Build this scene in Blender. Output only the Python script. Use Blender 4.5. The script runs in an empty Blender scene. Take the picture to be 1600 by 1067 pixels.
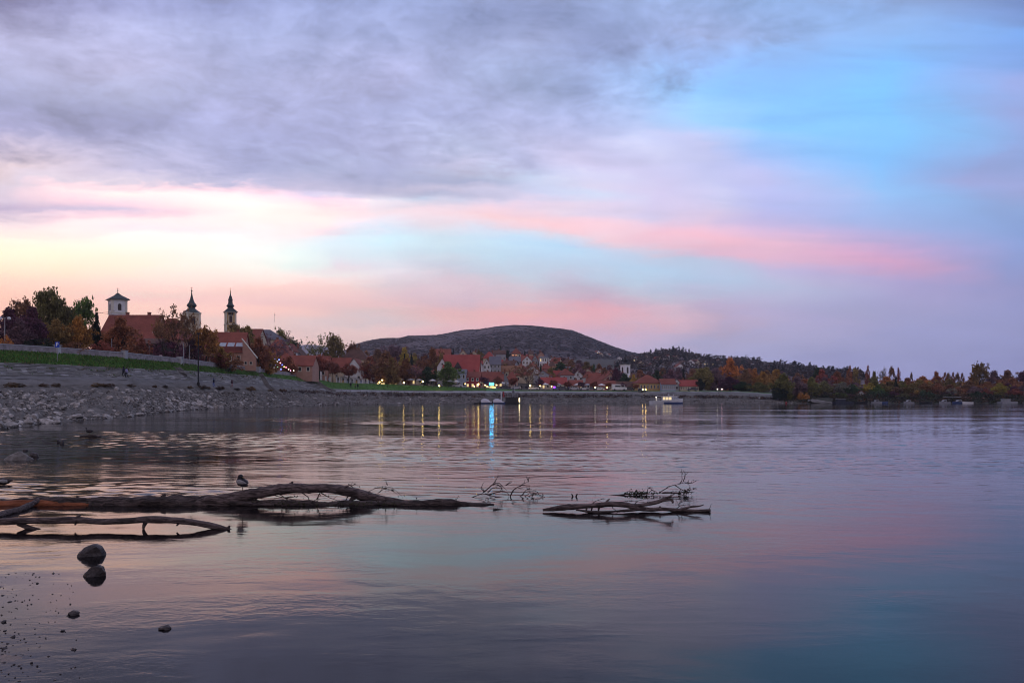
import bpy, bmesh, math, random
from mathutils import Vector, Matrix, Euler, noise
random.seed(7)
R = math.radians
SC = bpy.context.scene
COL = SC.collection
F, HZ, CH = 1244.0, 620.5, 2.2          # focal length in photo pixels, horizon row, eye height

# ---------------------------------------------------------------- camera
cam_d = bpy.data.cameras.new('camera')
cam = bpy.data.objects.new('camera', cam_d)
COL.objects.link(cam)
cam.location = (0, 0, CH)
cam.rotation_euler = (R(90), 0, 0)
cam_d.sensor_width = 36.0
cam_d.lens = 36.0 * F / 1600.0
cam_d.shift_y = (HZ - 533.5) / 1600.0
cam_d.clip_start = 0.1
cam_d.clip_end = 30000
SC.camera = cam
SC.view_settings.view_transform = 'Standard'
SC.view_settings.look = 'None'
SC.view_settings.exposure = 0.0
SC.view_settings.gamma = 1.0
SC.view_settings.use_curve_mapping = False
SC.render.engine = 'CYCLES'
SC.cycles.max_bounces = 5
SC.cycles.diffuse_bounces = 2
SC.cycles.glossy_bounces = 3
SC.cycles.transparent_max_bounces = 4
SC.cycles.volume_bounces = 0
SC.cycles.caustics_reflective = False
SC.cycles.caustics_refractive = False
SC.cycles.sample_clamp_indirect = 6.0
SC.cycles.use_denoising = True
SC.cycles.pixel_filter_type = 'BLACKMAN_HARRIS'
SC.cycles.filter_width = 1.05

def lin(c):
    return tuple(((v/255.0)/12.92 if v/255.0 <= 0.04045 else ((v/255.0+0.055)/1.055)**2.4) for v in c)

# ---------------------------------------------------------------- node helper
class NT:
    def __init__(s, tree): s.t = tree; s.n = tree.nodes; s.l = tree.links
    def add(s, kind, **kw):
        n = s.n.new(kind)
        for k, v in kw.items(): setattr(n, k, v)
        return n
    def put(s, sock, v):
        if hasattr(v, 'is_linked') or isinstance(v, bpy.types.NodeSocket): s.l.new(v, sock)
        else:
            sock.default_value = v
    def math(s, op, a, b=0.0, c=0.0, clamp=False):
        n = s.add('ShaderNodeMath', operation=op, use_clamp=clamp)
        s.put(n.inputs[0], a); s.put(n.inputs[1], b); s.put(n.inputs[2], c)
        return n.outputs[0]
    def mr(s, v, a, b, c=0.0, d=1.0, smooth=False):
        n = s.add('ShaderNodeMapRange', interpolation_type='SMOOTHSTEP' if smooth else 'LINEAR')
        for i, x in enumerate((v, a, b, c, d)): s.put(n.inputs[i], x)
        return n.outputs[0]
    def mix(s, f, a, b, blend='MIX'):
        n = s.add('ShaderNodeMix', data_type='RGBA', blend_type=blend)
        s.put(n.inputs[0], f)
        for sock, v in ((n.inputs[6], a), (n.inputs[7], b)):
            if isinstance(v, tuple) and len(v) == 3: v = v + (1,)
            s.put(sock, v)
        return n.outputs[2]
    def noise(s, vec, scale=5.0, detail=2.0, rough=0.5, dist=0.0):
        n = s.add('ShaderNodeTexNoise')
        if vec is not None: s.l.new(vec, n.inputs['Vector'])
        n.inputs['Scale'].default_value = scale; n.inputs['Detail'].default_value = detail
        n.inputs['Roughness'].default_value = rough; n.inputs['Distortion'].default_value = dist
        return n.outputs['Fac']
    def xyz(s, x, y, z):
        n = s.add('ShaderNodeCombineXYZ')
        for i, v in enumerate((x, y, z)): s.put(n.inputs[i], v)
        return n.outputs[0]
    def mapping(s, vec, loc=(0,0,0), rot=(0,0,0), scale=(1,1,1)):
        n = s.add('ShaderNodeMapping')
        s.l.new(vec, n.inputs[0])
        n.inputs[1].default_value = loc; n.inputs[2].default_value = rot; n.inputs[3].default_value = scale
        return n.outputs[0]
    def ramp(s, fac, stops):
        n = s.add('ShaderNodeValToRGB')
        if fac is not None: s.l.new(fac, n.inputs[0])
        e = n.color_ramp.elements
        while len(e) < len(stops): e.new(0.5)
        for el, (p, c) in zip(e, stops):
            el.position = p
            el.color = tuple(c) + (1,) if len(c) == 3 else c
        return n.outputs[0]

# ---------------------------------------------------------------- sky
SUN_EL, SUN_AZ = 2.0, -34.0              # the glow of the low sun stands beyond the left edge
SKY = {   # photo column: (photo row, colour) of the evening sky from the zenith side down to the horizon
 0:   [(-400,(120,128,172)),(-120,(126,132,176)),(0,(132,132,172)),(60,(168,168,208)),(110,(164,168,208)),(160,(140,146,188)),(205,(146,148,192)),(240,(198,184,206)),(265,(226,204,212)),(292,(214,200,216)),(312,(206,192,212)),(328,(172,160,192)),(345,(240,226,230)),(370,(255,252,232)),(395,(255,250,214)),(420,(255,232,200)),(450,(255,212,184)),(490,(255,196,166)),(540,(255,190,158)),(610,(250,184,160))],
 200: [(-400,(122,132,178)),(-120,(132,140,186)),(0,(144,150,196)),(55,(166,170,214)),(100,(180,180,220)),(140,(168,174,214)),(185,(148,154,200)),(230,(164,168,210)),(268,(186,182,216)),(290,(222,208,224)),(303,(255,244,240)),(330,(200,188,212)),(346,(250,236,236)),(362,(236,224,230)),(378,(255,255,242)),(412,(255,246,222)),(440,(248,222,210)),(455,(246,220,206)),(466,(251,209,198)),(482,(252,211,189)),(530,(252,204,180)),(610,(247,192,172))],
 400: [(-400,(122,134,182)),(-120,(134,144,190)),(0,(146,156,202)),(60,(150,160,206)),(120,(156,162,206)),(175,(162,166,212)),(220,(148,154,200)),(262,(154,160,204)),(286,(184,182,216)),(302,(250,240,242)),(322,(255,255,246)),(346,(255,244,240)),(366,(240,240,240)),(390,(234,250,246)),(415,(236,248,240)),(440,(243,228,218)),(452,(250,217,204)),(475,(243,203,198)),(488,(249,205,191)),(503,(233,202,193)),(530,(240,200,190)),(610,(236,190,184))],
 500: [(-400,(122,136,184)),(-120,(135,147,194)),(0,(148,160,206)),(60,(148,159,206)),(120,(161,166,210)),(178,(158,164,210)),(225,(157,162,208)),(258,(160,168,208)),(288,(188,182,214)),(304,(214,204,230)),(316,(250,226,231)),(332,(255,246,241)),(346,(254,244,239)),(356,(236,221,229)),(366,(222,232,243)),(386,(215,233,242)),(402,(220,229,236)),(416,(229,217,224)),(431,(236,228,226)),(448,(246,216,210)),(465,(245,208,203)),(480,(240,201,197)),(505,(227,201,198)),(545,(234,198,194)),(610,(230,188,190))],
 600: [(-400,(122,138,188)),(-120,(136,150,198)),(0,(150,164,210)),(60,(146,158,206)),(120,(166,170,216)),(180,(154,162,208)),(230,(166,170,212)),(270,(158,164,206)),(295,(190,188,216)),(312,(236,226,236)),(330,(240,226,232)),(350,(216,230,246)),(375,(204,236,248)),(402,(206,222,232)),(430,(224,216,224)),(447,(230,213,219)),(468,(244,205,205)),(482,(230,204,201)),(506,(219,200,203)),(520,(236,203,199)),(545,(232,196,194)),(610,(226,188,194))],
 700: [(-400,(122,140,190)),(-120,(135,151,199)),(0,(148,162,208)),(60,(148,160,207)),(120,(158,168,213)),(180,(160,168,214)),(238,(168,176,212)),(256,(190,188,220)),(266,(184,189,220)),(276,(161,170,206)),(290,(198,191,218)),(298,(176,179,209)),(308,(196,208,232)),(320,(226,216,231)),(331,(249,223,231)),(345,(239,229,239)),(356,(225,231,243)),(368,(208,229,241)),(388,(205,228,241)),(402,(204,216,229)),(416,(201,208,223)),(431,(211,201,213)),(446,(225,199,211)),(463,(223,196,210)),(479,(244,191,190)),(496,(241,190,187)),(540,(228,190,204)),(610,(214,182,201))],
 800: [(-400,(122,142,192)),(-120,(134,152,200)),(0,(146,160,206)),(60,(150,162,208)),(120,(150,166,210)),(180,(166,174,220)),(228,(164,168,206)),(260,(172,176,216)),(278,(192,206,236)),(300,(206,210,240)),(320,(236,212,230)),(340,(250,212,216)),(360,(216,228,246)),(376,(196,228,250)),(402,(194,222,240)),(432,(196,210,226)),(462,(226,200,210)),(486,(253,190,187)),(506,(244,182,190)),(535,(226,184,202)),(610,(206,174,200))],
 900: [(-400,(120,145,196)),(-120,(134,155,203)),(0,(148,165,211)),(60,(150,164,210)),(120,(156,173,218)),(180,(174,186,230)),(238,(186,186,221)),(260,(206,201,233)),(276,(216,216,246)),(291,(222,216,241)),(306,(211,221,248)),(321,(229,213,233)),(336,(232,215,232)),(350,(252,207,214)),(360,(250,207,214)),(369,(219,221,236)),(381,(186,223,251)),(396,(190,221,246)),(411,(190,211,233)),(431,(195,201,221)),(451,(196,182,202)),(465,(207,173,193)),(476,(241,173,182)),(496,(239,177,185)),(530,(206,178,204)),(610,(188,168,200))],
 1000:[(-400,(118,148,200)),(-120,(134,158,206)),(0,(150,170,216)),(60,(150,166,212)),(120,(158,188,238)),(160,(170,198,246)),(200,(190,203,244)),(232,(210,213,246)),(262,(206,205,241)),(300,(210,202,236)),(340,(216,206,236)),(358,(244,206,220)),(378,(245,208,218)),(398,(200,212,236)),(422,(180,210,236)),(450,(186,206,226)),(476,(222,192,208)),(500,(226,186,200)),(535,(190,176,206)),(610,(170,164,200))],
 1100:[(-400,(115,150,204)),(-120,(131,161,210)),(0,(146,170,218)),(45,(162,179,226)),(100,(150,181,236)),(140,(145,200,253)),(188,(160,210,255)),(220,(195,200,239)),(260,(190,195,236)),(310,(205,205,240)),(345,(226,201,226)),(370,(248,192,207)),(394,(226,191,213)),(406,(186,201,226)),(440,(176,200,226)),(475,(196,178,206)),(502,(190,166,190)),(532,(168,164,198)),(610,(160,158,197))],
 1200:[(-400,(112,152,208)),(-120,(128,164,214)),(0,(140,170,220)),(50,(150,176,226)),(100,(140,186,246)),(150,(134,196,255)),(200,(136,200,255)),(240,(164,192,246)),(280,(190,192,236)),(320,(184,190,240)),(350,(202,186,226)),(380,(236,188,210)),(402,(234,186,208)),(422,(196,186,220)),(452,(180,186,216)),(490,(180,170,206)),(535,(166,166,206)),(610,(152,154,196))],
 1400:[(-400,(106,146,206)),(-120,(122,154,210)),(0,(136,164,214)),(50,(138,180,236)),(100,(126,190,255)),(150,(124,196,255)),(200,(130,200,255)),(250,(126,192,252)),(300,(140,190,242)),(350,(160,180,230)),(382,(186,166,210)),(408,(216,162,196)),(438,(172,160,206)),(490,(156,156,200)),(535,(146,150,196)),(610,(134,138,186))],
 1600:[(-400,(100,134,192)),(-120,(106,136,192)),(0,(112,138,194)),(30,(116,146,204)),(60,(118,164,230)),(100,(130,166,230)),(132,(150,164,220)),(180,(148,164,218)),(222,(140,166,220)),(290,(152,162,212)),(320,(138,166,216)),(360,(130,160,216)),(410,(136,152,206)),(450,(144,146,196)),(500,(134,140,190)),(560,(124,130,180)),(610,(120,126,176))],
}
def sky_lin(k, r, c):
    if k <= 800 and 20 <= r <= 292:            # cloud deck made paler and less saturated
        c = tuple(.86*v + .14*w for v, w in zip(c, (225, 228, 240)))
    if r < 0: c = tuple(.45*v + .55*w for v, w in zip(c, (192, 186, 208)))      # the same lit cloud sheet goes on overhead
    q = lin(c)
    e = sstep0(236, 253, c[0]) * (1 if k <= 650 else .25)       # the afterglow is redder than the picture's white can show
    return (q[0]*(1.12 + .50*e), q[1]*(1.12 - .05*e), q[2]*(1.12 - .07*e)) if k <= 650 and 296 < r < 445 else (q[0]*(1 + .12*e), q[1], q[2])
def sstep0(a, b, x):
    t = min(1, max(0, (x-a)/(b-a))); return t*t*(3-2*t)
def build_sky():
    w = bpy.data.worlds.new('World'); SC.world = w; w.use_nodes = True
    g = NT(w.node_tree); g.n.clear()
    tc = g.add('ShaderNodeTexCoord')
    sp = g.add('ShaderNodeSeparateXYZ'); g.l.new(tc.outputs['Generated'], sp.inputs[0])
    x, y, z = sp.outputs
    hor = g.math('MAXIMUM', g.math('SQRT', g.math('ADD', g.math('MULTIPLY', x, x), g.math('MULTIPLY', y, y))), 0.001)
    ya = g.math('MAXIMUM', g.math('ABSOLUTE', y), 0.06)
    u = g.math('MINIMUM', g.math('MAXIMUM', g.math('DIVIDE', x, ya), -1.5), 1.5)       # tangent of azimuth
    v = g.math('DIVIDE', g.math('ABSOLUTE', z), g.math('MAXIMUM', ya, g.math('MULTIPLY', hor, 0.55)))
    # cloud-sheet coordinates: the direction met with a flat layer overhead
    zz = g.math('ADD', g.math('ABSOLUTE', z), 0.20)
    pl = g.xyz(g.math('DIVIDE', x, zz), g.math('DIVIDE', y, zz), 0.0)
    streak = g.mapping(pl, rot=(0, 0, R(-30)), scale=(1.15, 1.0, 1))
    n1 = g.noise(streak, 2.9, 10, 0.62, 0.6)
    n2 = g.noise(g.mapping(pl, loc=(3.1, 7.7, 0), rot=(0, 0, R(-22)), scale=(1.1, 1.2, 1)), 7.5, 8, 0.62, 0.5)
    n3 = g.noise(g.mapping(pl, loc=(9.1, 2.3, 0), rot=(0, 0, R(-40)), scale=(0.7, 1.1, 1)), 1.3, 5, 0.55, 0.5)
    flat = g.noise(g.mapping(g.xyz(u, v, 0.0), loc=(1.7, 0.4, 0), rot=(0, 0, R(7)), scale=(2.0, 15.0, 1)), 1.7, 8, 0.6, 0.4)
    n4 = g.noise(g.mapping(pl, loc=(5.2, 1.1, 0), rot=(0, 0, R(-28)), scale=(0.8, 1.3, 1)), 19.0, 6, 0.62, 0.7)
    # cloud deck mask: upper left, its right border running up to the upper right corner
    row = g.math('MULTIPLY_ADD', v, -F, HZ)
    pxv = g.math('MULTIPLY_ADD', u, F, 800.0)
    edge = g.math('MINIMUM', 292.0, g.math('MULTIPLY_ADD', pxv, -0.44, 640.0))
    deck0 = g.mr(g.math('SUBTRACT', edge, row), -30, 60, 0, 1, True)
    wob = g.math('MULTIPLY', g.math('SUBTRACT', n1, 0.5), g.math('MULTIPLY_ADD', deck0, 74.0, 26.0))
    wob = g.math('ADD', wob, g.math('MULTIPLY', g.math('SUBTRACT', flat, 0.5), 40.0))
    wob = g.math('ADD', wob, g.math('MULTIPLY', g.math('SUBTRACT', n4, 0.5), g.math('MULTIPLY_ADD', deck0, 16.0, 9.0)))
    wob = g.math('ADD', wob, g.math('MULTIPLY', g.math('SUBTRACT', n2, 0.5), g.math('MULTIPLY_ADD', deck0, 34.0, 12.0)))
    row = g.math('ADD', row, wob)
    pxw = g.math('ADD', pxv, g.math('MULTIPLY', g.math('ADD', g.math('SUBTRACT', n3, 0.5), g.math('MULTIPLY', g.math('SUBTRACT', n1, 0.5), 0.6)), 300.0))
    shear = g.math('MULTIPLY', g.math('MAXIMUM', g.math('SUBTRACT', pxw, 700.0), 0.0), 0.10)
    t = g.mr(g.math('SUBTRACT', row, shear), -500, 630)
    prev, pk = None, None
    for k in sorted(SKY):
        sh = 0.10 * max(k - 700, 0)
        st = [((r - sh + 500) / 1130.0, sky_lin(k, r, c)) for r, c in SKY[k]]
        c = g.ramp(t, st)
        prev = c if prev is None else g.mix(g.mr(pxw, pk, k, 0, 1), prev, c)
        pk = k
    # light and dark of the cloud deck
    tone = g.math('ADD', g.math('MULTIPLY', g.math('SUBTRACT', n1, 0.5), 1.0), g.math('MULTIPLY', g.math('SUBTRACT', n2, 0.5), 0.75))
    tone = g.math('ADD', tone, g.math('MULTIPLY', g.math('SUBTRACT', n3, 0.5), 0.35))
    tone = g.math('ADD', tone, g.math('MULTIPLY', g.math('SUBTRACT', n4, 0.5), 0.34))
    deck = g.mr(g.math('SUBTRACT', edge, row), -10, 60, 0.06, 1, True)
    mul = g.math('MULTIPLY_ADD', tone, g.math('MULTIPLY', deck, 1.0), 1.0)
    mul = g.math('ADD', mul, g.math('MULTIPLY', g.math('SUBTRACT', flat, 0.5), g.math('MULTIPLY_ADD', deck, -0.34, 0.46)))
    vm = g.add('ShaderNodeVectorMath', operation='SCALE'); g.l.new(prev, vm.inputs[0]); g.l.new(mul, vm.inputs[3])
    col = vm.outputs[0]
    # unseen eastern sky behind the camera: even pale mauve, brightened to light the land
    col = g.mix(g.mr(y, 0.15, -0.5, 0, 1, True), col, lin((186, 176, 196)))
    s10 = g.add('ShaderNodeVectorMath', operation='SCALE'); g.l.new(col, s10.inputs[0]); s10.inputs[3].default_value = 10.0
    sk = g.add('ShaderNodeTexSky', sky_type='NISHITA', sun_disc=False)
    sk.sun_elevation = R(SUN_EL); sk.sun_rotation = R(SUN_AZ); sk.altitude = 100
    skc = g.add('ShaderNodeVectorMath', operation='MINIMUM'); g.l.new(sk.outputs[0], skc.inputs[0]); skc.inputs[1].default_value = (9, 9, 9)
    fin = g.mix(0.07, s10.outputs[0], skc.outputs[0])
    bg = g.add('ShaderNodeBackground'); g.l.new(fin, bg.inputs[0]); bg.inputs[1].default_value = 0.124
    out = g.add('ShaderNodeOutputWorld'); g.l.new(bg.outputs[0], out.inputs[0])
build_sky()

sun_d = bpy.data.lights.new('sun', 'SUN')
sun_d.energy = 0.10; sun_d.angle = R(6); sun_d.color = (1.0, 0.78, 0.66)
sun_o = bpy.data.objects.new('sun', sun_d); COL.objects.link(sun_o)
_sd = Vector((math.sin(R(SUN_AZ))*math.cos(R(SUN_EL)), math.cos(R(SUN_AZ))*math.cos(R(SUN_EL)), math.sin(R(SUN_EL))))
sun_o.rotation_euler = _sd.to_track_quat('Z', 'Y').to_euler()
sun_o.location = (-40, 60, 60)

# ---------------------------------------------------------------- scene helpers
def tag(o, label=None, cat=None, group=None, kind=None):
    if label: o['label'] = label
    if cat: o['category'] = cat
    if group: o['group'] = group
    if kind: o['kind'] = kind
    return o
def empty(name, loc, rz=0.0):
    o = bpy.data.objects.new(name, None); COL.objects.link(o)
    o.location = loc; o.rotation_euler = (0, 0, rz); o.empty_display_size = 0.2
    return o
def link_mesh(name, me, parent=None, loc=None):
    o = bpy.data.objects.new(name, me); COL.objects.link(o)
    if parent is not None: o.parent = parent
    if loc is not None: o.location = loc
    return o
def copy_tree(o, parent=None):
    c = o.copy(); COL.objects.link(c)
    if parent is not None: c.parent = parent
    for ch in list(o.children): copy_tree(ch, c)
    return c
def at(px, py, d):
    return Vector(((px - 800.0) / F * d, d, CH + (HZ - py) / F * d))
def dwater(py):
    return CH * F / (py - HZ)
def lerp(a, b, t): return a + (b - a) * t
def interp(tab, x):
    if x <= tab[0][0]: return tab[0][1]
    for (a, va), (b, vb) in zip(tab, tab[1:]):
        if x <= b:
            t = (x - a) / (b - a)
            if isinstance(va, (tuple, list)): return [lerp(p, q, t) for p, q in zip(va, vb)]
            return lerp(va, vb, t)
    return tab[-1][1]
def sstep(a, b, x):
    t = min(1, max(0, (x - a) / (b - a))); return t * t * (3 - 2 * t)

class MB:
    """collects geometry for one mesh"""
    def __init__(s): s.v = []; s.f = []; s.mi = []; s.m = 0
    def add(s, vs, fs):
        b = len(s.v); s.v += [tuple(p) for p in vs]
        for f in fs: s.f.append(tuple(i + b for i in f)); s.mi.append(s.m)
    def box(s, c, size, rz=0.0, taper=1.0):
        x, y, z = (q / 2 for q in size); cs, sn = math.cos(rz), math.sin(rz)
        vs = []
        for dz in (-z, z):
            k = 1 if dz < 0 else taper
            for dx, dy in ((-x, -y), (x, -y), (x, y), (-x, y)):
                dx *= k; dy *= k
                vs.append((c[0] + dx*cs - dy*sn, c[1] + dx*sn + dy*cs, c[2] + dz))
        s.add(vs, [(3,2,1,0),(4,5,6,7),(0,1,5,4),(1,2,6,5),(2,3,7,6),(3,0,4,7)])
    def prism(s, pts, y0, y1):
        """closed outline in x,z pushed along y"""
        n = len(pts)
        vs = [(x, y0, z) for x, z in pts] + [(x, y1, z) for x, z in pts]
        fs = [tuple(range(n)), tuple(range(2*n-1, n-1, -1))]
        fs += [((i+1) % n, i, n+i, n+(i+1) % n) for i in range(n)]
        s.add(vs, fs)
    def tube(s, pts, rad, n=6, cap=True, jit=0.0):
        rings = []
        pts = [Vector(p) for p in pts]
        rf = rad if callable(rad) else (lambda t: rad)
        N = len(pts); up = Vector((0, 0, 1))
        a = None
        for i, p in enumerate(pts):
            d = (pts[min(i+1, N-1)] - pts[max(i-1, 0)])
            if d.length < 1e-9: d = Vector((0, 0, 1))
            d.normalize()
            if a is None:
                a = d.cross(up if abs(d.z) < 0.9 else Vector((1, 0, 0))).normalized()
            else:
                a = (a - d * a.dot(d))
                a = a.normalized() if a.length > 1e-6 else d.orthogonal().normalized()
            b = d.cross(a)
            r = rf(i / max(1, N-1))
            rings.append([p + (a*math.cos(k*2*math.pi/n) + b*math.sin(k*2*math.pi/n)) * r * (1 + (random.uniform(-jit, jit) if jit else 0)) for k in range(n)])
        vs = [q for rg in rings for q in rg]
        fs = []
        for i in range(N-1):
            for k in range(n):
                fs.append((i*n+k, i*n+(k+1) % n, (i+1)*n+(k+1) % n, (i+1)*n+k))
        if cap:
            fs.append(tuple(range(n-1, -1, -1))); fs.append(tuple((N-1)*n+k for k in range(n)))
        s.add(vs, fs)
    def lathe(s, prof, n=12, c=(0,0,0), rot=0.0, sq=False):
        """profile of (radius, z); sq = square plan whose flats face +-x, +-y when rot=0"""
        vs, fs = [], []
        if sq: n = 4
        for r, z in prof:
            rr = r * (math.sqrt(2) if sq else 1)
            for k in range(n):
                t = rot + (k + (0.5 if sq else 0)) * 2 * math.pi / n
                vs.append((c[0] + rr*math.cos(t), c[1] + rr*math.sin(t), c[2] + z))
        for i in range(len(prof)-1):
            for k in range(n):
                fs.append((i*n+k, i*n+(k+1) % n, (i+1)*n+(k+1) % n, (i+1)*n+k))
        fs.append(tuple(range(n-1, -1, -1))); fs.append(tuple((len(prof)-1)*n+k for k in range(n)))
        s.add(vs, fs)
    def ball(s, c, r, seg=8, rings=5):
        prof = []
        rx = r if isinstance(r, (tuple, list)) else (r, r, r)
        vs, fs = [(c[0], c[1], c[2]-rx[2])], []
        for i in range(1, rings):
            ph = -math.pi/2 + math.pi*i/rings
            for k in range(seg):
                th = 2*math.pi*k/seg
                vs.append((c[0]+rx[0]*math.cos(ph)*math.cos(th), c[1]+rx[1]*math.cos(ph)*math.sin(th), c[2]+rx[2]*math.sin(ph)))
        vs.append((c[0], c[1], c[2]+rx[2])); T = len(vs)-1
        for k in range(seg): fs.append((0, 1+(k+1) % seg, 1+k)); fs.append((T, T-seg+k, T-seg+(k+1) % seg))
        for i in range(rings-2):
            for k in range(seg):
                a = 1+i*seg
                fs.append((a+k, a+(k+1) % seg, a+seg+(k+1) % seg, a+seg+k))
        s.add(vs, fs)
    def mesh(s, name, mats, smooth=False):
        me = bpy.data.meshes.new(name); me.from_pydata(s.v, [], s.f)
        for m in (mats if isinstance(mats, (list, tuple)) else [mats]): me.materials.append(m)
        if any(s.mi): me.polygons.foreach_set('material_index', s.mi)
        if smooth: me.polygons.foreach_set('use_smooth', [True]*len(me.polygons))
        me.update()
        return me
    def build(s, name, mats, parent=None, loc=None, smooth=False):
        return link_mesh(name, s.mesh(name, mats, smooth), parent, loc)

# ---------------------------------------------------------------- materials
MATS = {}
def mat(name, col, rough=0.8, var=0.25, scale=2.0, bump=0.0, bscale=8.0, col2=None, detail=4, spec=0.3, metal=0.0, stretch=(1,1,1), objcol=False):
    if name in MATS: return MATS[name]
    m = bpy.data.materials.new(name); m.use_nodes = True
    g = NT(m.node_tree); b = g.n['Principled BSDF']
    tc = g.add('ShaderNodeTexCoord')
    geo = g.add('ShaderNodeNewGeometry')
    vec = g.mapping(geo.outputs['Position'], scale=stretch)
    n = g.noise(vec, scale, detail, 0.6)
    c2 = col2 if col2 else tuple(min(1, v*(1+var)) for v in col)
    c1 = tuple(v*(1-var) for v in col) if not col2 else col
    c = g.mix(g.mr(n, 0.32, 0.68, 0, 1), c1, c2)
    if objcol:
        oi = g.add('ShaderNodeObjectInfo')
        c = g.mix(1.0, c, oi.outputs['Color'], 'MULTIPLY')
    g.l.new(c, b.inputs['Base Color'])
    b.inputs['Roughness'].default_value = rough
    b.inputs['Specular IOR Level'].default_value = spec
    b.inputs['Metallic'].default_value = metal
    if bump:
        bn = g.add('ShaderNodeBump'); bn.inputs['Strength'].default_value = 1.0; bn.inputs['Distance'].default_value = bump
        g.l.new(g.noise(vec, bscale, 5, 0.6), bn.inputs['Height']); g.l.new(bn.outputs[0], b.inputs['Normal'])
    MATS[name] = m
    return m
def glow(name, col, strength):
    if name in MATS: return MATS[name]
    m = bpy.data.materials.new(name); m.use_nodes = True
    b = m.node_tree.nodes['Principled BSDF']
    b.inputs['Base Color'].default_value = tuple(col)+(1,)
    b.inputs['Emission Color'].default_value = tuple(col)+(1,)
    b.inputs['Emission Strength'].default_value = strength
    MATS[name] = m
    return m

def tile_mat(name, c1, c2):
    """clay roof tiles: courses and columns of relief, weathered patches"""
    if name in MATS: return MATS[name]
    m = bpy.data.materials.new(name); m.use_nodes = True
    g = NT(m.node_tree); b = g.n['Principled BSDF']
    geo = g.add('ShaderNodeNewGeometry')
    big = g.noise(geo.outputs['Position'], 0.35, 5, 0.65)
    fine = g.noise(geo.outputs['Position'], 4.0, 3, 0.6)
    c = g.mix(g.mr(big, 0.35, 0.65), c1, c2)
    c = g.mix(g.mr(fine, 0.3, 0.75, 0, 0.55), c, tuple(v*0.45 for v in c1))
    sp = g.add('ShaderNodeSeparateXYZ'); g.l.new(geo.outputs['Position'], sp.inputs[0])
    wv = g.math('ABSOLUTE', g.math('SINE', g.math('MULTIPLY', sp.outputs[2], 14.0)))
    wx = g.math('ABSOLUTE', g.math('SINE', g.math('MULTIPLY', g.math('ADD', sp.outputs[0], sp.outputs[1]), 11.0)))
    bn = g.add('ShaderNodeBump'); bn.inputs['Strength'].default_value = 0.6; bn.inputs['Distance'].default_value = 0.05
    g.l.new(g.math('ADD', wv, wx), bn.inputs['Height']); g.l.new(bn.outputs[0], b.inputs['Normal'])
    g.l.new(c, b.inputs['Base Color']); b.inputs['Roughness'].default_value = 0.85
    b.inputs['Specular IOR Level'].default_value = 0.2
    MATS[name] = m
    return m
RED = tile_mat('tile_red', (0.22, 0.066, 0.048), (0.31, 0.092, 0.064))
BRIGHT_RED = tile_mat('tile_bright_red', (0.29, 0.058, 0.052), (0.38, 0.082, 0.068))
BROWN_RED = tile_mat('tile_brown_red', (0.19, 0.06, 0.045), (0.28, 0.085, 0.06))
BROWN = tile_mat('tile_brown', (0.10, 0.055, 0.045), (0.16, 0.08, 0.06))
OCHRE_T = tile_mat('tile_ochre', (0.26, 0.13, 0.07), (0.34, 0.17, 0.09))
SLATE = tile_mat('slate_grey', (0.13, 0.13, 0.16), (0.19, 0.19, 0.22))
COPPER = mat('weathered_copper', (0.035, 0.05, 0.05), 0.5, 0.35, 1.5)
WHITE = mat('white_plaster', (0.62, 0.62, 0.62), 0.9, 0.14, 0.6, 0.02, 3)
CREAM = mat('cream_plaster', (0.50, 0.42, 0.30), 0.9, 0.15, 0.6, 0.02, 3)
YELLOW = mat('yellow_plaster', (0.46, 0.31, 0.13), 0.9, 0.15, 0.6, 0.02, 3)
PINKW = mat('pink_plaster', (0.38, 0.22, 0.17), 0.9, 0.15, 0.6, 0.02, 3)
GREYW = mat('grey_plaster', (0.30, 0.31, 0.34), 0.9, 0.15, 0.6, 0.02, 3)
BLUEW = mat('pale_blue_plaster', (0.34, 0.40, 0.50), 0.9, 0.12, 0.6, 0.02, 3)
REDW = mat('red_plaster', (0.30, 0.045, 0.05), 0.9, 0.15, 0.6, 0.02, 3)
DARKW = mat('dark_timber', (0.05, 0.038, 0.035), 0.8, 0.3, 2)
TRIM = mat('pale_trim', (0.58, 0.55, 0.46), 0.85, 0.1, 1)
GLASS = mat('dark_glass', (0.02, 0.022, 0.028), 0.12, 0.2, 1, spec=0.5)
SKYGLASS = mat('roof_glass', (0.30, 0.34, 0.38), 0.10, 0.2, 1, spec=0.8)
METAL = mat('grey_metal', (0.28, 0.29, 0.31), 0.45, 0.15, 3, metal=0.4)
BLACK = mat('black_paint', (0.014, 0.014, 0.016), 0.6, 0.2, 3)
GOLD = mat('gilt_metal', (0.40, 0.24, 0.06), 0.3, 0.1, 3, metal=0.9)
BARK = mat('tree_bark', (0.045, 0.036, 0.03), 0.95, 0.35, 5, 0.02, 12)
STONE = mat('wall_stone', (0.27, 0.24, 0.25), 0.9, 0.35, 1.3, 0.05, 4)
CONC = mat('pale_concrete', (0.36, 0.36, 0.38), 0.9, 0.2, 0.8, 0.02, 6)
LIT = glow('lit_window', (1.0, 0.72, 0.30), 0.85)
LIT_O = glow('orange_window', (1.0, 0.36, 0.12), 1.1)
LAMP_Y = glow('warm_lamp', (1.0, 0.68, 0.18), 24.0)
LAMP_W = glow('white_lamp', (1.0, 0.90, 0.66), 5.0)
LAMP_C = glow('cyan_sign_light', (0.02, 0.50, 1.0), 20.0)
LAMP_P = glow('purple_light', (0.28, 0.06, 0.8), 3.0)

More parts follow.
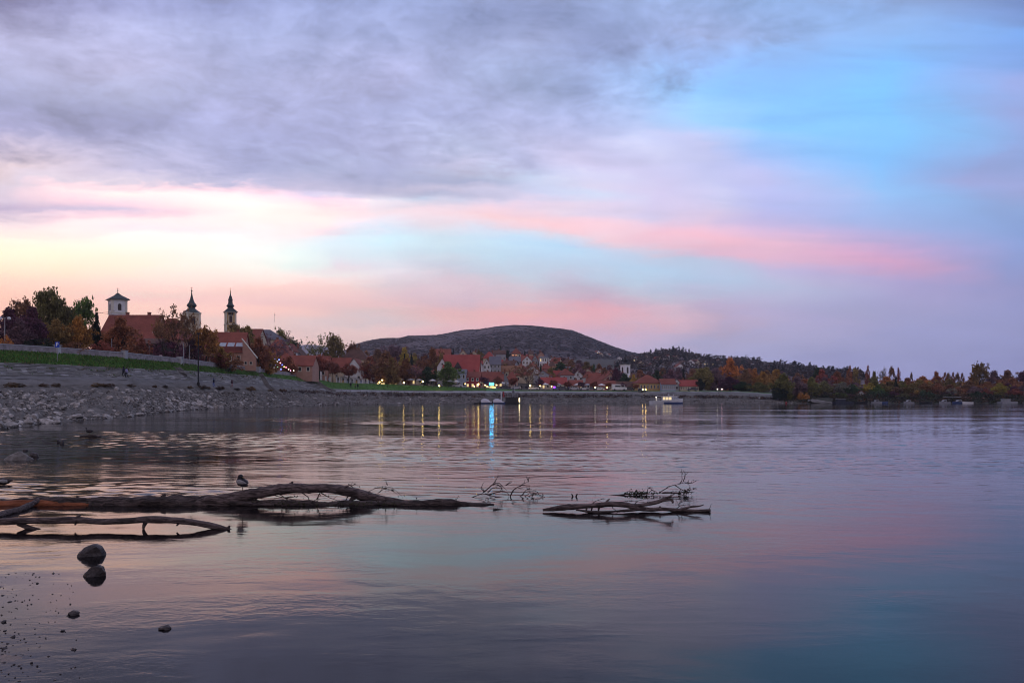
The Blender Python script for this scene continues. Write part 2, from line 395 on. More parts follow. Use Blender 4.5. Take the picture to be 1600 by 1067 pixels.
def leaf_mat():
    m = bpy.data.materials.new('leaves'); m.use_nodes = True
    g = NT(m.node_tree); b = g.n['Principled BSDF']
    oi = g.add('ShaderNodeObjectInfo'); geo = g.add('ShaderNodeNewGeometry')
    n = g.noise(geo.outputs['Position'], 0.55, 3, 0.6)
    c = g.mix(1.0, oi.outputs['Color'], g.mix(g.mr(n, 0.3, 0.7), (0.55, 0.55, 0.62), (1.45, 1.35, 1.1)), 'MULTIPLY')
    rnd = g.mr(geo.outputs['Random Per Island'], 0, 1, 0.55, 1.5)
    sc = g.add('ShaderNodeVectorMath', operation='SCALE'); g.l.new(c, sc.inputs[0]); g.l.new(rnd, sc.inputs[3])
    g.l.new(sc.outputs[0], b.inputs['Base Color'])
    b.inputs['Roughness'].default_value = 0.7; b.inputs['Specular IOR Level'].default_value = 0.15
    tr = g.add('ShaderNodeBsdfTranslucent'); g.l.new(sc.outputs[0], tr.inputs[0])
    mx = g.add('ShaderNodeMixShader'); mx.inputs[0].default_value = 0.42
    g.l.new(b.outputs[0], mx.inputs[1]); g.l.new(tr.outputs[0], mx.inputs[2]); g.l.new(mx.outputs[0], g.n['Material Output'].inputs['Surface'])
    return m
LEAF = leaf_mat()

# ---------------------------------------------------------------- water
def build_water():
    m = bpy.data.materials.new('river_water'); m.use_nodes = True
    g = NT(m.node_tree); b = g.n['Principled BSDF']
    geo = g.add('ShaderNodeNewGeometry')
    p = geo.outputs['Position']
    swell = g.noise(g.mapping(p, rot=(0,0,R(10)), scale=(0.55, 1.1, 1)), 0.60, 2, 0.5, 0.3)
    ripple = g.noise(g.mapping(p, rot=(0,0,R(-9)), scale=(0.75, 1.5, 1)), 1.7, 3, 0.55, 0.5)
    fine = g.noise(g.mapping(p, rot=(0,0,R(14)), scale=(0.75, 1.3, 1)), 5.0, 3, 0.55, 0.3)
    patch = g.noise(g.mapping(p, scale=(0.018, 0.085, 1)), 1.0, 4, 0.6, 0.6)
    sp = g.add('ShaderNodeSeparateXYZ'); g.l.new(p, sp.inputs[0])
    gust = g.mr(patch, 0.40, 0.62, 0.25, 1.0, True)
    near = g.mr(sp.outputs[1], 13.5, 19.0, 0.24, 1.0, True)      # sheltered water inside the logs
    k = g.math('MULTIPLY', gust, near)
    tiny = g.math('MULTIPLY', g.noise(g.mapping(p, rot=(0,0,R(-12)), scale=(0.8, 1.6, 1)), 3.4, 4, 0.6, 0.6), g.mr(g.noise(g.mapping(p, scale=(0.22,0.5,1)), 1.0, 3, 0.6, 0.8), 0.42, 0.62, 0.0005, 0.0038, True))
    h = g.math('MULTIPLY', swell, g.mr(sp.outputs[1], 8.0, 24.0, 0.015, 0.024, True))
    h = g.math('ADD', h, g.math('MULTIPLY', g.math('MULTIPLY', ripple, 0.021), g.math('MULTIPLY', k, g.mr(sp.outputs[1], 60.0, 125.0, 0.12, 1.0, True))))
    h = g.math('ADD', h, g.math('MULTIPLY', g.math('MULTIPLY', fine, 0.0042), k))
    h = g.math('ADD', h, tiny)
    bn = g.add('ShaderNodeBump'); bn.inputs['Strength'].default_value = 1.0; bn.inputs['Distance'].default_value = 1.0
    g.l.new(h, bn.inputs['Height']); g.l.new(bn.outputs[0], b.inputs['Normal'])
    b.inputs['Base Color'].default_value = (0.006, 0.005, 0.006, 1)
    b.inputs['Specular IOR Level'].default_value = 0.20
    b.inputs['IOR'].default_value = 1.333
    g.l.new(g.mr(gust, 0.25, 1.0, 0.03, 0.10), b.inputs['Roughness'])
    import numpy as np
    rs = np.random.RandomState(5)
    # the surface itself carries the chop: a fan of short wave trains, finest where it is near enough to be seen
    ds = [4.0, 7.0, 10.0]; d = 12.0
    while d < 120: ds.append(d); d += 0.075 + 0.0024*(d-12)
    while d < 345: ds.append(d); d += 6 + 0.03*d
    ds = np.array(ds); ta = np.linspace(-1120, 1120, 900)/F
    X = ds[:, None]*ta[None, :]; Y = np.repeat(ds[:, None], len(ta), 1)
    env = np.clip((Y-13.2)/5.0, 0, 1)**2*np.clip((125-Y)/35, 0, 1)
    gu = np.zeros_like(X)
    for k in range(9):
        gu += np.sin(X*rs.uniform(.02,.16) + Y*rs.uniform(.10,.55)*rs.choice([-1,1]) + rs.uniform(0,6.28))
    gu = np.clip(.62 + .20*gu, .22, 1.15)
    Z = np.zeros_like(X)
    for k in range(46):
        L = rs.uniform(.24, .72) if k < 38 else rs.uniform(.9, 2.0)
        th = rs.normal(0, .55); kk = 2*math.pi/L
        cut = np.clip(1.6 - (.075+.0024*(Y-12))*3.4/L, 0, 1)
        slope = .0158 if k < 38 else .0085
        ph = kk*(X*math.sin(th) + Y*math.cos(th)) + rs.uniform(0, 6.28) + .8*np.sin(X*rs.uniform(.1,.5)+Y*rs.uniform(.1,.4)+k)
        Z += cut*slope/kk*np.sin(ph)
    Z *= env*gu
    Z[:, 0] = 0; Z[:, -1] = 0
    n = len(ta)
    mb = MB()
    mb.v = np.stack([X, Y, Z], -1).reshape(-1, 3).tolist()
    I = (np.arange(len(ds)-1)[:, None]*n + np.arange(n-1)[None, :]).reshape(-1)
    mb.f = np.stack([I, I+1, I+n+1, I+n], -1).tolist(); mb.mi = [0]*len(mb.f)
    base = len(mb.v)
    t0, t1 = float(ta[0]), float(ta[-1])
    mb.add([(-500,-80,0),(900,-80,0),(900,4,0),(4*t1,4,0),(4*t0,4,0),(-500,4,0)], [(0,1,2,3,4,5)])
    D = float(ds[-1])
    mb.add([(-500,4,0),(4*t0,4,0),(D*t0,D,0),(-500,D,0)], [(0,1,2,3)]); mb.add([(4*t1,4,0),(900,4,0),(900,D,0),(D*t1,D,0)], [(0,1,2,3)])
    o = mb.build('water', m, smooth=True); tag(o, 'calm river water at dusk mirroring pink and lavender clouds', None, None, 'structure')
    bed = MB(); bed.add([(-600,-80,-2.5),(1200,-80,-2.5),(1200,400,-2.5),(-600,400,-2.5)], [(0,1,2,3)])
    tag(bed.build('river_bed', mat('river_mud', (0.07,0.06,0.055), 0.95)), None, None, None, 'structure')
build_water()

# ---------------------------------------------------------------- the land: bank, embankment, promenade, town ground
# per photo column: (row, distance) of waterline, rock top, ledge, path, grass foot, wall foot
SECT = [
 (-420,[(718,30),(628,56),(608,62),(594,66),(566,70),(541,75)]),
 (-200,[(694,38),(622,68),(603,76),(591,81),(566,86),(543,92)]),
 (0,   [(671,54),(614,88),(600,97),(588.5,104),(566,109),(547,115)]),
 (100, [(659,71),(613,101),(600,111),(589,117),(570,121.5),(552.5,127)]),
 (195, [(652,86),(612,115),(600,125),(590,131),(575,135),(559,140)]),
 (250, [(645,111),(612,134),(602.5,141),(593,146),(577.5,150),(564,155)]),
 (300, [(640.3,138),(612,150),(604,154),(595,158),(579.5,163),(569,168)]),
 (400, [(637.2,163),(615,180),(608,188),(601,196),(587,207),(580.5,214)]),
 (486, [(634,202),(616.5,235),(611.5,245),(606,255),(597,268),(590.5,281)]),
 (520, [(633,219),(619,245),(613,255),(610,262),(607.5,272),(597.5,290)]),
 (560, [(632,236),(620,259),(613.5,268),(610.8,272),(608.8,279),(599,290)]),
 (640, [(631.2,256),(621,276),(614,282),(611.8,285),(610.2,291),(602,300)]),
 (740, [(630.5,274),(622,284),(615,290),(612.2,296),(610.6,300),(606,306)]),
 (820, [(630.5,274),(622,283),(616,290),(612,299),(610.8,303),(609.6,306)]),
 (1000,[(630.5,274),(622,284),(617,292),(613,302),(611.6,306),(610.8,310)]),
 (1150,[(630.5,274),(623,286),(617,294),(613,304),(611.6,308),(610.8,314)]),
 (1230,[(630.5,274),(626,280),(622,286),(618,292),(616.5,298),(615.5,304)]),
 (1300,[(630.5,273),(627,279),(624,284),(621,290),(620,296),(618.5,302)]),
 (1600,[(630.5,272),(627.5,278),(625,283),(622.5,288),(621,294),(619.5,300)]),
 (2000,[(630.5,271),(627.5,277),(625,282),(622.5,287),(621,293),(619.5,300)]),
]
# behind the wall foot: (extra distance, height)
BACK = [
 (-420,[(8,8.9),(40,9.5),(110,12),(220,15),(420,18),(900,24)]),
 (150, [(8,8.9),(40,9.6),(110,12),(220,15),(420,18),(900,24)]),
 (400, [(8,8.9),(30,9.4),(90,12),(190,15),(400,18),(900,26)]),
 (520, [(8,7.2),(40,8.0),(90,10),(190,15),(400,22),(900,34)]),
 (700, [(8,6.0),(40,7.5),(90,11),(180,19),(300,22),(900,40)]),
 (830, [(8,5.2),(40,6.0),(90,12),(180,22),(300,25),(900,60)]),
 (960, [(8,4.9),(40,5.0),(90,7),(180,13),(300,18),(900,60)]),
 (1200,[(8,4.2),(40,4.5),(90,5),(180,7),(300,10),(900,40)]),
 (1300,[(8,3.0),(40,3.5),(90,5),(180,6),(300,8),(900,14)]),
 (2000,[(8,3.0),(40,3.5),(90,5),(180,6),(300,8),(900,12)]),
]
def section(px):
    s = interp([(k, [c for p in v for c in p]) for k, v in SECT], px)
    pts = [(s[i+1], CH + (HZ - s[i]) / F * s[i+1]) for i in range(0, 12, 2)]
    pts[0] = (pts[0][0], 0.0)
    b = interp([(k, [c for p in v for c in p]) for k, v in BACK], px)
    dT, zT = pts[-1]
    for i in range(0, 12, 2):
        pts.append((dT + b[i], b[i+1] if i else max(b[i+1], zT)))
    return pts
def gz(px, d):
    pts = section(px)
    if d <= pts[0][0]: return 0.0
    for (a, za), (b, zb) in zip(pts, pts[1:]):
        if d <= b: return lerp(za, zb, (d - a) / (b - a))
    return pts[-1][1]
def place(px, d, dz=0.0):
    return Vector(((px - 800) / F * d, d, gz(px, d) + dz))

def strip(name, i0, i1, sub, material, rough=0.0, step=6, px0=-1100, px1=2000, lift=0.0, skirt=False, label=None, freq=0.6):
    mb = MB(); cols = []
    px = px0
    xs = []
    while px < px1: xs.append(px); px += step
    xs.append(px1)
    for px in xs:
        pts = section(px)
        if skirt: seq = [(pts[0][0]-9, -1.6)]
        else: seq = []
        for i in range(i0, i1):
            for k in range(sub):
                t = k / sub
                seq.append((lerp(pts[i][0], pts[i+1][0], t), lerp(pts[i][1], pts[i+1][1], t)))
        seq.append(pts[i1])
        col = []
        for j, (d, z) in enumerate(seq):
            x = (px-800)/F*d
            nz = 0.0
            if rough and 0 < j < len(seq)-1:
                nz = rough * noise.fractal(Vector((x*freq, d*freq, 1.3)), 1.0, 2.0, 3)
            col.append((x, d, z + nz + lift))
        cols.append(col)
    n = len(cols[0])
    for c in cols: mb.v += c
    for i in range(len(cols)-1):
        for j in range(n-1):
            mb.f.append((i*n+j, (i+1)*n+j, (i+1)*n+j+1, i*n+j+1)); mb.mi.append(0)
    o = mb.build(name, material)
    tag(o, label, None, None, 'structure')
    return o

MUD = mat('bank_gravel', (0.050,0.043,0.038), 0.9, 0.4, 0.55, 0.10, 2.5, col2=(0.15,0.135,0.12))
PATHM = mat('path_gravel', (0.13,0.125,0.125), 0.9, 0.3, 0.4, 0.03, 5)
SCRUBM = mat('scrub_soil', (0.085,0.078,0.07), 0.9, 0.4, 0.30, 0.08, 3, col2=(0.17,0.16,0.155))
GRASSM = mat('grass_green', (0.040,0.115,0.018), 0.9, 0.4, 0.30, 0.09, 6, col2=(0.085,0.19,0.035))
TOWNM = mat('town_soil', (0.05,0.042,0.032), 0.95, 0.4, 0.15, 0.1, 2)
EARTH = mat('overgrown_earth', (0.030,0.032,0.022), 0.95, 0.4, 0.4, 0.08, 3, col2=(0.060,0.056,0.040))
def paved_mat():
    m = bpy.data.materials.new('paved_slope_stone'); m.use_nodes = True
    g = NT(m.node_tree); b = g.n['Principled BSDF']
    geo = g.add('ShaderNodeNewGeometry'); p = geo.outputs['Position']
    sp = g.add('ShaderNodeSeparateXYZ'); g.l.new(p, sp.inputs[0])
    a = g.noise(g.mapping(p, scale=(0.25,0.25,2.6)), 1.0, 5, 0.65)
    f = g.noise(p, 1.3, 4, 0.7)
    c = g.mix(g.mr(a, 0.44, 0.68), (0.085,0.08,0.08), (0.34,0.33,0.35))
    c = g.mix(g.mr(f, 0.50, 0.66, 0, 0.75), c, (0.085,0.09,0.07))
    g.l.new(c, b.inputs['Base Color']); b.inputs['Roughness'].default_value = 0.9
    bn = g.add('ShaderNodeBump'); bn.inputs['Distance'].default_value = 0.08
    g.l.new(f, bn.inputs['Height']); g.l.new(bn.outputs[0], b.inputs['Normal'])
    return m
PAVED = paved_mat()
strip('shore', 0, 2, 6, MUD, 0.30, 5, px1=1225, skirt=True, label='gravel foot of the left bank sloping into the river')
strip('wooded_shore', 0, 5, 5, EARTH, 0.25, 6, px0=1225, skirt=True, label='dark overgrown shore of the right bank')
strip('ledge_ground', 2, 3, 3, SCRUBM, 0.16, 6, px1=1225)
strip('paved_slope', 3, 4, 4, PAVED, 0.0, 6, px1=1225, label='slope of pale stone paving below the grass')
strip('grass_slope', 4, 5, 4, GRASSM, 0.06, 6, px1=1225, label='bright green grass slope under the stone wall', freq=1.2)
strip('town_ground', 5, 11, 2, TOWNM, 0.0, 12)
# fitted stone slabs of the paved slope, joints open, each a little proud or sunk
def paving():
    mb = MB(); rows = 9; rr = random.Random(3)
    for r in range(rows):
        px = -120.0 + rr.random()*3
        while px < 500:
            p = section(px); (d0, z0), (d1, z1) = p[3], p[4]
            L = rr.uniform(.7, 1.5); dpx = L*F/((d0+d1)/2) * .82
            px2 = px + dpx
            q = section(px2); (e0, y0), (e1, y1) = q[3], q[4]
            t0, t1 = (r+.05)/rows, (r+.95)/rows
            up = rr.uniform(.02, .10)
            if rr.random() > .07:
                P = []
                for (dd0, zz0, dd1, zz1, pp) in ((d0,z0,d1,z1,px+.03*dpx), (e0,y0,e1,y1,px2-.03*dpx)):
                    for t in (t0, t1):
                        d = lerp(dd0, dd1, t); z = lerp(zz0, zz1, t) + (0.05 if t == t0 else -0.05)
                        P.append(((pp-800)/F*d, d-up*.5, z+up))
                B = [(x, y+.25, z-.3) for x,y,z in P]
                mb.add(P+B, [(0,2,3,1),(0,4,6,2),(2,6,7,3),(3,7,5,1),(1,5,4,0)])
            px = px2
    m = bpy.data.materials.new('paving_slab'); m.use_nodes = True
    g = NT(m.node_tree); b = g.n['Principled BSDF']; geo = g.add('ShaderNodeNewGeometry'); p = geo.outputs['Position']
    c = g.ramp(geo.outputs['Random Per Island'], [(0,(.105,.092,.082)),(.45,(.19,.175,.16)),(.8,(.28,.265,.25)),(1,(.42,.40,.385))])
    n = g.noise(g.mapping(p, scale=(.08,.08,.8)), 1.0, 5, .65); f = g.noise(p, .45, 5, .7)
    c = g.mix(g.mr(n, .42, .62, .75, 0), c, (.10,.095,.09)); c = g.mix(g.mr(f, .52, .66, 0, .7), c, (.07,.075,.05))
    g.l.new(c, b.inputs['Base Color']); b.inputs['Roughness'].default_value = .9
    tag(mb.build('paving', m), 'rows of fitted pale stone slabs on the slope below the grass', None, None, 'stuff')
paving()
# footpath along the foot of the paved slope: a sheet 4 mm above the ground
def ribbon(name, i, w0, w1, material, px0, px1, lift, label):
    mb = MB(); n = 0
    px = px0
    while px <= px1:
        p = section(px); d, z = p[i]; d0, z0 = p[i-1]; d1, z1 = p[i+1]
        a = w0 / max(1e-3, (d-d0)); b = w1 / max(1e-3, (d1-d))
        A = (d - w0, lerp(z, z0, a) + lift); B = (d, z + lift); C = (d + w1, lerp(z, z1, b) + lift)
        for dd, zz in (A, B, C): mb.v.append(((px-800)/F*dd, dd, zz))
        if n:
            k = 3*n
            mb.f += [(k-3, k, k+1, k-2), (k-2, k+1, k+2, k-1)]; mb.mi += [0, 0]
        n += 1; px += 6
    tag(mb.build(name, material), label, None, None, 'structure')
ribbon('footpath', 3, 1.6, 0.25, CONC, 500, 960, 0.03, 'pale footpath along the foot of the grass')
ribbon('left_path', 3, 2.2, 0.1, PATHM, -1100, 500, 0.03, 'grey footpath under the paved slope')

WORN = mat('worn_stair_stone', (0.085,0.08,0.077), 0.9, 0.4, 0.9, 0.03, 5, col2=(0.19,0.18,0.175))
# stairs that cut diagonally down the embankment
def stairway(label, pts, w):
    """pts: (px, d) going down"""
    root = empty('embankment_stair', place(*pts[0])); tag(root, label, 'stairway', 'stairways down the embankment')
    o = root.location
    P = []
    for (a, b) in zip(pts, pts[1:]):
        for k in range(10):
            P.append(place(lerp(a[0], b[0], k/10), lerp(a[1], b[1], k/10)))
    P.append(place(*pts[-1]))
    st = MB()
    for a, b in zip(P, P[1:]):
        m = (a+b)/2 - o; ang = math.atan2(b.y-a.y, b.x-a.x)
        st.box((m.x, m.y, m.z+0.0), (max(0.3,(b-a).xy.length), w, 0.42), ang)
    st.build('steps', WORN, root)
    for side in (-1, 1):
        k = MB()
        pp = []
        for i, a in enumerate(P):
            b = P[min(i+1, len(P)-1)]; c = P[max(i-1, 0)]
            t = (b-c); t.z = 0; t.normalize(); nrm = Vector((-t.y, t.x, 0))
            pp.append(a - o + nrm*side*(w/2+0.16) + Vector((0,0,0.22)))
        k.tube(pp, 0.17, 4)
        k.build('side_kerb', WORN, root)
stairway('stone stairway going down from the wall pier beside the rust round tree', [(404,213),(416,205),(434,200),(446,197)], 1.5)
stairway('pale stone stairway at the end of the parapet wall beside the terraces', [(488,279),(497,272),(508,264),(520,259)], 1.5)
stairway('short stone stairway below the bare trees left of the lamp post', [(276,158),(284,157.5),(290,158)], 1.2)

# parapet wall
def parapet():
    pts = [section(px)[5] + (px,) for px in range(-1100, 487, 6)]
    root = empty('parapet_wall', ((0-800)/F*115, 115, gz(0,115)))
    tag(root, 'long stone parapet wall along the top of the grass slope', 'wall')
    o = root.location
    body, cope = MB(), MB()
    L = []
    for d, z, px in pts: L.append(Vector(((px-800)/F*d, d+0.15, z)) - o)
    for mb, z0, z1, hw in ((body, -0.6, 0.82, 0.22), (cope, 0.822, 0.96, 0.30)):
        for i, p in enumerate(L):
            for dx, zz in ((hw, z0), (hw, z1), (-hw, z1), (-hw, z0)):
                mb.v.append((p.x+dx*0.75, p.y-dx*0.6, p.z+zz))
            if i:
                k = 4*i
                for q in range(4):
                    mb.f.append((k-4+q, k-4+(q+1) % 4, k+(q+1) % 4, k+q)); mb.mi.append(0)
    body.build('masonry', STONE, root); cope.build('coping', CONC, root)
    for px, wd in ((400, 2.2), (281, 0.9), (486, 1.2), (90, 0.7), (-60, 0.7), (195, 0.7)):
        d, z = section(px)[5]
        b = MB(); b.box(((px-800)/F*d - o.x, d-0.05-o.y, z+0.45-o.z), (wd, 0.9, 1.5)); b.box(((px-800)/F*d - o.x, d-0.05-o.y, z+1.25-o.z), (wd+0.2, 1.05, 0.12))
        b.build('pier', CONC, root)
parapet()

# ---------------------------------------------------------------- far hills
def hill(name, prof, d_foot, d_ridge, d_back, z_foot, material, step, rows, nz, freq, label):
    mb = MB(); px0, px1 = prof[0][0], prof[-1][0]
    n = 0
    px = px0
    cols = []
    while px <= px1 + 0.01:
        zr = CH + (HZ - interp(prof, px)) / F * d_ridge
        col = []
        for j in range(rows+1):
            t = j / rows
            d = d_foot + (d_ridge - d_foot) * t
            s = t * t * (3 - 2*t) * 0.35 + 0.65 * math.sin(t * math.pi / 2)
            z = lerp(z_foot, zr, s)
            x = (px-800)/F*d
            a = noise.fractal(Vector((x*freq, d*freq, 0.7)), 1.0, 2.0, 4)
            bgn = noise.fractal(Vector((x*0.0035, d*0.0035, 5.7)), 1.0, 2.0, 3)
            col.append((x, d, z + nz*a + (1-t)*t*40*bgn*(nz/4)))
        col.append(((px-800)/F*d_back, d_back, z_foot))
        cols.append(col); px += step
    m = len(cols[0])
    for c in cols: mb.v += c
    for i in range(len(cols)-1):
        for j in range(m-1):
            mb.f.append((i*m+j, (i+1)*m+j, (i+1)*m+j+1, i*m+j+1)); mb.mi.append(0)
    return tag(mb.build(name, material), label, None, None, 'structure')
FOREST = mat('autumn_forest', (0.115,0.094,0.106), 1.0, 0.4, 0.012, 1.2, 0.15, col2=(0.145,0.115,0.118), detail=8)
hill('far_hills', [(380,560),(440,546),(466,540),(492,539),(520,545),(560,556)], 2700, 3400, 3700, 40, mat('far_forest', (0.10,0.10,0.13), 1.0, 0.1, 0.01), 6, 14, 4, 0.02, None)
HILLM = mat('hill_forest', (0.050,0.036,0.046), 1.0, 0.4, 0.011, 1.6, 0.10, col2=(0.098,0.072,0.082), detail=14)
hill('wooded_hill', [(500,566),(545,551),(561,544),(577,540),(600,536.5),(626,536),(639,533),(660,532.5),(683,532),(707,528),(724,524.5),(749,523.5),(773,520),(790,518.2),(804,517.3),(830,518),(854,520.5),(875,522.5),(892,525),(911,532),(936,541),(960,550),(985,557),(1040,566),(1100,576),(1160,584)],
     900, 2500, 3300, 22, HILLM, 2.0, 150, 1.8, 0.05, 'dark wooded hill with a rounded top behind the town')
hill('wooded_ridge', [(900,597.5),(940,587.5),(975,571.5),(1000,564.5),(1020,560.5),(1048,557),(1062,557.5),(1080,561.5),(1098,566.5),(1120,570.5),(1150,571.5),(1180,574.5),(1210,578.5),(1240,582.5),(1270,585.5),(1310,589.5),(1360,595.5)],
     560, 1250, 1700, 12, FOREST, 2.0, 90, 3.4, 0.06, 'lower wooded ridge dotted with houses')

# ---------------------------------------------------------------- trees
PROTO = {}
def limb(mb, p, d, L, r, depth, tips, spread=0.6, droop=0.0):
    pts = [Vector(p)]; d = Vector(d).normalized()
    n = 4
    for i in range(n):
        d = (d + Vector((random.uniform(-.22,.22), random.uniform(-.22,.22), random.uniform(-.08,.12)-droop))).normalized()
        pts.append(pts[-1] + d * L / n)
    mb.tube(pts, lambda t: r*(1-0.62*t), 5 if r > 0.06 else 4, cap=False)
    tips.append(pts[-1])
    if depth > 0:
        k = random.randint(2, 3)
        for i in range(k):
            q = pts[random.randint(2, n)]
            a = random.uniform(0, 2*math.pi)
            nd = (d + spread*Vector((math.cos(a), math.sin(a), random.uniform(-.1,.5)))).normalized()
            limb(mb, q, nd, L*random.uniform(.55,.78), r*0.45, depth-1, tips, spread, droop)
def leafquad(mb, c, s, flat=0.0):
    n = Vector((random.gauss(0,1), random.gauss(0,1), random.gauss(0,1)+flat))
    if n.length < 1e-3: n = Vector((0,0,1))
    n.normalize()
    a = n.orthogonal().normalized(); a.rotate(Matrix.Rotation(random.uniform(0, 6.28), 3, n)); b = n.cross(a)
    s1, s2 = s*random.uniform(.6,1.2), s*random.uniform(.45,.9)
    mb.add([c-a*s1, c-b*s2*0.8, c+a*s1, c+b*s2], [(0,1,2,3)])
def clumps(mb, centres, per, cr, s, flat=0.3, squash=0.8):
    for c in centres:
        k = random.uniform(.6, 1.3)
        for i in range(int(per*k)):
            v = Vector((random.gauss(0,1), random.gauss(0,1), random.gauss(0,1)*squash))
            v = v.normalized() * (random.random()**0.5) * cr * k
            leafquad(mb, Vector(c)+v, s*random.uniform(.7,1.3), flat)
def proto(kind, i, trunk, crown):
    PROTO[(kind, i)] = (trunk.mesh('trunk', BARK, True), crown.mesh('crown', LEAF))
def make_protos():
    # every prototype is 10 m tall and 10 m wide, standing on its origin
    for i in range(4):      # broad bushy crown that reaches low
        t, c = MB(), MB(); tips = []
        limb(t, (0,0,-.5), (0,0,1), 4.2, .28, 0, tips)
        for k in range(7):
            a = k*0.9+random.random(); limb(t, (0,0,random.uniform(1.6,3.6)), (math.cos(a), math.sin(a), random.uniform(.5,1.6)), random.uniform(3,4.4), .13, 1, tips)
        cs = []
        for k in range(58):
            th = random.uniform(0, 6.28); zz = random.random()
            rr = (math.sin(min(1, zz*1.15+.12)*math.pi)**0.6) * random.uniform(.45, 1.0) * 4.3 * random.uniform(.8,1.1)
            cs.append((rr*math.cos(th), rr*math.sin(th), 0.9+zz*8.2))
        clumps(c, cs, 80, 1.3, .30); clumps(c, [tuple(p) for p in tips], 26, .8, .34)
        proto('bushy', i, t, c)
    for i in range(3):      # higher domed crown on a clear trunk
        t, c = MB(), MB(); tips = []
        limb(t, (0,0,-.5), (0,0,1), 4.8, .26, 0, tips)
        for k in range(9):
            a = k*0.75+random.random(); limb(t, (0,0,random.uniform(2.6,4.4)), (math.cos(a), math.sin(a), random.uniform(.6,2.0)), random.uniform(2.6,4.2), .12, 2, tips, .7)
        cs = []
        for k in range(34):
            th = random.uniform(0, 6.28); zz = random.random()
            rr = math.sqrt(max(0,1-(zz*2-.85)**2/1.4)) * random.uniform(.5,1.0) * 4.3
            cs.append((rr*math.cos(th), rr*math.sin(th), 3.4+zz*6.0))
        clumps(c, cs, 80, 1.2, .29); clumps(c, [tuple(p) for p in tips], 14, .7, .30)
        proto('domed', i, t, c)
    for i in range(2):      # tall weeping birch: narrow, hanging strands
        t, c = MB(), MB(); tips = []
        limb(t, (0,0,-.5), (0,0,1), 9.0, .24, 0, tips)
        for k in range(16):
            a = random.uniform(0,6.28); limb(t, (0,0,random.uniform(2.5,8)), (math.cos(a), math.sin(a), .9), random.uniform(1.8,3.4), .08, 1, tips, .6, .12)
        cs = [tuple(p) for p in tips]
        for k in range(120):
            th = random.uniform(0,6.28); zz = random.random()
            rr = (1-.50*zz**2.2)*4.4*random.uniform(.2,1)
            cs.append((rr*math.cos(th), rr*math.sin(th), 1.5+zz*8.2))
        for p in cs:
            L = random.uniform(.8,2.0)
            for q in range(34):
                v = Vector((random.gauss(0,.40), random.gauss(0,.34), -random.random()*L+.4))
                leafquad(c, Vector(p)+v, .31, 0)
        proto('birch', i, t, c)
    for i in range(3):      # leafless or nearly leafless crown
        t, c = MB(), MB(); tips = []
        limb(t, (0,0,-.5), (0,0,1), 4.0, .20, 0, tips)
        for k in range(10):
            a = k*0.7+random.random(); limb(t, (0,0,random.uniform(2.0,3.9)), (math.cos(a)*.8, math.sin(a)*.8, random.uniform(.7,1.8)), random.uniform(2.8,4.4), .10, 3, tips, .75)
        random.shuffle(tips)
        clumps(c, [tuple(p) for p in tips[:190]], 9, .5, .24, .0, 1)
        proto('bare', i, t, c)
    for i in range(2):      # dark conifer, whorls of drooping boughs
        t, c = MB(), MB()
        t.tube([(0,0,-.5),(0,0,5),(0,0,9.8)], lambda q: .22*(1-.9*q), 6)
        z = 1.0
        while z < 9.8:
            rr = 4.6*(1-(z-.6)/9.6)**.85
            for k in range(max(5, int(11*rr/3))):
                a = random.uniform(0,6.28); L = rr*random.uniform(.65,1.05)
                for q in range(12):
                    f = (q+random.random())/12
                    p = Vector((math.cos(a)*L*f, math.sin(a)*L*f, z - .35*L*f*f + random.uniform(-.15,.2)))
                    leafquad(c, p+Vector((random.gauss(0,.22),random.gauss(0,.22),0)), (.42*(1.15-.5*f)), .8)
            z += random.uniform(.34,.5)
        for q in range(30): leafquad(c, Vector((random.gauss(0,.1),random.gauss(0,.1),random.uniform(9,10))), .18)
        proto('conifer', i, t, c)
    for i in range(2):      # clipped round head on a bare stem
        t, c = MB(), MB(); tips = []
        t.tube([(0,0,-.5),(.03,0,2),(0,0,5.4)], lambda q: .26*(1-.3*q), 6)
        for k in range(7):
            a = k*.9; limb(t, (0,0,4.6), (math.cos(a), math.sin(a), .8), 3.0, .12, 1, tips)
        cs = []
        for k in range(52):
            v = Vector((random.gauss(0,1),random.gauss(0,1),random.gauss(0,1))).normalized()*random.uniform(.55,.92)
            cs.append((v.x*4.4, v.y*4.4, 6.6+v.z*2.9))
        clumps(c, cs, 56, 1.1, .32)
        proto('globe', i, t, c)
    for i in range(2):      # slim poplar
        t, c = MB(), MB()
        t.tube([(0,0,-.5),(0,0,5),(0,0,9.7)], lambda q: .25*(1-.85*q), 6)
        cs = []
        for k in range(50):
            zz = random.random(); th = random.uniform(0,6.28); rr = 3.6*math.sin((.12+.85*zz)*math.pi)**.7*random.uniform(.3,1)
            cs.append((rr*math.cos(th), rr*math.sin(th), 1.2+zz*8.4))
        clumps(c, cs, 46, 1.05, .32, 0, 1.5)
        proto('poplar', i, t, c)
    for i in range(3):      # low shrub of many stems
        t, c = MB(), MB(); tips = []
        for k in range(9):
            a = k*.7; limb(t, (0,0,-.3), (math.cos(a)*.7, math.sin(a)*.7, 1), 5.5, .12, 1, tips)
        cs = []
        for k in range(46):
            th = random.uniform(0,6.28); rr = math.sqrt(random.random())*4.5
            cs.append((rr*math.cos(th), rr*math.sin(th), random.uniform(.6, 9.0*math.sqrt(max(.04,1-(rr/5.2)**2)))))
        clumps(c, cs, 56, 1.25, .34)
        proto('shrub', i, t, c)
make_protos()

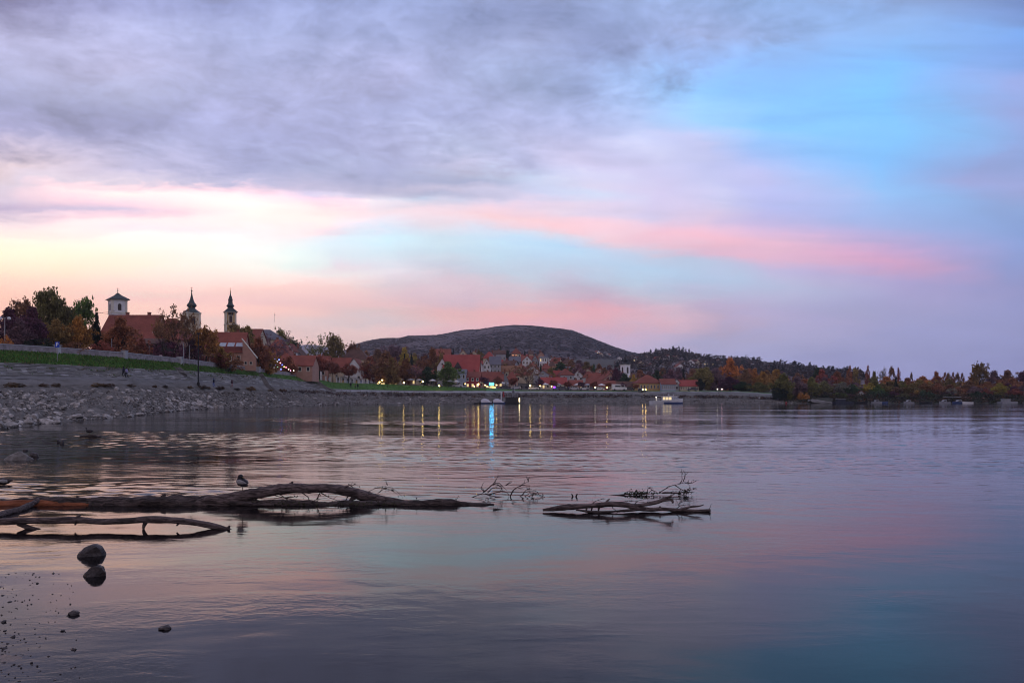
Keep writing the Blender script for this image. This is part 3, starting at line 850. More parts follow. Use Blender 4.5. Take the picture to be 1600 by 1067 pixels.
LC = dict(dry=(0.038,0.024,0.016), drydark=(0.020,0.014,0.012), drygold=(0.060,0.040,0.020), birch=(0.052,0.046,0.022), plum=(0.045,0.020,0.034), olive=(0.070,0.068,0.024), golden=(0.130,0.076,0.024), dkgreen=(0.020,0.036,0.020), rust=(0.108,0.050,0.028),
          orange=(0.175,0.078,0.026), brown=(0.085,0.048,0.028), redbrown=(0.098,0.038,0.028), purple=(0.072,0.046,0.056), yellow=(0.16,0.125,0.03),
          green=(0.042,0.062,0.020), grey=(0.085,0.078,0.072), black=(0.012,0.018,0.014), red=(0.118,0.040,0.032), olbrown=(0.085,0.064,0.026), willow=(0.085,0.08,0.045))
NUM = 'first second third fourth fifth sixth seventh eighth ninth tenth eleventh twelfth thirteenth fourteenth fifteenth sixteenth seventeenth eighteenth nineteenth twentieth twenty-first twenty-second twenty-third'.split()
NP = {}
for k, i in PROTO: NP[k] = max(NP.get(k, 0), i+1)
TREE_N = [0]
def tree(kind, px, top, base, w, d, col, label, name='tree', cat='tree', group=None):
    """px/top/base/w are what the tree spans when seen from the bank at distance d"""
    g = gz(px, d) if d < 560 else CH + (HZ - base)/F*d
    h = CH + (HZ - top)/F*d - g
    width = w / F * d
    TREE_N[0] += 1
    tm, cm = PROTO[(kind, TREE_N[0] % NP[kind])]
    root = empty(name, ((px-800)/F*d, d, g), random.uniform(0, 6.28))
    tag(root, label, cat, group)
    s = (width/10, width/10, max(h, .6)/10)
    for nm, me in (('trunk', tm), ('crown', cm)):
        o = link_mesh(nm, me, root); o.scale = s
        if nm == 'crown':
            c = LC[col]; k = random.uniform(.85, 1.18)
            k *= 2.7
            o.color = (c[0]*k*random.uniform(.93,1.07), c[1]*k*random.uniform(.93,1.07), c[2]*k, 1)
    return root

T = tree
# --- left, behind the parapet wall
T('bushy', 14, 479, 548, 62, 134, 'plum', 'dark plum tree at the left edge behind the double-headed street lamp')
T('bushy', 50, 480, 548, 60, 130, 'plum', 'dark plum bushy tree in front of the tall weeping birch')
T('domed', 34, 470, 548, 50, 168, 'brown', 'thin brown tree showing above the plum trees at the far left')
T('birch', 73, 449, 548, 52, 141, 'birch', 'tall weeping olive birch, the highest tree on the left')
T('birch', 93, 466, 548, 40, 148, 'birch', 'shorter weeping olive birch against the right flank of the tallest birch')
T('bushy', 108, 480, 550, 40, 152, 'dkgreen', 'dark green tree squeezed between the birches and the golden tree')
T('domed', 128, 466, 550, 46, 158, 'green', 'dark green tree with a pointed top left of the white bell tower')
T('bushy', 122, 493, 551, 52, 139, 'golden', 'golden-brown bushy tree behind the blue parking sign')
T('conifer', 151, 489, 552, 34, 147, 'black', 'near-black tree between the golden and the rust tree')
T('bushy', 188, 494, 556, 62, 146, 'rust', 'rust-orange bushy tree below the white bell tower')
T('shrub', 8, 521, 546, 24, 121, 'orange', 'small orange shrub behind the wall at the left edge', 'shrub', 'shrub')
T('shrub', 60, 527, 550, 46, 125, 'black', 'low dark hedge bush at the feet of the plum trees', 'shrub', 'shrub')
T('shrub', 112, 532, 553, 40, 131, 'brown', 'low brown bush just right of the blue parking sign', 'shrub', 'shrub')
T('shrub', 158, 530, 556, 40, 138, 'redbrown', 'low red-brown bush under the near-black tree', 'shrub', 'shrub')
T('bare', 274, 487, 566, 56, 168, 'brown', 'tall thinly leaved tree in front of the left onion-domed tower')
T('bare', 254, 503, 566, 36, 164, 'brown', 'bare dark tree left of the thinly leaved tall one, by the round white sign')
T('bare', 296, 500, 567, 36, 176, 'brown', 'bare twiggy tree just below the left onion-domed tower')
T('shrub', 262, 530, 566, 50, 167, 'plum', 'dark undergrowth bush at the feet of the bare trees', 'shrub', 'shrub')
T('domed', 320, 513, 571, 54, 181, 'golden', 'golden-brown loose tree behind the black lamp post')
T('shrub', 335, 548, 572, 50, 186, 'redbrown', 'reddish bush under the skylight house left of its gable', 'shrub', 'shrub')
T('bushy', 386, 508, 577, 62, 262, 'olbrown', 'olive-brown tree in front of the grey church roof')
T('bushy', 404, 526, 582, 48, 222, 'rust', 'rust-brown egg-shaped tree beside the wall pier')
T('bushy', 420, 548, 583, 34, 226, 'golden', 'low golden tree leaning on the rust egg-shaped tree')
T('bare', 430, 528, 583, 44, 240, 'purple', 'bare purple-grey tree behind the coloured lights')
T('domed', 442, 515, 560, 28, 330, 'olive', 'olive tree standing right of the church roof end')
T('domed', 458, 530, 566, 28, 335, 'dkgreen', 'dark tree between the church and the far pale hill')
T('bare', 499, 531, 570, 34, 350, 'olive', 'spiky dark tree left of the tall open-crowned one')
T('domed', 523, 523, 572, 34, 350, 'olbrown', 'tall open-crowned tree standing clear against the pink sky')
T('domed', 551, 536, 570, 24, 370, 'brown', 'small sparse brown tree right of the tall open-crowned one')
T('bushy', 150, 505, 553, 44, 150, 'brown', 'brown tree half hidden between the near-black tree and the golden one')
T('bushy', 88, 498, 549, 50, 136, 'olbrown', 'olive-brown tree in front of the two weeping birches')
T('bushy', 30, 498, 546, 50, 126, 'purple', 'mauve-brown bush mass behind the street lamp at the far left')
T('bushy', 222, 527, 561, 34, 158, 'redbrown', 'red-brown bush right of the rust-orange tree')
T('shrub', 205, 536, 559, 44, 148, 'rust', 'low rust bush at the feet of the rust-orange tree', 'shrub', 'shrub')
T('bushy', 300, 530, 569, 40, 178, 'plum', 'dark bush under the bare twiggy tree', 'shrub', 'shrub')
T('bushy', 365, 548, 578, 40, 232, 'brown', 'brown bush at the right end of the skylight house', 'shrub', 'shrub')
T('domed', 372, 507, 560, 40, 300, 'olbrown', 'olive-brown crown between the clock tower and the slate roof')
T('bushy', 470, 562, 590, 40, 283, 'purple', 'mauve bush before the brick-red low roof', 'shrub', 'shrub')
T('shrub', 356, 549, 577, 46, 190, 'rust', 'rust bush covering the front of the skylight house', 'shrub', 'shrub')
T('bushy', 345, 541, 574, 34, 187, 'golden', 'small golden tree before the skylight house')
T('bushy', 452, 556, 585, 34, 256, 'rust', 'rust tree in front of the long low pink house')
# --- centre, along the terraces
T('globe', 499, 555, 601, 44, 296, 'red', 'red umbrella-shaped tree at the left end of the terraces')
T('globe', 520, 564, 601, 30, 292, 'redbrown', 'clipped red-brown tree, second of the terrace row')
T('globe', 545, 567, 601, 32, 293, 'redbrown', 'clipped red-brown tree in front of the white gable house')
T('bushy', 578, 556, 604, 40, 318, 'redbrown', 'red-brown tree right of the white gable house')
T('bushy', 603, 549, 604, 58, 306, 'brown', 'large brown tree over the yellow terrace lights')
T('bushy', 612, 558, 605, 34, 303, 'olbrown', 'dark olive tree at the right flank of the large brown tree')
T('bushy', 634, 560, 605, 38, 312, 'rust', 'rust tree between the terrace lights and the dark green pair')
T('bare', 650, 576, 606, 34, 305, 'purple', 'purple-grey thin tree between the terrace lamps')
T('bushy', 632, 543, 585, 32, 420, 'yellow', 'yellow-green tree rising behind the rust terrace tree')
T('conifer', 632, 553, 582, 15, 395, 'black', 'left of the two small dark spruces below the hill')
T('conifer', 643, 551, 582, 18, 395, 'black', 'right of the two small dark spruces below the hill')
T('domed', 616, 540, 585, 44, 440, 'purple', 'mauve leafless tree on the skyline left of the hill foot')
T('bushy', 590, 546, 585, 46, 430, 'brown', 'dull brown tree behind the dark-roofed house')
T('bushy', 676, 543, 596, 40, 352, 'rust', 'tall rust tree left of the large red roof')
T('bushy', 690, 552, 596, 28, 345, 'olbrown', 'olive-brown tree touching the left gable of the large red roof')
T('bushy', 668, 572, 607, 36, 309, 'dkgreen', 'dark green tree, left of the two round ones by the blue house')
T('bushy', 700, 565, 606, 44, 308, 'green', 'round dark green tree in front of the pale blue house')
T('bushy', 655, 562, 598, 40, 360, 'brown', 'brown tree in the middle of the town below the hill foot')
T('conifer', 708, 542, 556, 9, 470, 'black', 'slim dark spruce above the large red roof')
T('conifer', 735, 548, 562, 14, 450, 'black', 'dark pointed tree in front of the ochre-roofed houses')
T('conifer', 782, 540, 556, 16, 500, 'dkgreen', 'dark spruce on the crest left of the lit orange house')
T('bushy', 793, 547, 560, 18, 495, 'black', 'near-black bush right of the crest spruce')
T('conifer', 820, 547, 560, 10, 495, 'black', 'small dark spruce between the two lit crest houses')
T('bushy', 748, 545, 562, 16, 480, 'olbrown', 'small olive tree between the ochre and the white houses')
T('bare', 825, 571, 602, 44, 345, 'brown', 'wide bare brown tree in front of the ochre strip roof')
T('conifer', 845, 572, 594, 18, 372, 'dkgreen', 'dark green spruce below the white villa')
T('bushy', 876, 566, 592, 46, 385, 'dkgreen', 'broad dark green tree right of the hillside villa')
T('bushy', 892, 561, 592, 34, 420, 'brown', 'brown tree rising behind the broad dark green one')
T('bushy', 904, 568, 596, 30, 380, 'purple', 'plum-grey tree right of the broad dark green one')
T('conifer', 928, 569, 594, 18, 400, 'dkgreen', 'tall dark spruce halfway between the villa and the white belfry')
T('bushy', 944, 575, 598, 32, 390, 'brown', 'dull brown tree left of the plum tree by the belfry')
T('bushy', 962, 574, 600, 26, 352, 'plum', 'plum tree left of the white belfry')
T('bushy', 976, 583, 602, 30, 350, 'dkgreen', 'dark green tree under the white belfry')
T('bushy', 990, 585, 603, 18, 345, 'yellow', 'small yellow-olive tree right under the white belfry')
T('bushy', 860, 574, 594, 26, 368, 'olbrown', 'olive-brown tree between the villa and the row of red roofs')
T('bushy', 770, 566, 584, 26, 400, 'green', 'green garden tree below the row of white gables')
T('bushy', 790, 568, 584, 24, 405, 'olbrown', 'olive garden tree below the pale grey hillside house')
# clipped globe trees on the promenade
GLB = [(757,588,18),(778,588,17),(802,589,18),(843,591,16),(865,593,17),(887,595,15),(908,596,13),(928,596,15),(951,597,14),(973,598,16),(994,600,14)]
ORD = ['first','second','third','fourth','fifth','sixth','seventh','eighth','ninth','tenth','eleventh']
for i, (px, top, w) in enumerate(GLB):
    T('globe', px, top, 609, w, 309, 'redbrown' if i % 3 else 'plum', f'clipped round dark red tree, {ORD[i]} from the left in the promenade row', group='clipped round trees along the promenade')
# --- right of the town
T('conifer', 1068, 576, 606, 16, 345, 'black', 'dark spruce behind the white gable and the bright red roof')
T('bushy', 1026, 578, 600, 26, 352, 'dkgreen', 'dark green tree left of the spruce behind the red-roofed row')
T('bushy', 1048, 576, 600, 34, 372, 'purple', 'mauve-brown tree behind the red-roofed row')
T('bushy', 1096, 574, 611, 44, 340, 'olbrown', 'olive-brown tree right of the bright red roof')
T('bushy', 1094, 591, 612, 20, 325, 'black', 'near-black bush at the right end of the bright red roof', 'shrub', 'shrub')
T('bushy', 1118, 575, 612, 40, 345, 'purple', 'mauve tree between the red roof and the big orange tree')
T('bushy', 1141, 558, 612, 40, 350, 'orange', 'big orange tree standing above everything right of the town')
T('bushy', 1140, 588, 613, 46, 322, 'plum', 'dark plum tree at the foot of the big orange one')
T('bushy', 1165, 577, 613, 34, 338, 'brown', 'dull brown tree right of the big orange one')
T('poplar', 1178, 577, 613, 27.0, 345, 'orange', 'slender orange tree right of the dull brown one')
T('bushy', 1192, 580, 614, 34, 335, 'golden', 'golden tree, left one behind the shore willows')
T('bushy', 1213, 576, 615, 40, 345, 'golden', 'tall golden tree right behind the shore willows')
T('bushy', 1160, 596, 613, 40, 318, 'dkgreen', 'dark bush below the dull brown tree', 'shrub', 'shrub')
T('bushy', 1185, 597, 614, 44, 316, 'olive', 'olive bush at the roadside left of the willows', 'shrub', 'shrub')
T('bushy', 1224, 583, 626, 44, 283, 'olive', 'large olive willow at the edge of the water')
T('bushy', 1218, 600, 627, 30, 281, 'black', 'dark bush in front of the large olive willow', 'shrub', 'shrub')
T('bushy', 1246, 588, 625, 36, 290, 'purple', 'plum-brown tree right of the large olive willow')
T('shrub', 1254, 611, 627, 22, 281, 'orange', 'round orange bush at the water edge by the red buoy', 'shrub', 'shrub')
T('bushy', 1268, 589, 623, 36, 292, 'olive', 'olive tree behind the boat ramp')
T('bushy', 1288, 594, 620, 32, 300, 'willow', 'pale olive willow above the boat ramp')
T('bushy', 1284, 577, 618, 34, 335, 'red', 'red tree on the skyline above the boat ramp')
T('domed', 1277, 575, 618, 16, 345, 'dkgreen', 'flat-topped dark tree poking above the red skyline tree')
T('bushy', 1308, 580, 618, 40, 338, 'rust', 'rust tree right of the red skyline tree')
T('poplar', 1327, 573, 618, 14.9, 345, 'rust', 'slim rust poplar, first of the two close skyline poplars')
T('poplar', 1337, 574, 618, 17.6, 345, 'olbrown', 'slim olive poplar, second of the two close skyline poplars')
T('bushy', 1318, 597, 620, 34, 305, 'grey', 'grey-green willow above the moored barge')
T('bushy', 1332, 600, 621, 30, 302, 'dkgreen', 'dark green tree left of the little white house')
T('poplar', 1356, 573, 617, 12.2, 350, 'redbrown', 'slim plum-red poplar above the little white house')
T('bushy', 1366, 580, 617, 18, 345, 'olive', 'olive tree beside the plum-red poplar')
T('bare', 1378, 580, 617, 14, 350, 'grey', 'pale leafless tree between the poplars')
T('poplar', 1393, 572, 617, 14.9, 350, 'brown', 'tall brown poplar widening to the top')
T('poplar', 1404, 576, 617, 10.8, 350, 'red', 'narrow red poplar above the black fir')
T('poplar', 1424, 581, 617, 6.8, 350, 'brown', 'tiny lone poplar in the skyline gap')
T('bushy', 1360, 598, 621, 30, 304, 'yellow', 'yellow-green tree right of the little white house')
T('bushy', 1372, 601, 622, 26, 300, 'green', 'green tree beside the yellow-green one')
T('conifer', 1400, 589, 618, 17, 312, 'black', 'black fir standing in the autumn wood')
T('bushy', 1385, 588, 618, 40, 330, 'orange', 'dull orange tree left of the black fir')
T('bushy', 1418, 590, 618, 34, 328, 'rust', 'rust tree right of the black fir')
T('shrub', 1435, 608, 624, 24, 292, 'golden', 'low golden willow bush on the right bank', 'shrub', 'shrub')
T('bushy', 1442, 587, 617, 40, 335, 'orange', 'orange-brown tree behind the low golden willow')
T('bushy', 1463, 580, 617, 22, 340, 'rust', 'rust tree with a raised top in the right-hand wood')
for i, px in enumerate((1476,1482,1489,1496,1503)):
    T('poplar', px, (583,582,583,582,584)[i], 617, 12, 345, ('rust','brown')[i % 2], f'small pointed tree top, {ORD[i]} from the left of five on the right skyline', group='five pointed tree tops on the skyline')
T('bushy', 1520, 586, 617, 40, 335, 'golden', 'golden-brown tree left below the tallest tree of the right wood')
T('domed', 1531, 567, 617, 28, 328, 'olbrown', 'tallest tree of the right-hand wood, standing high over the others')
T('bushy', 1553, 579, 617, 34, 330, 'purple', 'mauve tree right of the tallest wood tree')
T('bushy', 1574, 578, 617, 36, 328, 'brown', 'dull brown tree near the right edge of the photo')
T('bushy', 1597, 580, 617, 34, 326, 'plum', 'plum tree at the right edge of the photo')
T('bushy', 1562, 598, 622, 30, 300, 'yellow', 'yellow tree lighting up the dark right wood')
T('bushy', 1587, 607, 624, 34, 292, 'red', 'red bush above the long pale barge')
T('bushy', 1540, 607, 624, 26, 294, 'redbrown', 'red-brown bush behind the boathouse')
T('shrub', 1487, 605, 623, 18, 295, 'grey', 'grey-olive willow behind the moored boats', 'shrub', 'shrub')
T('shrub', 1503, 611, 624, 22, 292, 'rust', 'rust bush left of the boathouse', 'shrub', 'shrub')
# filler of the wood on the right bank: two rows, every crown its own tree
rows = [('rear', 1262, 1640, 25, 322, 592, 34, ['rust','olbrown','purple','brown','olive']), ('middle', 1300, 1640, 20, 308, 600, 30, ['purple','brown','plum','rust','olbrown']), ('front', 1290, 1640, 17, 291, 611, 24, ['dkgreen','green','plum','olive','brown','dkgreen'])]
CW = dict(rust='rust', olbrown='olive-brown', purple='mauve', brown='brown', olive='olive', plum='plum', dkgreen='dark green', green='green', redbrown='red-brown', grey='grey', golden='golden')
for rn, a, b, st, d, top, w, cols in rows:
    i, px = 0, a
    nn = len(range(a, b, st))
    while px < b:
        c = cols[(i*7+i//3) % len(cols)]
        T('bushy' if rn != 'front' else ('shrub' if i % 2 else 'bushy'), px + random.uniform(-5,5), top + random.uniform(-4,6), 620, w*random.uniform(.85,1.3), d + random.uniform(-5,6), c,
          f'{CW[c]} tree, {NUM[i]} from the left in the {rn} row of the right-bank wood', group=f'{rn} row of the right-bank wood')
        px += st; i += 1
# trees filling the town between the roofs
FILL = [(470,548,300,'brown'),(482,552,340,'olbrown'),(508,548,370,'brown'),(560,552,400,'purple'),(572,548,410,'brown'),(606,552,360,'rust'),(648,552,430,'olbrown'),(664,552,430,'purple'),
        (722,552,460,'brown'),(760,553,470,'olbrown'),(800,556,460,'purple'),(815,572,400,'redbrown'),(835,572,400,'purple'),(868,560,470,'brown'),(880,558,480,'purple'),(905,562,470,'purple'),
        (917,565,440,'olbrown'),(936,568,450,'brown'),(952,570,450,'purple'),(1000,578,420,'rust'),(1014,580,400,'purple'),(1036,575,430,'brown'),(1060,573,440,'purple'),(1082,576,420,'brown'),(1104,573,430,'olbrown'),
        (1126,572,430,'rust'),(1150,575,420,'purple'),(1170,576,430,'rust'),(1198,578,430,'brown'),(1222,580,430,'purple'),(1246,582,430,'brown'),(855,568,440,'olbrown'),(895,572,400,'rust'),(925,580,380,'purple')]
FC = {}
FILL.sort()
for i, (px, top, d, c) in enumerate(FILL):
    FC[c] = FC.get(c, -1) + 1
    T('bushy', px, top, 600, random.uniform(24, 36), d, c, f'{CW[c]} tree among the town roofs, {NUM[FC[c]]} {CW[c]} one from the left' , group='trees between the roofs of the town')
# tree belt that reads as one mass on the ridge
def ridge_wood():
    mb = MB()
    prof = [(940,589.5),(975,574.5),(1000,566.5),(1020,562.5),(1048,559),(1062,559.5),(1080,563.5),(1098,568.5),(1120,571.5),(1150,572.5),(1180,575.5),(1210,579.5),(1240,583.5),(1270,586.5),(1310,590.5),(1360,595.5)]
    for i in range(1500):
        px = random.uniform(940, 1350); t = random.random()**0.7
        d = lerp(580, 1250, t); zr = CH + (HZ - interp(prof, px))/F*1250
        s = t*t*(3-2*t)*.35 + .65*math.sin(t*math.pi/2)
        z = lerp(12, zr, s); x = (px-800)/F*d
        h = random.uniform(6, 11) * (1.35 if random.random() < .08 else 1); w = h*random.uniform(.32,.5)
        mb.m = random.choice((0,0,1,1,2,3,4))
        con = mb.m == 3
        for q in range(48):
            if con:
                f = random.random(); rr = w*.8*(1-f)
                a = random.uniform(0,6.28); p = Vector((x+rr*math.cos(a), d+rr*math.sin(a), z+f*h*1.2))
            else:
                v = Vector((random.gauss(0,1),random.gauss(0,1),random.gauss(0,1))).normalized()*random.uniform(.5,1)
                p = Vector((x+v.x*w, d+v.y*w, z+h*.5+v.z*h*.5))
            leafquad(mb, p, w*.31, 1.5)
    ms = [mat('ridge_leaf_brown', (0.052,0.037,0.037), 1, .3, .3), mat('ridge_leaf_mauve', (0.048,0.038,0.045), 1, .3, .3), mat('ridge_leaf_rust', (0.074,0.042,0.032), 1, .3, .3), mat('ridge_needles', (0.020,0.025,0.026), 1, .3, .3), mat('ridge_leaf_olive', (0.048,0.043,0.032), 1, .3, .3)]
    tag(mb.build('ridge_woods', ms), 'autumn woods covering the low ridge', None, None, 'stuff')
ridge_wood()
def hill_wood():
    """crowns breaking the outline of the big hill and covering its face"""
    prof = [(500,566),(545,551),(561,544),(577,540),(600,536.5),(626,536),(639,533),(660,532.5),(683,532),(707,528),(724,524.5),(749,523.5),(773,520),(790,518.2),(804,517.3),(830,518),(854,520.5),(875,522.5),(892,525),(911,532),(936,541),(960,550),(985,557),(1040,566),(1100,576),(1160,584)]
    mb = MB()
    for i in range(11000):
        px = random.uniform(548, 1000); t = random.random()**.5
        d = lerp(950, 2510, t); zr = CH + (HZ - interp(prof, px))/F*2500
        tt = (d-900)/1600; s = tt*tt*(3-2*tt)*.35 + .65*math.sin(min(1,tt)*math.pi/2)
        z = lerp(22, zr, s); x = (px-800)/F*d
        w = random.uniform(4,7); mb.m = random.choice((0,1,1,2,3))
        for q in range(9):
            v = Vector((random.gauss(0,1),random.gauss(0,1),abs(random.gauss(0,1)))).normalized()
            leafquad(mb, Vector((x+v.x*w, d+v.y*w, z+v.z*w*.30)), w*.6, 5.0)
    ms = [mat('hill_leaf_a', (0.074,0.054,0.062), 1, .3, .1), mat('hill_leaf_b', (0.070,0.055,0.066), 1, .3, .1), mat('hill_leaf_c', (0.082,0.058,0.060), 1, .3, .1), mat('hill_leaf_d', (0.066,0.053,0.060), 1, .3, .1)]
    tag(mb.build('hill_woods', ms), 'leafless autumn woods covering the rounded hill', None, None, 'stuff')
hill_wood()

# ---------------------------------------------------------------- buildings
def pxw(a, b, d): return (b - a) / F * d
def hgt(y, d): return CH + (HZ - y) / F * d
def roof_mesh(kind, w, dp, ze, zr, ov=0.35, th=0.16, side_in=None):
    """kind 'side': ridge along x; 'front': ridge along y; 'hip': hipped, ridge along x"""
    mb = MB(); a, b = w/2+ov, dp/2+ov
    if kind == 'front':
        sl = (zr-ze)/(w/2); zl = ze - ov*sl
        mb.prism([(-a, zl), (0, zr), (a, zl), (a, zl+th), (0, zr+th*1.3), (-a, zl+th)][::-1], -b, b)
    elif kind == 'side':
        sl = (zr-ze)/(dp/2); zl = ze - ov*sl
        P = [(-b, zl), (0, zr), (b, zl), (b, zl+th), (0, zr+th*1.3), (-b, zl+th)]
        n = 6
        vs = [(-a, y, z) for y, z in P] + [(a, y, z) for y, z in P]
        mb.add(vs, [tuple(range(n)), tuple(range(2*n-1, n-1, -1))] + [((i+1) % n, i, n+i, n+(i+1) % n) for i in range(n)])
    else:
        ins = side_in if side_in is not None else min(w, dp)*0.45
        r = max(0.02, w/2 - ins)
        mb.add([(-a,-b,ze),(a,-b,ze),(a,b,ze),(-a,b,ze),(-a,-b,ze+th),(a,-b,ze+th),(a,b,ze+th),(-a,b,ze+th),(-r,0,zr+th),(r,0,zr+th)],
               [(3,2,1,0),(0,1,5,4),(1,2,6,5),(2,3,7,6),(3,0,4,7),(4,5,9,8),(5,6,9),(6,7,8,9),(7,4,8)])
    return mb
def window(parent, c, w, h, nx=0, ny=-1, lit=None, frame=TRIM, panes=True):
    """a framed window standing 3 cm proud of the wall face it sits on; (nx,ny) faces outward"""
    ang = math.atan2(ny, nx) + math.pi/2
    f = MB(); t = max(.08, w*.13); cs, sn = math.cos(ang), math.sin(ang)
    def bar(ox, oz, bw, bh, dep, off):
        f2.box((c[0]+cs*ox+nx*off, c[1]+sn*ox+ny*off, c[2]+oz), (bw, dep, bh), ang)
    f2 = f
    bar(-w/2+t/2, 0, t, h, .12, .04); bar(w/2-t/2, 0, t, h, .12, .04)
    bar(0, h/2-t/2, w-2*t, t, .12, .04); bar(0, -h/2+t/2, w-2*t, t, .12, .04); bar(0, -h/2-.04, w+.2, .08, .2, .07)
    o = f.build('window', frame, parent)
    f2 = MB(); bar(0, 0, w-2*t, h-2*t, .06, .02)
    f2.build('pane', lit if lit else GLASS, o)
    return o
def house(label, px0, px1, d, base, eave, ridge, kind, wallm, roofm, depth=None, rz=0.0, rows=1, cols=None, lit=(), chim=1, cat='house', name='house', group=None,
          hip=None, gable_win=True, door=False, litm=None, frame=TRIM):
    w = pxw(px0, px1, d); dp = depth if depth else max(6.0, min(12, w*0.8))
    g = hgt(base, d); ze = max(.8, hgt(eave, d)-g); zr = max(ze+.6, hgt(ridge, d)-g)
    root = empty(name, ((px0+px1)/2/F*d - 800/F*d, d + dp/2, g), rz); tag(root, label, cat, group)
    wl = MB()
    if kind == 'front': wl.prism([(-w/2,-2.5),(w/2,-2.5),(w/2,ze),(0,zr-.05),(-w/2,ze)][::-1], -dp/2, dp/2)
    elif kind == 'side':
        P = [(-dp/2,-2.5),(dp/2,-2.5),(dp/2,ze),(0,zr-.05),(-dp/2,ze)]; n = 5
        wl.add([(-w/2,y,z) for y,z in P]+[(w/2,y,z) for y,z in P], [tuple(range(n)), tuple(range(2*n-1,n-1,-1))]+[((i+1) % n,i,n+i,n+(i+1) % n) for i in range(n)])
    else: wl.box((0,0,(ze-2.5)/2), (w,dp,ze+2.5))
    wo = wl.build('wall', wallm, root)
    rf = roof_mesh(kind, w, dp, ze, zr, side_in=hip).build('roof', roofm, root)
    for k in range(chim):
        cx = random.uniform(-.3,.3)*w if kind != 'front' else random.choice((-1,1))*.15*w
        cy = 0.12*dp if kind != 'front' else random.uniform(-.2,.2)*dp
        c = MB(); c.box((cx, cy, zr+.05), (.7,.6,1.7)); c.box((cx, cy, zr+.95), (.85,.75,.14)); c.build('chimney', mat('chimney_brick',(0.2,0.085,0.06),.9,.3,4), rf)
    ncol = cols if cols is not None else max(1, int(w/3.0))
    wi = 0
    sh = ze/rows
    for r in range(rows):
        for c in range(ncol):
            x = (c+.5)/ncol*w - w/2
            hh = min(1.5, sh*.55); ww = min(1.1, w/ncol*.5)
            window(root, (x, -dp/2, r*sh + sh*.56), ww, hh, 0, -1, (litm or LIT) if wi in lit else None, frame)
            wi += 1
    if kind == 'front' and gable_win and zr-ze > 2: window(root, (0, -dp/2, ze+(zr-ze)*.32), .8, 1.0, 0, -1, None, frame)
    if door:
        m = MB(); m.box((w*.36, -dp/2-.03, 1.05), (1.0,.1,2.1)); m.build('door', DARKW, root)
    return root

def face_window(mb, c, w, h, n=8):
    """arched opening: flat slab with a round head, in the x-z plane, 6 cm thick"""
    pts = [(c[0]-w/2, c[2]-h/2), (c[0]+w/2, c[2]-h/2)]
    for k in range(n+1):
        t = math.pi*k/n
        pts.append((c[0]+w/2*math.cos(t), c[2]+h/2-w/2+w/2*math.sin(t)))
    mb.prism(pts[::-1], c[1]-.05, c[1]+.05)
def rot_z(mb, a):
    cs, sn = math.cos(a), math.sin(a)
    mb.v = [(x*cs-y*sn, x*sn+y*cs, z) for x,y,z in mb.v]

# white bell tower with a low pyramid roof
def bell_tower():
    d = 262; s = 4.6; g = 12.0; a = R(40)
    root = empty('bell_tower', ((184-800)/F*d, d, g), a); tag(root, 'square white bell tower with low pyramid roof on the left', 'tower')
    ze, zt, zc = hgt(469, d)-g, hgt(457.5, d)-g, hgt(449.5, d)-g
    m = MB(); m.box((0,0,(ze-4)/2), (s,s,ze+4)); m.build('shaft', WHITE, root)
    m = MB(); m.box((0,0,ze-.15), (s+.5,s+.5,.3)); m.box((0,0,hgt(489.5,d)-g), (s+.35,s+.35,.3)); m.build('cornice', TRIM, root)
    m = MB(); m.lathe([(s/2+.75, ze), (s/2+.7, ze+.2), (s*.22, ze+(zt-ze)*.62), (.12, zt)], sq=True); m.build('roof', COPPER, root)
    m = MB(); m.lathe([(.1,zt-.1),(.08,zt+.5),(.24,zt+.65),(.08,zt+.8),(.05,zc)], 6); m.box((0,0,zc-.55),(.7,.09,.09)); m.build('cross', BLACK, root)
    for k in range(4):
        m = MB(); face_window(m, (0, -s/2-.04, hgt(480.5,d)-g), 1.05, 2.2); rot_z(m, k*math.pi/2); m.build('belfry_opening', DARKW, root)
        m = MB()
        for sx in (-1, 1): m.box((sx*(s/2-.3), -s/2-.06, (hgt(470,d)+hgt(489,d))/2-g), (.45,.1,hgt(470,d)-hgt(488.5,d)))
        rot_z(m, k*math.pi/2); m.build('corner_pilaster', TRIM, root)
bell_tower()

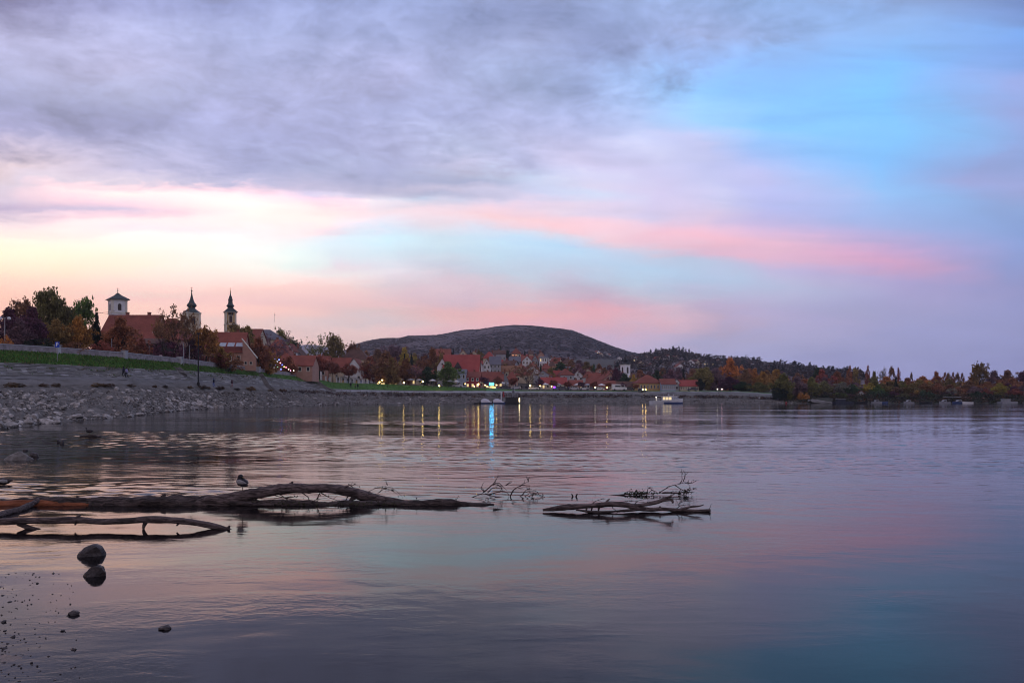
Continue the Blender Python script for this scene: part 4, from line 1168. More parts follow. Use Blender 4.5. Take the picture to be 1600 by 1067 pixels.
# tower with a bell-shaped onion spire
def onion_tower():
    d = 300; g = 13; s = 5.0; a = R(38)
    root = empty('church_tower', ((299.5-800)/F*d, d, g), a); tag(root, 'pale church tower with a flared dark onion spire, left of the two spires', 'tower')
    H = lambda y: hgt(y, d)-g
    ze = H(489)
    m = MB(); m.box((0,0,(ze-5)/2), (s,s,ze+5)); m.build('shaft', CREAM, root)
    m = MB(); m.box((0,0,ze-.2), (s+.6,s+.6,.4)); m.box((0,0,H(520)), (s+.4,s+.4,.35)); m.build('cornice', TRIM, root)
    prof = [(3.25,ze),(3.1,ze+.25),(2.3,H(485.5)),(1.5,H(483)),(1.15,H(481)),(1.3,H(480)),(1.75,H(478.5)),(1.8,H(477)),(1.5,H(475)),(1.05,H(472.5)),(.72,H(469)),(.45,H(464.5)),(.22,H(459.5)),(.10,H(455))]
    m = MB(); m.lathe(prof, 8, rot=R(22.5)); m.build('spire', COPPER, root, smooth=False)
    m = MB(); m.ball((0,0,H(454.2)), .32, 8, 6); m.tube([(0,0,H(455)),(0,0,H(448.5))], .06, 5); m.box((0,0,H(450.2)),(.85,.1,.1)); m.build('cross', BLACK, root)
    for k in range(4):
        m = MB(); face_window(m, (0,-s/2-.04,H(501)), 1.15, 3.0); rot_z(m, k*math.pi/2); m.build('belfry_opening', DARKW, root)
        m = MB()
        for sx in (-1,1): m.box((sx*(s/2-.35), -s/2-.06, (H(491)+H(519))/2), (.55,.12,H(491)-H(519))); m.box((0,-s/2-.06,H(508)),(1.7,.14,.2))
        rot_z(m, k*math.pi/2); m.build('pilaster', TRIM, root)
onion_tower()

# slender baroque tower with clock
def clock_tower():
    d = 310; g = 13; s = 3.9; a = R(24)
    root = empty('church_tower', ((360-800)/F*d, d, g), a); tag(root, 'slender cream church tower with clock and tiered dark spire, right of the two spires', 'tower')
    H = lambda y: hgt(y, d)-g
    ze = H(488)
    m = MB(); m.box((0,0,(H(507)-4)/2), (s+.15,s+.15,H(507)+4)); m.box((0,0,(H(507)+ze)/2), (s,s,ze-H(507))); m.build('shaft', YELLOW, root)
    m = MB(); m.box((0,0,H(507)),(s+.7,s+.7,.4)); m.box((0,0,ze-.1),(s+.6,s+.6,.25)); m.box((0,0,H(519)),(s+.6,s+.6,.3)); m.build('cornice', TRIM, root)
    m = MB(); m.lathe([(s/2+.65,ze),(s/2+.3,H(486.8)),(s/2-.1,H(485)),(1.25,H(482.8)),(.95,H(481))], sq=True)
    m.lathe([(.95,H(481)),(1.15,H(480)),(1.5,H(478.8)),(1.55,H(477.8)),(1.15,H(476)),(.9,H(474)),(.8,H(470)),(.95,H(469)),(.95,H(468.2)),(.7,H(466.8)),(.58,H(464.5)),(.62,H(463.8)),(.3,H(462)),(.16,H(458)),(.07,H(453.5))], 8, rot=R(22.5))
    m.build('spire', COPPER, root)
    m = MB(); m.ball((0,0,H(455.5)), .24, 8, 6); m.tube([(0,0,H(456)),(0,0,H(449.5))], .05, 5); m.box((0,0,H(451.2)),(.65,.08,.08)); m.build('cross', GOLD, root)
    for k in range(4):
        m = MB(); face_window(m, (0,-s/2-.04,H(499)), 1.0, 2.6); rot_z(m, k*math.pi/2); m.build('belfry_opening', DARKW, root)
        m = MB(); face_window(m, (0,-s/2-.12,H(514.5)), .95, 2.2); rot_z(m, k*math.pi/2); m.build('lower_opening', DARKW, root)
        m = MB(); c = MB()
        for q in range(12):
            t0, t1 = q*math.pi/6, (q+1)*math.pi/6
            m.add([(0,-s/2-.1,H(490.8)),(1.0*math.cos(t0),-s/2-.1,H(490.8)+1.0*math.sin(t0)),(1.0*math.cos(t1),-s/2-.1,H(490.8)+1.0*math.sin(t1)),(0,-s/2+.1,H(490.8))], [(0,2,1),(1,2,3)])
        rot_z(m, k*math.pi/2); ck = m.build('clock_face', BLACK, root)
        c.box((.12,-s/2-.14,H(490.8)+.3),(.09,.04,.75),0); c.box((.25,-s/2-.14,H(490.8)),(.5,.04,.08)); rot_z(c, k*math.pi/2); c.build('clock_hands', GOLD, ck)
        m = MB()
        for sx in (-1,1):
            m.box((sx*(s/2-.3),-s/2-.07,(H(489)+H(506))/2),(.5,.14,H(489)-H(506))); m.box((sx*(s/2-.25),-s/2-.14,(H(508)+H(530))/2),(.55,.14,H(508)-H(530)))
            m.box((sx*.75,-s/2-.07,H(500)),(.2,.14,2.9))
        m.box((0,-s/2-.07,H(493.6)),(1.7,.16,.22))
        rot_z(m, k*math.pi/2); m.build('pilaster', TRIM, root)
clock_tower()

# houses behind the parapet wall, left
house('long brown-red tiled house below the white bell tower', 152, 234, 196, 560, 532, 489, 'side', PINKW, BROWN_RED, depth=13, rows=1, cols=5, chim=2)
hb = house('red-roofed house with a satellite dish left of the onion tower', 224, 279, 184, 566, 531, 494.5, 'hip', PINKW, RED, depth=12, hip=3.0, rows=1, cols=3, chim=1)
m = MB(); m.lathe([(.05,0),(.55,.12),(.85,.34)], 12); v = [Vector(p) for p in m.v]; rm = Matrix.Rotation(R(65), 3, 'X'); m.v = [tuple(rm @ p + Vector((-2.0,-4.3,3.9+2.6))) for p in v]
m.tube([(-2.0,-4.0,5.2),(-2.0,-4.3,6.5)], .05, 5); m.build('satellite_dish', WHITE, hb)
house('low dark-eaved house with one white window behind the wall', 214, 246, 172, 566, 537, 528, 'side', DARKW, BROWN, depth=8, rows=1, cols=1, chim=0, lit=())
hc = house('red-roofed house with a row of glass skylights, gable end to the right', 306, 372, 205, 573, 549, 517, 'side', PINKW, RED, depth=12, rz=R(9), rows=1, cols=5, chim=1)
for k in range(3):
    m = MB(); m.box((0.5+k*2.1, -6.2, 6.0-.55), (1.7, 1.6, .1)); m.v = [(x, y, z + (y+6.2)*.62 + 0.25) for x,y,z in m.v]; m.build('skylight', SKYGLASS, hc)
m = MB(); m.prism([(5.5,-1),(8.8,-1),(8.8,2.4),(5.5,7.0)][::-1], -6.6, -5.6); m.build('side_gable', PINKW, hc)
for q_ in range(2): window(hc, (6.3+q_*1.3, -6.6, 1.0), .7, .8, 0, -1)
m = MB(); m.prism([(5.3,7.4),(9.1,2.5),(9.1,2.2),(5.3,7.1)], -6.75, -5.4); m.build('gable_coping', TRIM, hc)
nv = house('large church nave with slate-grey roof behind the olive tree', 380, 436, 318, 568, 531, 513.5, 'hip', CREAM, SLATE, depth=13, hip=5.5, rows=1, cols=4, chim=0, cat='church', name='church_nave')
m = MB(); m.tube([(3.5,0,17.0),(3.5,0,21.0)], .06, 5); m.box((3.5,0,20.2),(.8,.1,.1)); m.build('cross', BLACK, nv)
house('brown-red church roof joined to the clock tower', 358, 402, 300, 570, 532, 512.5, 'side', CREAM, BROWN_RED, depth=12, rows=1, cols=3, chim=0, cat='church', name='church_nave')
house('broad red tiled roof below the slate church roof', 404, 452, 268, 578, 560, 529.5, 'hip', PINKW, RED, depth=12, hip=4, rows=1, cols=4)
house('small pale stone gable with a dark roof right of the broad red roof', 441, 472, 290, 580, 556, 540, 'front', GREYW, BROWN, depth=10, rows=1, cols=2)
house('tiny white gable house below the sparse church-side tree', 447, 458, 282, 575, 547, 537, 'front', WHITE, BROWN_RED, depth=6, rows=1, cols=1, chim=0)
house('long low house with a red roof and pink wall behind the coloured lights', 436, 488, 262, 584, 571, 555, 'side', PINKW, RED, depth=9, rows=1, cols=4)
house('brick-red low roof left of the terraces', 470, 512, 320, 596, 572, 556, 'side', PINKW, BROWN_RED, depth=9, rows=1, cols=3)
# centre
house('house with a red side roof left of the white gable', 507, 545, 322, 602, 577, 559, 'side', CREAM, RED, depth=9, rows=1, cols=3)
house('white house with a tall blank gable and two small windows', 538, 568, 316, 603, 580, 560, 'front', WHITE, BROWN_RED, depth=13, rows=1, cols=2, chim=0)
house('house with a dark brown hipped roof above the white gable', 531, 575, 352, 600, 562, 546, 'hip', CREAM, BROWN, depth=11, hip=4, rows=1, cols=3)
house('pale cottage with a low red roof behind the purple-grey thin tree', 628, 676, 330, 606, 590, 578, 'side', CREAM, BROWN_RED, depth=9, rows=1, cols=4, lit=(1,2))
house('low terrace cafe with warm lit front left of the large brown tree', 586, 624, 318, 606, 596, 588, 'side', CREAM, BROWN_RED, depth=8, rows=1, cols=4, lit=(0,1,2,3), cat='cafe', name='cafe')
hf = house('large red-roofed inn with a dark triangular dormer', 692, 748, 335, 606, 580, 553.5, 'side', CREAM, BRIGHT_RED, depth=15, rows=1, cols=6, chim=2, cat='inn', name='inn')
m = MB(); m.prism([(-3.0,8.4),(0.3,8.4),(-1.35,11.0)][::-1], -7.2, -2.0); m.build('dormer', DARKW, hf)
house('white gable end at the left of the large red roof', 683, 699, 338, 606, 573, 560, 'front', WHITE, RED, depth=10, rows=1, cols=1, chim=0)
house('red cottage roof on the slope above the left white gable', 680, 703, 395, 580, 556, 545, 'side', CREAM, RED, depth=9, rows=1, cols=2)
house('pale blue two-storey house beside the round dark green tree', 714, 728, 318, 607, 583, 577, 'side', BLUEW, SLATE, depth=8, rows=2, cols=2, chim=0)
house('dark red walled house with lit ground floor', 727, 750, 320, 607, 589, 581, 'side', REDW, BROWN_RED, depth=9, rows=2, cols=3, lit=(0,1,2))
house('ochre-roofed house with a pair of gables below the hill, left one', 716, 731, 420, 572, 556, 547, 'front', CREAM, OCHRE_T, depth=9, rows=1, cols=2)
house('ochre-roofed house beside the white gables, right one of the pair', 732, 749, 425, 572, 557, 548, 'front', CREAM, OCHRE_T, depth=9, rows=1, cols=2, lit=(1,))
house('white gabled house, left of the two standing side by side', 743, 754, 362, 586, 571, 563, 'front', WHITE, SLATE, depth=9, rows=2, cols=1)
house('white gabled house, right of the two standing side by side', 755, 766, 364, 586, 570, 561, 'front', WHITE, SLATE, depth=9, rows=2, cols=2)
house('pale grey-blue house with steep slate roof right of the white gables', 765, 782, 382, 584, 569, 556.5, 'side', GREYW, SLATE, depth=9, rows=2, cols=3)
house('red roof peeping above the pale grey-blue house', 755, 773, 410, 576, 560, 549, 'hip', CREAM, BRIGHT_RED, depth=9, rows=1, cols=2)
house('long pale house on the crest left of the spruce', 771, 790, 462, 568, 553, 547, 'side', GREYW, BROWN, depth=9, rows=1, cols=4)
house('brown-roofed house behind the first two round promenade trees', 748, 786, 330, 608, 595, 581, 'side', PINKW, BROWN_RED, depth=10, rows=1, cols=5, lit=(3,4))
house('grey pedimented gable house in the middle of the promenade', 778, 794, 334, 608, 593, 580, 'front', GREYW, OCHRE_T, depth=10, rows=1, cols=2)
house('red gabled house right of the grey pedimented gable', 790, 809, 340, 608, 594, 581, 'hip', PINKW, RED, depth=10, rows=1, cols=3)
house('long low house with an ochre-striped red roof', 782, 814, 388, 592, 580, 571.5, 'side', CREAM, OCHRE_T, depth=9, rows=1, cols=5)
house('orange-lit house on the crest of the town hill', 799, 814, 470, 566, 553, 544, 'hip', CREAM, BROWN_RED, depth=9, rows=2, cols=3, lit=(0,2,3,4), litm=LIT_O)
house('small crest house with one glowing orange window', 826, 833, 474, 566, 553, 548, 'side', CREAM, BROWN, depth=7, rows=1, cols=1, lit=(0,), litm=LIT_O)
house('grey hillside house with a broad roof left of the white one', 796, 813, 420, 577, 565, 557, 'side', GREYW, SLATE, depth=9, rows=2, cols=3)
house('white hillside house with a tall front gable', 816, 831, 418, 576, 564, 556, 'front', WHITE, BROWN_RED, depth=9, rows=2, cols=3)
house('narrow grey-roofed house right of the white hillside house', 831, 841, 424, 575, 564, 555, 'front', GREYW, SLATE, depth=9, rows=2, cols=2)
vl = house('white flat-roofed villa with lit windows on the hillside', 843, 858, 416, 575, 559, 557, 'hip', WHITE, SLATE, depth=9, hip=1.0, rows=2, cols=4, lit=(2,4), chim=0, cat='villa', name='villa')
m = MB(); m.box((0,-4.6,2.5),(5.4,.9,.15)); m.box((0,-5.0,3.0),(5.4,.06,.8)); m.build('balcony', WHITE, vl)
house('red-roofed cottage below the villa', 845, 862, 395, 586, 577, 567.5, 'hip', PINKW, RED, depth=8, rows=1, cols=2)
house('brown roof between the crest house and the hill', 841, 850, 470, 564, 554, 549, 'front', PINKW, BROWN_RED, depth=8, rows=1, cols=1)
house('long bright red roof behind the third and fourth round trees', 846, 886, 330, 609, 600, 589.5, 'side', CREAM, BRIGHT_RED, depth=10, rows=1, cols=6, chim=3, lit=(0,))
house('red-roofed house between the fifth and sixth round trees', 890, 911, 334, 609, 602, 594, 'side', PINKW, RED, depth=9, rows=1, cols=3, lit=(2,))
house('brown-red roofed house right of the sixth round tree', 915, 938, 336, 609, 600, 588, 'hip', PINKW, BROWN_RED, depth=9, rows=1, cols=3)
house('low brown house left of the eighth round tree', 935, 962, 330, 609, 603, 595, 'side', PINKW, BROWN_RED, depth=8, rows=1, cols=4, lit=(1,))
house('low brick-brown shed right of the white belfry', 955, 992, 334, 610, 604, 596, 'side', PINKW, BROWN, depth=8, rows=1, cols=4, chim=0)
house('yellow house with a broad hipped red roof', 994, 1036, 326, 610.5, 599, 585.5, 'hip', YELLOW, BROWN_RED, depth=12, hip=5, rows=1, cols=8, chim=1)
house('white-fronted house with tall windows and red roof left of the white gable', 1034, 1056, 322, 610.5, 600, 592, 'side', BLUEW, BROWN_RED, depth=9, rows=1, cols=7, chim=0)
house('white house showing a blank steep gable', 1049, 1066, 326, 610.5, 602, 592.5, 'front', WHITE, BROWN, depth=9, rows=1, cols=1, chim=0)
house('cream house with the brightest red roof at the right end of the row', 1063, 1092, 324, 610.5, 603, 594, 'side', CREAM, BRIGHT_RED, depth=9, rows=1, cols=8, chim=1)
house('small white house with a red roof in the right-bank trees', 1339, 1351, 300, 619, 615, 610, 'front', WHITE, RED, depth=6, rows=1, cols=2, chim=0)
house('boathouse with a reddish roof among the moored boats', 1514, 1541, 286, 626, 624, 620, 'side', GREYW, PINKW, depth=7, rows=1, cols=4, chim=0, cat='boathouse', name='boathouse')

# more houses climbing the town hill
WN = {'WHITE':'white','CREAM':'cream','GREYW':'grey','PINKW':'pink'}; RN = {'RED':'red','BROWN_RED':'brown-red','BRIGHT_RED':'bright red','BROWN':'brown','OCHRE_T':'ochre','SLATE':'slate'}
hr = random.Random(21); HC = {}
HL = []
for d_, a_, b_, st_ in ((352, 652, 690, 17), (372, 806, 975, 16), (398, 660, 985, 19), (432, 655, 965, 20), (468, 700, 930, 21), (500, 770, 905, 23)):
    x_ = a_
    while x_ < b_: HL.append((x_ + hr.uniform(-4,4), d_ + hr.uniform(-8,8))); x_ += st_
HL += [(455,300),(472,308),(488,318),(496,340),(580,345),(595,350),(612,352),(640,352)]
HL.sort()
for px_, d_ in HL:
    wn = hr.choice(['WHITE','WHITE','CREAM','GREYW','PINKW']); rn = hr.choice(['RED','RED','BROWN_RED','BRIGHT_RED','BROWN','OCHRE_T','SLATE','RED'])
    kd = hr.choice(['front','side','hip','front']); wm = hr.uniform(5,8.5); w_ = wm/d_*F
    z_ = gz(px_, d_); yb = HZ - (z_-CH)/d_*F; he = hr.uniform(3.0,5.4); hz = he + hr.uniform(2.2,3.4)
    HC[(wn,rn)] = HC.get((wn,rn), -1) + 1
    house(f'{WN[wn]} hill house with a {RN[rn]} roof, {NUM[HC[(wn,rn)]]} such house from the left', px_-w_/2, px_+w_/2, d_, yb, yb - he/d_*F, yb - hz/d_*F, kd, {'WHITE':WHITE,'CREAM':CREAM,'GREYW':GREYW,'PINKW':PINKW}[wn],
          {'RED':RED,'BROWN_RED':BROWN_RED,'BRIGHT_RED':BRIGHT_RED,'BROWN':BROWN,'OCHRE_T':OCHRE_T,'SLATE':SLATE}[rn], depth=hr.uniform(6,9), rz=hr.uniform(-.5,.5), rows=1 if he < 4.2 else 2, cols=2, group='houses on the town hill', lit=(0,) if hr.random() < .12 else ())

# white belfry with an onion cap, right of the centre
def white_belfry():
    d = 400; g = 6; s = 3.5; a = R(32)
    root = empty('belfry', ((977-800)/F*d, d, g), a); tag(root, 'white square belfry with a black onion cap and thin spike', 'tower')
    H = lambda y: hgt(y, d)-g
    ze = H(569.5)
    m = MB(); m.box((0,0,(ze-4)/2),(s,s,ze+4)); m.build('shaft', mat('bright_white_plaster',(0.78,0.78,0.80),.9,.08,.6), root)
    m = MB(); m.box((0,0,ze-.1),(s+.5,s+.5,.3)); m.build('cornice', TRIM, root)
    m = MB(); m.lathe([(s/2+.5,ze),(s/2+.1,H(567.8)),(1.2,H(566)),(1.0,H(565)),(1.45,H(563.6)),(1.4,H(562.4)),(.75,H(561)),(.6,H(559)),(.72,H(558.2)),(.3,H(556.5)),(.1,H(553))], 8, rot=R(22.5)); m.build('spire', BLACK, root)
    m = MB(); m.tube([(0,0,H(553.5)),(0,0,H(548))], .07, 5); m.box((0,0,H(549.5)),(.7,.1,.1)); m.build('cross', BLACK, root)
    for k in range(4):
        m = MB(); face_window(m, (0,-s/2-.04,H(578.5)), 1.05, 3.2); rot_z(m, k*math.pi/2); m.build('belfry_opening', DARKW, root)
white_belfry()

# tiny houses dotted over the wooded ridge and the foot of the hill
def ridge_z(px, d):
    prof = [(900,597.5),(940,587.5),(975,571.5),(1000,564.5),(1020,560.5),(1048,557),(1062,557.5),(1080,561.5),(1098,566.5),(1120,570.5),(1150,571.5),(1180,574.5),(1210,578.5),(1240,582.5),(1270,585.5),(1310,589.5),(1360,595.5)]
    zr = CH + (HZ - interp(prof, px))/F*1250; t = (d-560)/690
    return lerp(12, zr, t*t*(3-2*t)*.35 + .65*math.sin(t*math.pi/2))
HILLP = [(500,566),(545,551),(561,544),(577,540),(600,536.5),(626,536),(639,533),(660,532.5),(683,532),(707,528),(724,524.5),(749,523.5),(773,520),(790,518.2),(804,517.3),(830,518),(854,520.5),(875,522.5),(892,525),(911,532),(936,541),(960,550),(985,557),(1040,566),(1100,576),(1160,584)]
def land_z(px, d):
    z = ridge_z(px, d) if d < 1250 else -99
    if d > 900:
        t = (d-900)/1600; zr = CH + (HZ - interp(HILLP, px))/F*2500
        z = max(z, lerp(22, zr, t*t*(3-2*t)*.35 + .65*math.sin(min(1,t)*math.pi/2)))
    return z
DOTS = [(933,553,1),(938,556,0),(946,554,0),(951,557,0),(956,571,0),(963,567,1),(968,563,0),(975,570,0),(985,567,0),(995,565,1),(1002,574,0),(1012,572,0),(1018,577,0),(1027,566,1),(1035,578,0),(1043,563,1),(1054,563,1),(1066,572,0),(1079,572,0),(1086,570,0),(1101,571,1),(1110,572,1),(1120,570,0),(1128,574,0),(1113,563,0),(1146,567,0),(1162,571,0),(1174,573,1),(1190,577,0),(1194,574,0),(1205,579,0),(1010,562,0),(1092,566,0),(1060,578,0),(972,578,0)]
SEED = {}
for i, (px, y, lt) in enumerate(DOTS):
    d = 620
    while d < 2400 and land_z(px, d) < hgt(y, d): d += 10
    z = hgt(y, d)
    key = (lt, i % 3)
    if key not in SEED:
        root = empty('hillside_house', (0,0,0))
        s = 6.5
        m = MB(); m.prism([(-s/2,-5),(s/2,-5),(s/2,3.2),(0,5.8),(-s/2,3.2)][::-1], -4, 4); m.build('wall', (WHITE, CREAM, GREYW)[i % 3], root)
        roof_mesh('front', s, 8, 3.2, 5.8).build('roof', (RED, BROWN_RED, BROWN)[i % 3], root)
        for q in (-1, 1): window(root, (q*1.4, -4, 1.9), 1.3, 1.5, 0, -1, LIT if lt else None)
        SEED[key] = root; r = root
    else: r = copy_tree(SEED[key])
    r.location = ((px-800)/F*d, d, z - .6); r.rotation_euler.z = random.uniform(-.6,.6); k_ = random.uniform(.9,1.25); r.scale = (k_, k_, k_)
    tag(r, 'tiny house with a lit window on the wooded ridge' if lt else 'tiny pale house among the trees of the wooded ridge', 'house', 'tiny houses dotted over the wooded ridge')

# ---------------------------------------------------------------- lamps, lights, posts
LAMP_PROTO = {}
def street_lamp(px, d, top, label, lit=LAMP_Y, r=.3, group='lit lamps along the promenade'):
    p = place(px, d); h = hgt(top, d) - p.z
    root = empty('street_lamp', p); tag(root, label, 'street lamp', group)
    m = MB(); m.tube([(0,0,-.3),(0,0,h*.5),(0,0,h)], lambda t: .06*(1-.3*t), 6); m.lathe([(.12,0),(.10,.35),(.07,.4)], 8); m.build('pole', METAL, root)
    m = MB(); m.ball((0,0,h+r*.7), r, 10, 6); m.build('lamp_globe', lit, root)
    m = MB(); m.lathe([(r*.7,h+r*1.35),(.05,h+r*1.7)], 8); m.build('lamp_cap', BLACK, root)
    return root
street_lamp(593, 300, 597.5, 'warm lamp at the left end of the terrace lights', LAMP_Y, 0.22)
street_lamp(597, 302, 594.5, 'warm lamp close right of the leftmost terrace lamp', LAMP_Y, 0.22)
street_lamp(631, 300, 598.5, 'brightest yellow terrace lamp below the rust tree', LAMP_Y, 0.24)
street_lamp(660.5, 302, 597, 'yellow lamp below the left dark green tree', LAMP_Y, 0.26)
street_lamp(686, 296, 603.5, 'greenish yellow lamp on the grass edge below the round tree', LAMP_Y, 0.24)
street_lamp(747.5, 308, 601, 'bright lamp in front of the dark red house', LAMP_Y, 0.27)
street_lamp(741, 309, 604, 'small lamp left of the one by the dark red house', LAMP_Y, 0.17)
street_lamp(758, 309, 602, 'small lamp under the first round tree', LAMP_Y, 0.17)
street_lamp(776, 309, 602, 'small lamp right of the cyan sign', LAMP_Y, 0.16)
street_lamp(828.5, 308, 603, 'warm lamp left of the third round tree cluster', LAMP_Y, 0.24)
street_lamp(844, 309, 603.5, 'warm lamp under the fourth round tree', LAMP_Y, 0.20)
street_lamp(862, 309, 604, 'faint lamp left of the purple light', LAMP_Y, 0.14)
street_lamp(930, 308, 606, 'pale lamp right of the seventh round tree', LAMP_W, .24)
street_lamp(948.5, 308, 606, 'warm lamp by the ninth round tree', LAMP_Y, 0.17)
street_lamp(727, 307, 600, 'small warm lamp at the corner of the pale blue house', LAMP_Y, 0.13)
street_lamp(1121, 309, 608.5, 'small white lamp by the road below the big orange tree', LAMP_W, .2)
street_lamp(1128, 309, 608.5, 'pinkish road lamp right of the white road lamp', glow('pink_lamp',(1,.5,.55),7), .2)
street_lamp(1425, 285, 626.2, 'single bright lamp on the right-bank shore', LAMP_W, .22)
# cyan lit sign over the cafe front
p = place(768, 309); root = empty('lit_sign', p); tag(root, 'glowing cyan sign over the lit cafe front', 'sign')
m = MB(); m.box((0,0,hgt(600,309)-p.z),(1.7,.25,.85)); m.build('sign_panel', LAMP_C, root)
m = MB(); m.box((-.7,.1,(hgt(602,309)-p.z)/2),(.08,.08,hgt(602,309)-p.z)); m.box((.7,.1,(hgt(602,309)-p.z)/2),(.08,.08,hgt(602,309)-p.z)); m.build('sign_post', METAL, root)
p = place(866, 309); root = empty('lit_sign', p); tag(root, 'small purple light on the promenade', 'light')
m = MB(); m.box((0,0,1.2),(.9,.2,.6)); m.build('sign_panel', LAMP_P, root)
m = MB(); m.box((0,.12,.45),(.08,.08,.9)); m.build('sign_post', METAL, root)
# lit cafe windows behind
for k,(px,d,y,w) in enumerate([(768,314,604.5,2.2),(772,314,605,1.6),(762,314,604,1.2),(612,312,598.5,1.6),(617,312,599,1.2),(598,312,599,1.6)]):
    p = place(px, d); root = empty('kiosk', p); tag(root, ['kiosk with a bright yellow front under the cyan sign','narrow lit kiosk right of the one under the cyan sign','small lit kiosk left of the one under the cyan sign','lit terrace stall, left of the middle pair','lit terrace stall, right of the middle pair','lit terrace stall under the leftmost lamps'][k], 'kiosk', 'lit kiosks')
    z = hgt(y, d)-p.z
    m = MB(); m.box((0,.9,z*.5+.3),(w+.5,1.6,z+.9)); m.build('booth', DARKW, root)
    m = MB(); m.box((0,.05,z),(w*.9,.08,.8)); m.build('lit_front', LIT, root)
    m = MB(); m.box((0,.3,z+.95),(w+.9,2.2,.12)); m.build('canopy', REDW, root)
# double-headed lamp at the far left, black lamp post on the slope
def double_lamp(px, d, top, label):
    p = place(px, d); h = hgt(top, d)-p.z
    root = empty('street_lamp', p); tag(root, label, 'street lamp')
    m = MB(); m.tube([(0,0,-.4),(0,0,h*.5),(0,0,h)], lambda t: .07*(1-.35*t), 6)
    for s in (-1,1): m.tube([(0,0,h-.15),(s*.35,0,h+.08),(s*.62,0,h)], .03, 5)
    m.build('pole', METAL, root)
    for s in (-1,1):
        m = MB(); m.ball((s*.66,0,h-.15),(.26,.26,.24),10,6); m.build('lamp_globe', mat('opal_glass',(0.6,0.6,0.62),.3,.05,2), root)
double_lamp(7.5, 121, 496, 'unlit double-headed street lamp at the far left edge')
p = place(310, 158); h = hgt(522,158)-p.z
root = empty('lamp_post', p); tag(root, 'tall black lamp post on the paved slope', 'lamp post')
m = MB(); m.tube([(0,0,-.5),(0,0,h*.5),(0,0,h)], lambda t: .17*(1-.5*t), 8); m.build('pole', BLACK, root)
m = MB(); m.box((0,0,h+.1),(.5,.35,.28)); m.tube([(0,0,h-.1),(.25,-.3,h+.2)], .05, 5); m.build('lamp_head', BLACK, root)
m = MB(); m.lathe([(.3,0),(.28,.7),(.18,.8)], 8); m.build('base', BLACK, root)
# blue parking sign, round white sign and posts behind the wall
p = place(89.5, 121.5, .4); root = empty('parking_sign', p); tag(root, 'blue square parking sign standing above the parapet wall', 'road sign')
BLUE = mat('sign_blue',(0.012,0.055,0.42),.5,.05,2)
z = hgt(538.5,121.5)-p.z
m = MB(); m.tube([(0,.04,-.6),(0,.04,z+.4)], .035, 6); m.build('post', METAL, root)
m = MB(); m.box((0,0,z),(.66,.03,.86)); pl = m.build('sign_plate', BLUE, root)
m = MB(); m.box((-.12,-.025,z+.02),(.09,.02,.52)); m.box((.02,-.025,z+.235),(.2,.02,.08)); m.box((.02,-.025,z+.03),(.2,.02,.08)); m.box((.13,-.025,z+.13),(.08,.02,.2)); m.build('letter_p', mat('sign_white',(0.8,0.8,0.8),.5,.03,2), pl)
p = place(251, 157, .3); root = empty('round_sign', p); tag(root, 'round pale sign just above the wall by the bare trees', 'road sign')
z = hgt(557,157)-p.z
m = MB(); m.tube([(0,.04,-.4),(0,.04,z+.3)], .035, 6); m.build('post', METAL, root)
m = MB(); m.lathe([(.36,-.02),(.36,.02)], 16); m.v = [(x, zz, y+z) for x,y,zz in m.v]; m.build('sign_plate', mat('sign_pink',(0.55,0.42,0.46),.5,.05,2), root)
for px, d, top, lb, wd in ((174.5,140,530,'thin pale post in front of the rust-orange tree',.06),(287,163,537,'pale pole under the left onion-domed tower',.09),(296,166,540,'short leaning white pole by the bare trees',.06),(233,158,540,'grey pole beside the low dark-eaved house',.05)):
    p = place(px, d, .1); h = hgt(top,d)-p.z
    root = empty('pole', p); tag(root, lb, 'pole')
    m = MB(); m.tube([(0,0,-.4),(0,0,h*.6),(0,0,h)], lambda t: wd*(1-.2*t), 6); m.build('shaft', METAL, root)
    m = MB(); m.ball((0,0,h),(wd*1.5,wd*1.5,wd*1.2),8,5); m.build('cap', METAL, root)
# overhead wires
def wire(a, b, sag, label):
    m = MB(); pts = []
    for k in range(15):
        t = k/14; q = a.lerp(b, t); q.z -= sag*4*t*(1-t); pts.append(q)
    o = Vector(pts[0]); m.tube([q-o for q in pts], .025, 4)
    tag(m.build('overhead_wire', BLACK, None, o), label, 'wire')
wire(at(-30,481,140), at(180,486,170), 1.0, 'thin overhead wire crossing the trees at the far left')
wire(at(128,482,160), at(262,495,190), .8, 'thin overhead wire dipping in front of the white bell tower')
# coloured light string in the bare tree
cl = [(1,.75,.2),(.15,.25,1),(.9,.9,1),(.2,.3,1),(1,.3,.3),(.15,.2,1),(.3,1,.5),(.1,.15,1)]
root = empty('light_string', place(433,236,0)); tag(root, 'string of coloured bulbs hung in the bare purple-grey tree', 'fairy lights')
o = root.location
pts = []
m = MB()
spots = [(424,563),(429,561),(433,565),(436,562),(438,567),(430,570),(434,574),(441,570),(444,573),(439,577),(428,574)]
m.tube([at(px,y,236)-o for px,y in spots], .02, 4); m.build('wire', BLACK, root)
for i,(px,y) in enumerate(spots):
    q = at(px,y,236)-o; b = MB(); b.ball(tuple(q),.17,6,4); c = cl[i % 8]; b.build('bulb', glow('bulb_'+['amber','blue','white','sky','red','navy','green','deep'][i % 8], c, 4.5), root)
root = empty('light_string', place(452,250,0)); tag(root, 'low string of pink and white bulbs right of the bare tree', 'fairy lights')
o = root.location; m = MB(); sp2 = [(447,574),(451,577),(454,579),(459,579)]
m.tube([at(px,y,250)-o for px,y in sp2], .02, 4); m.build('wire', BLACK, root)
for i,(px,y) in enumerate(sp2):
    b = MB(); b.ball(tuple(at(px,y,250)-o),.17,6,4); b.build('bulb', (glow('bulb_pink',(1,.25,.4),5), glow('bulb_warm',(1,.85,.6),4))[i % 2], root)

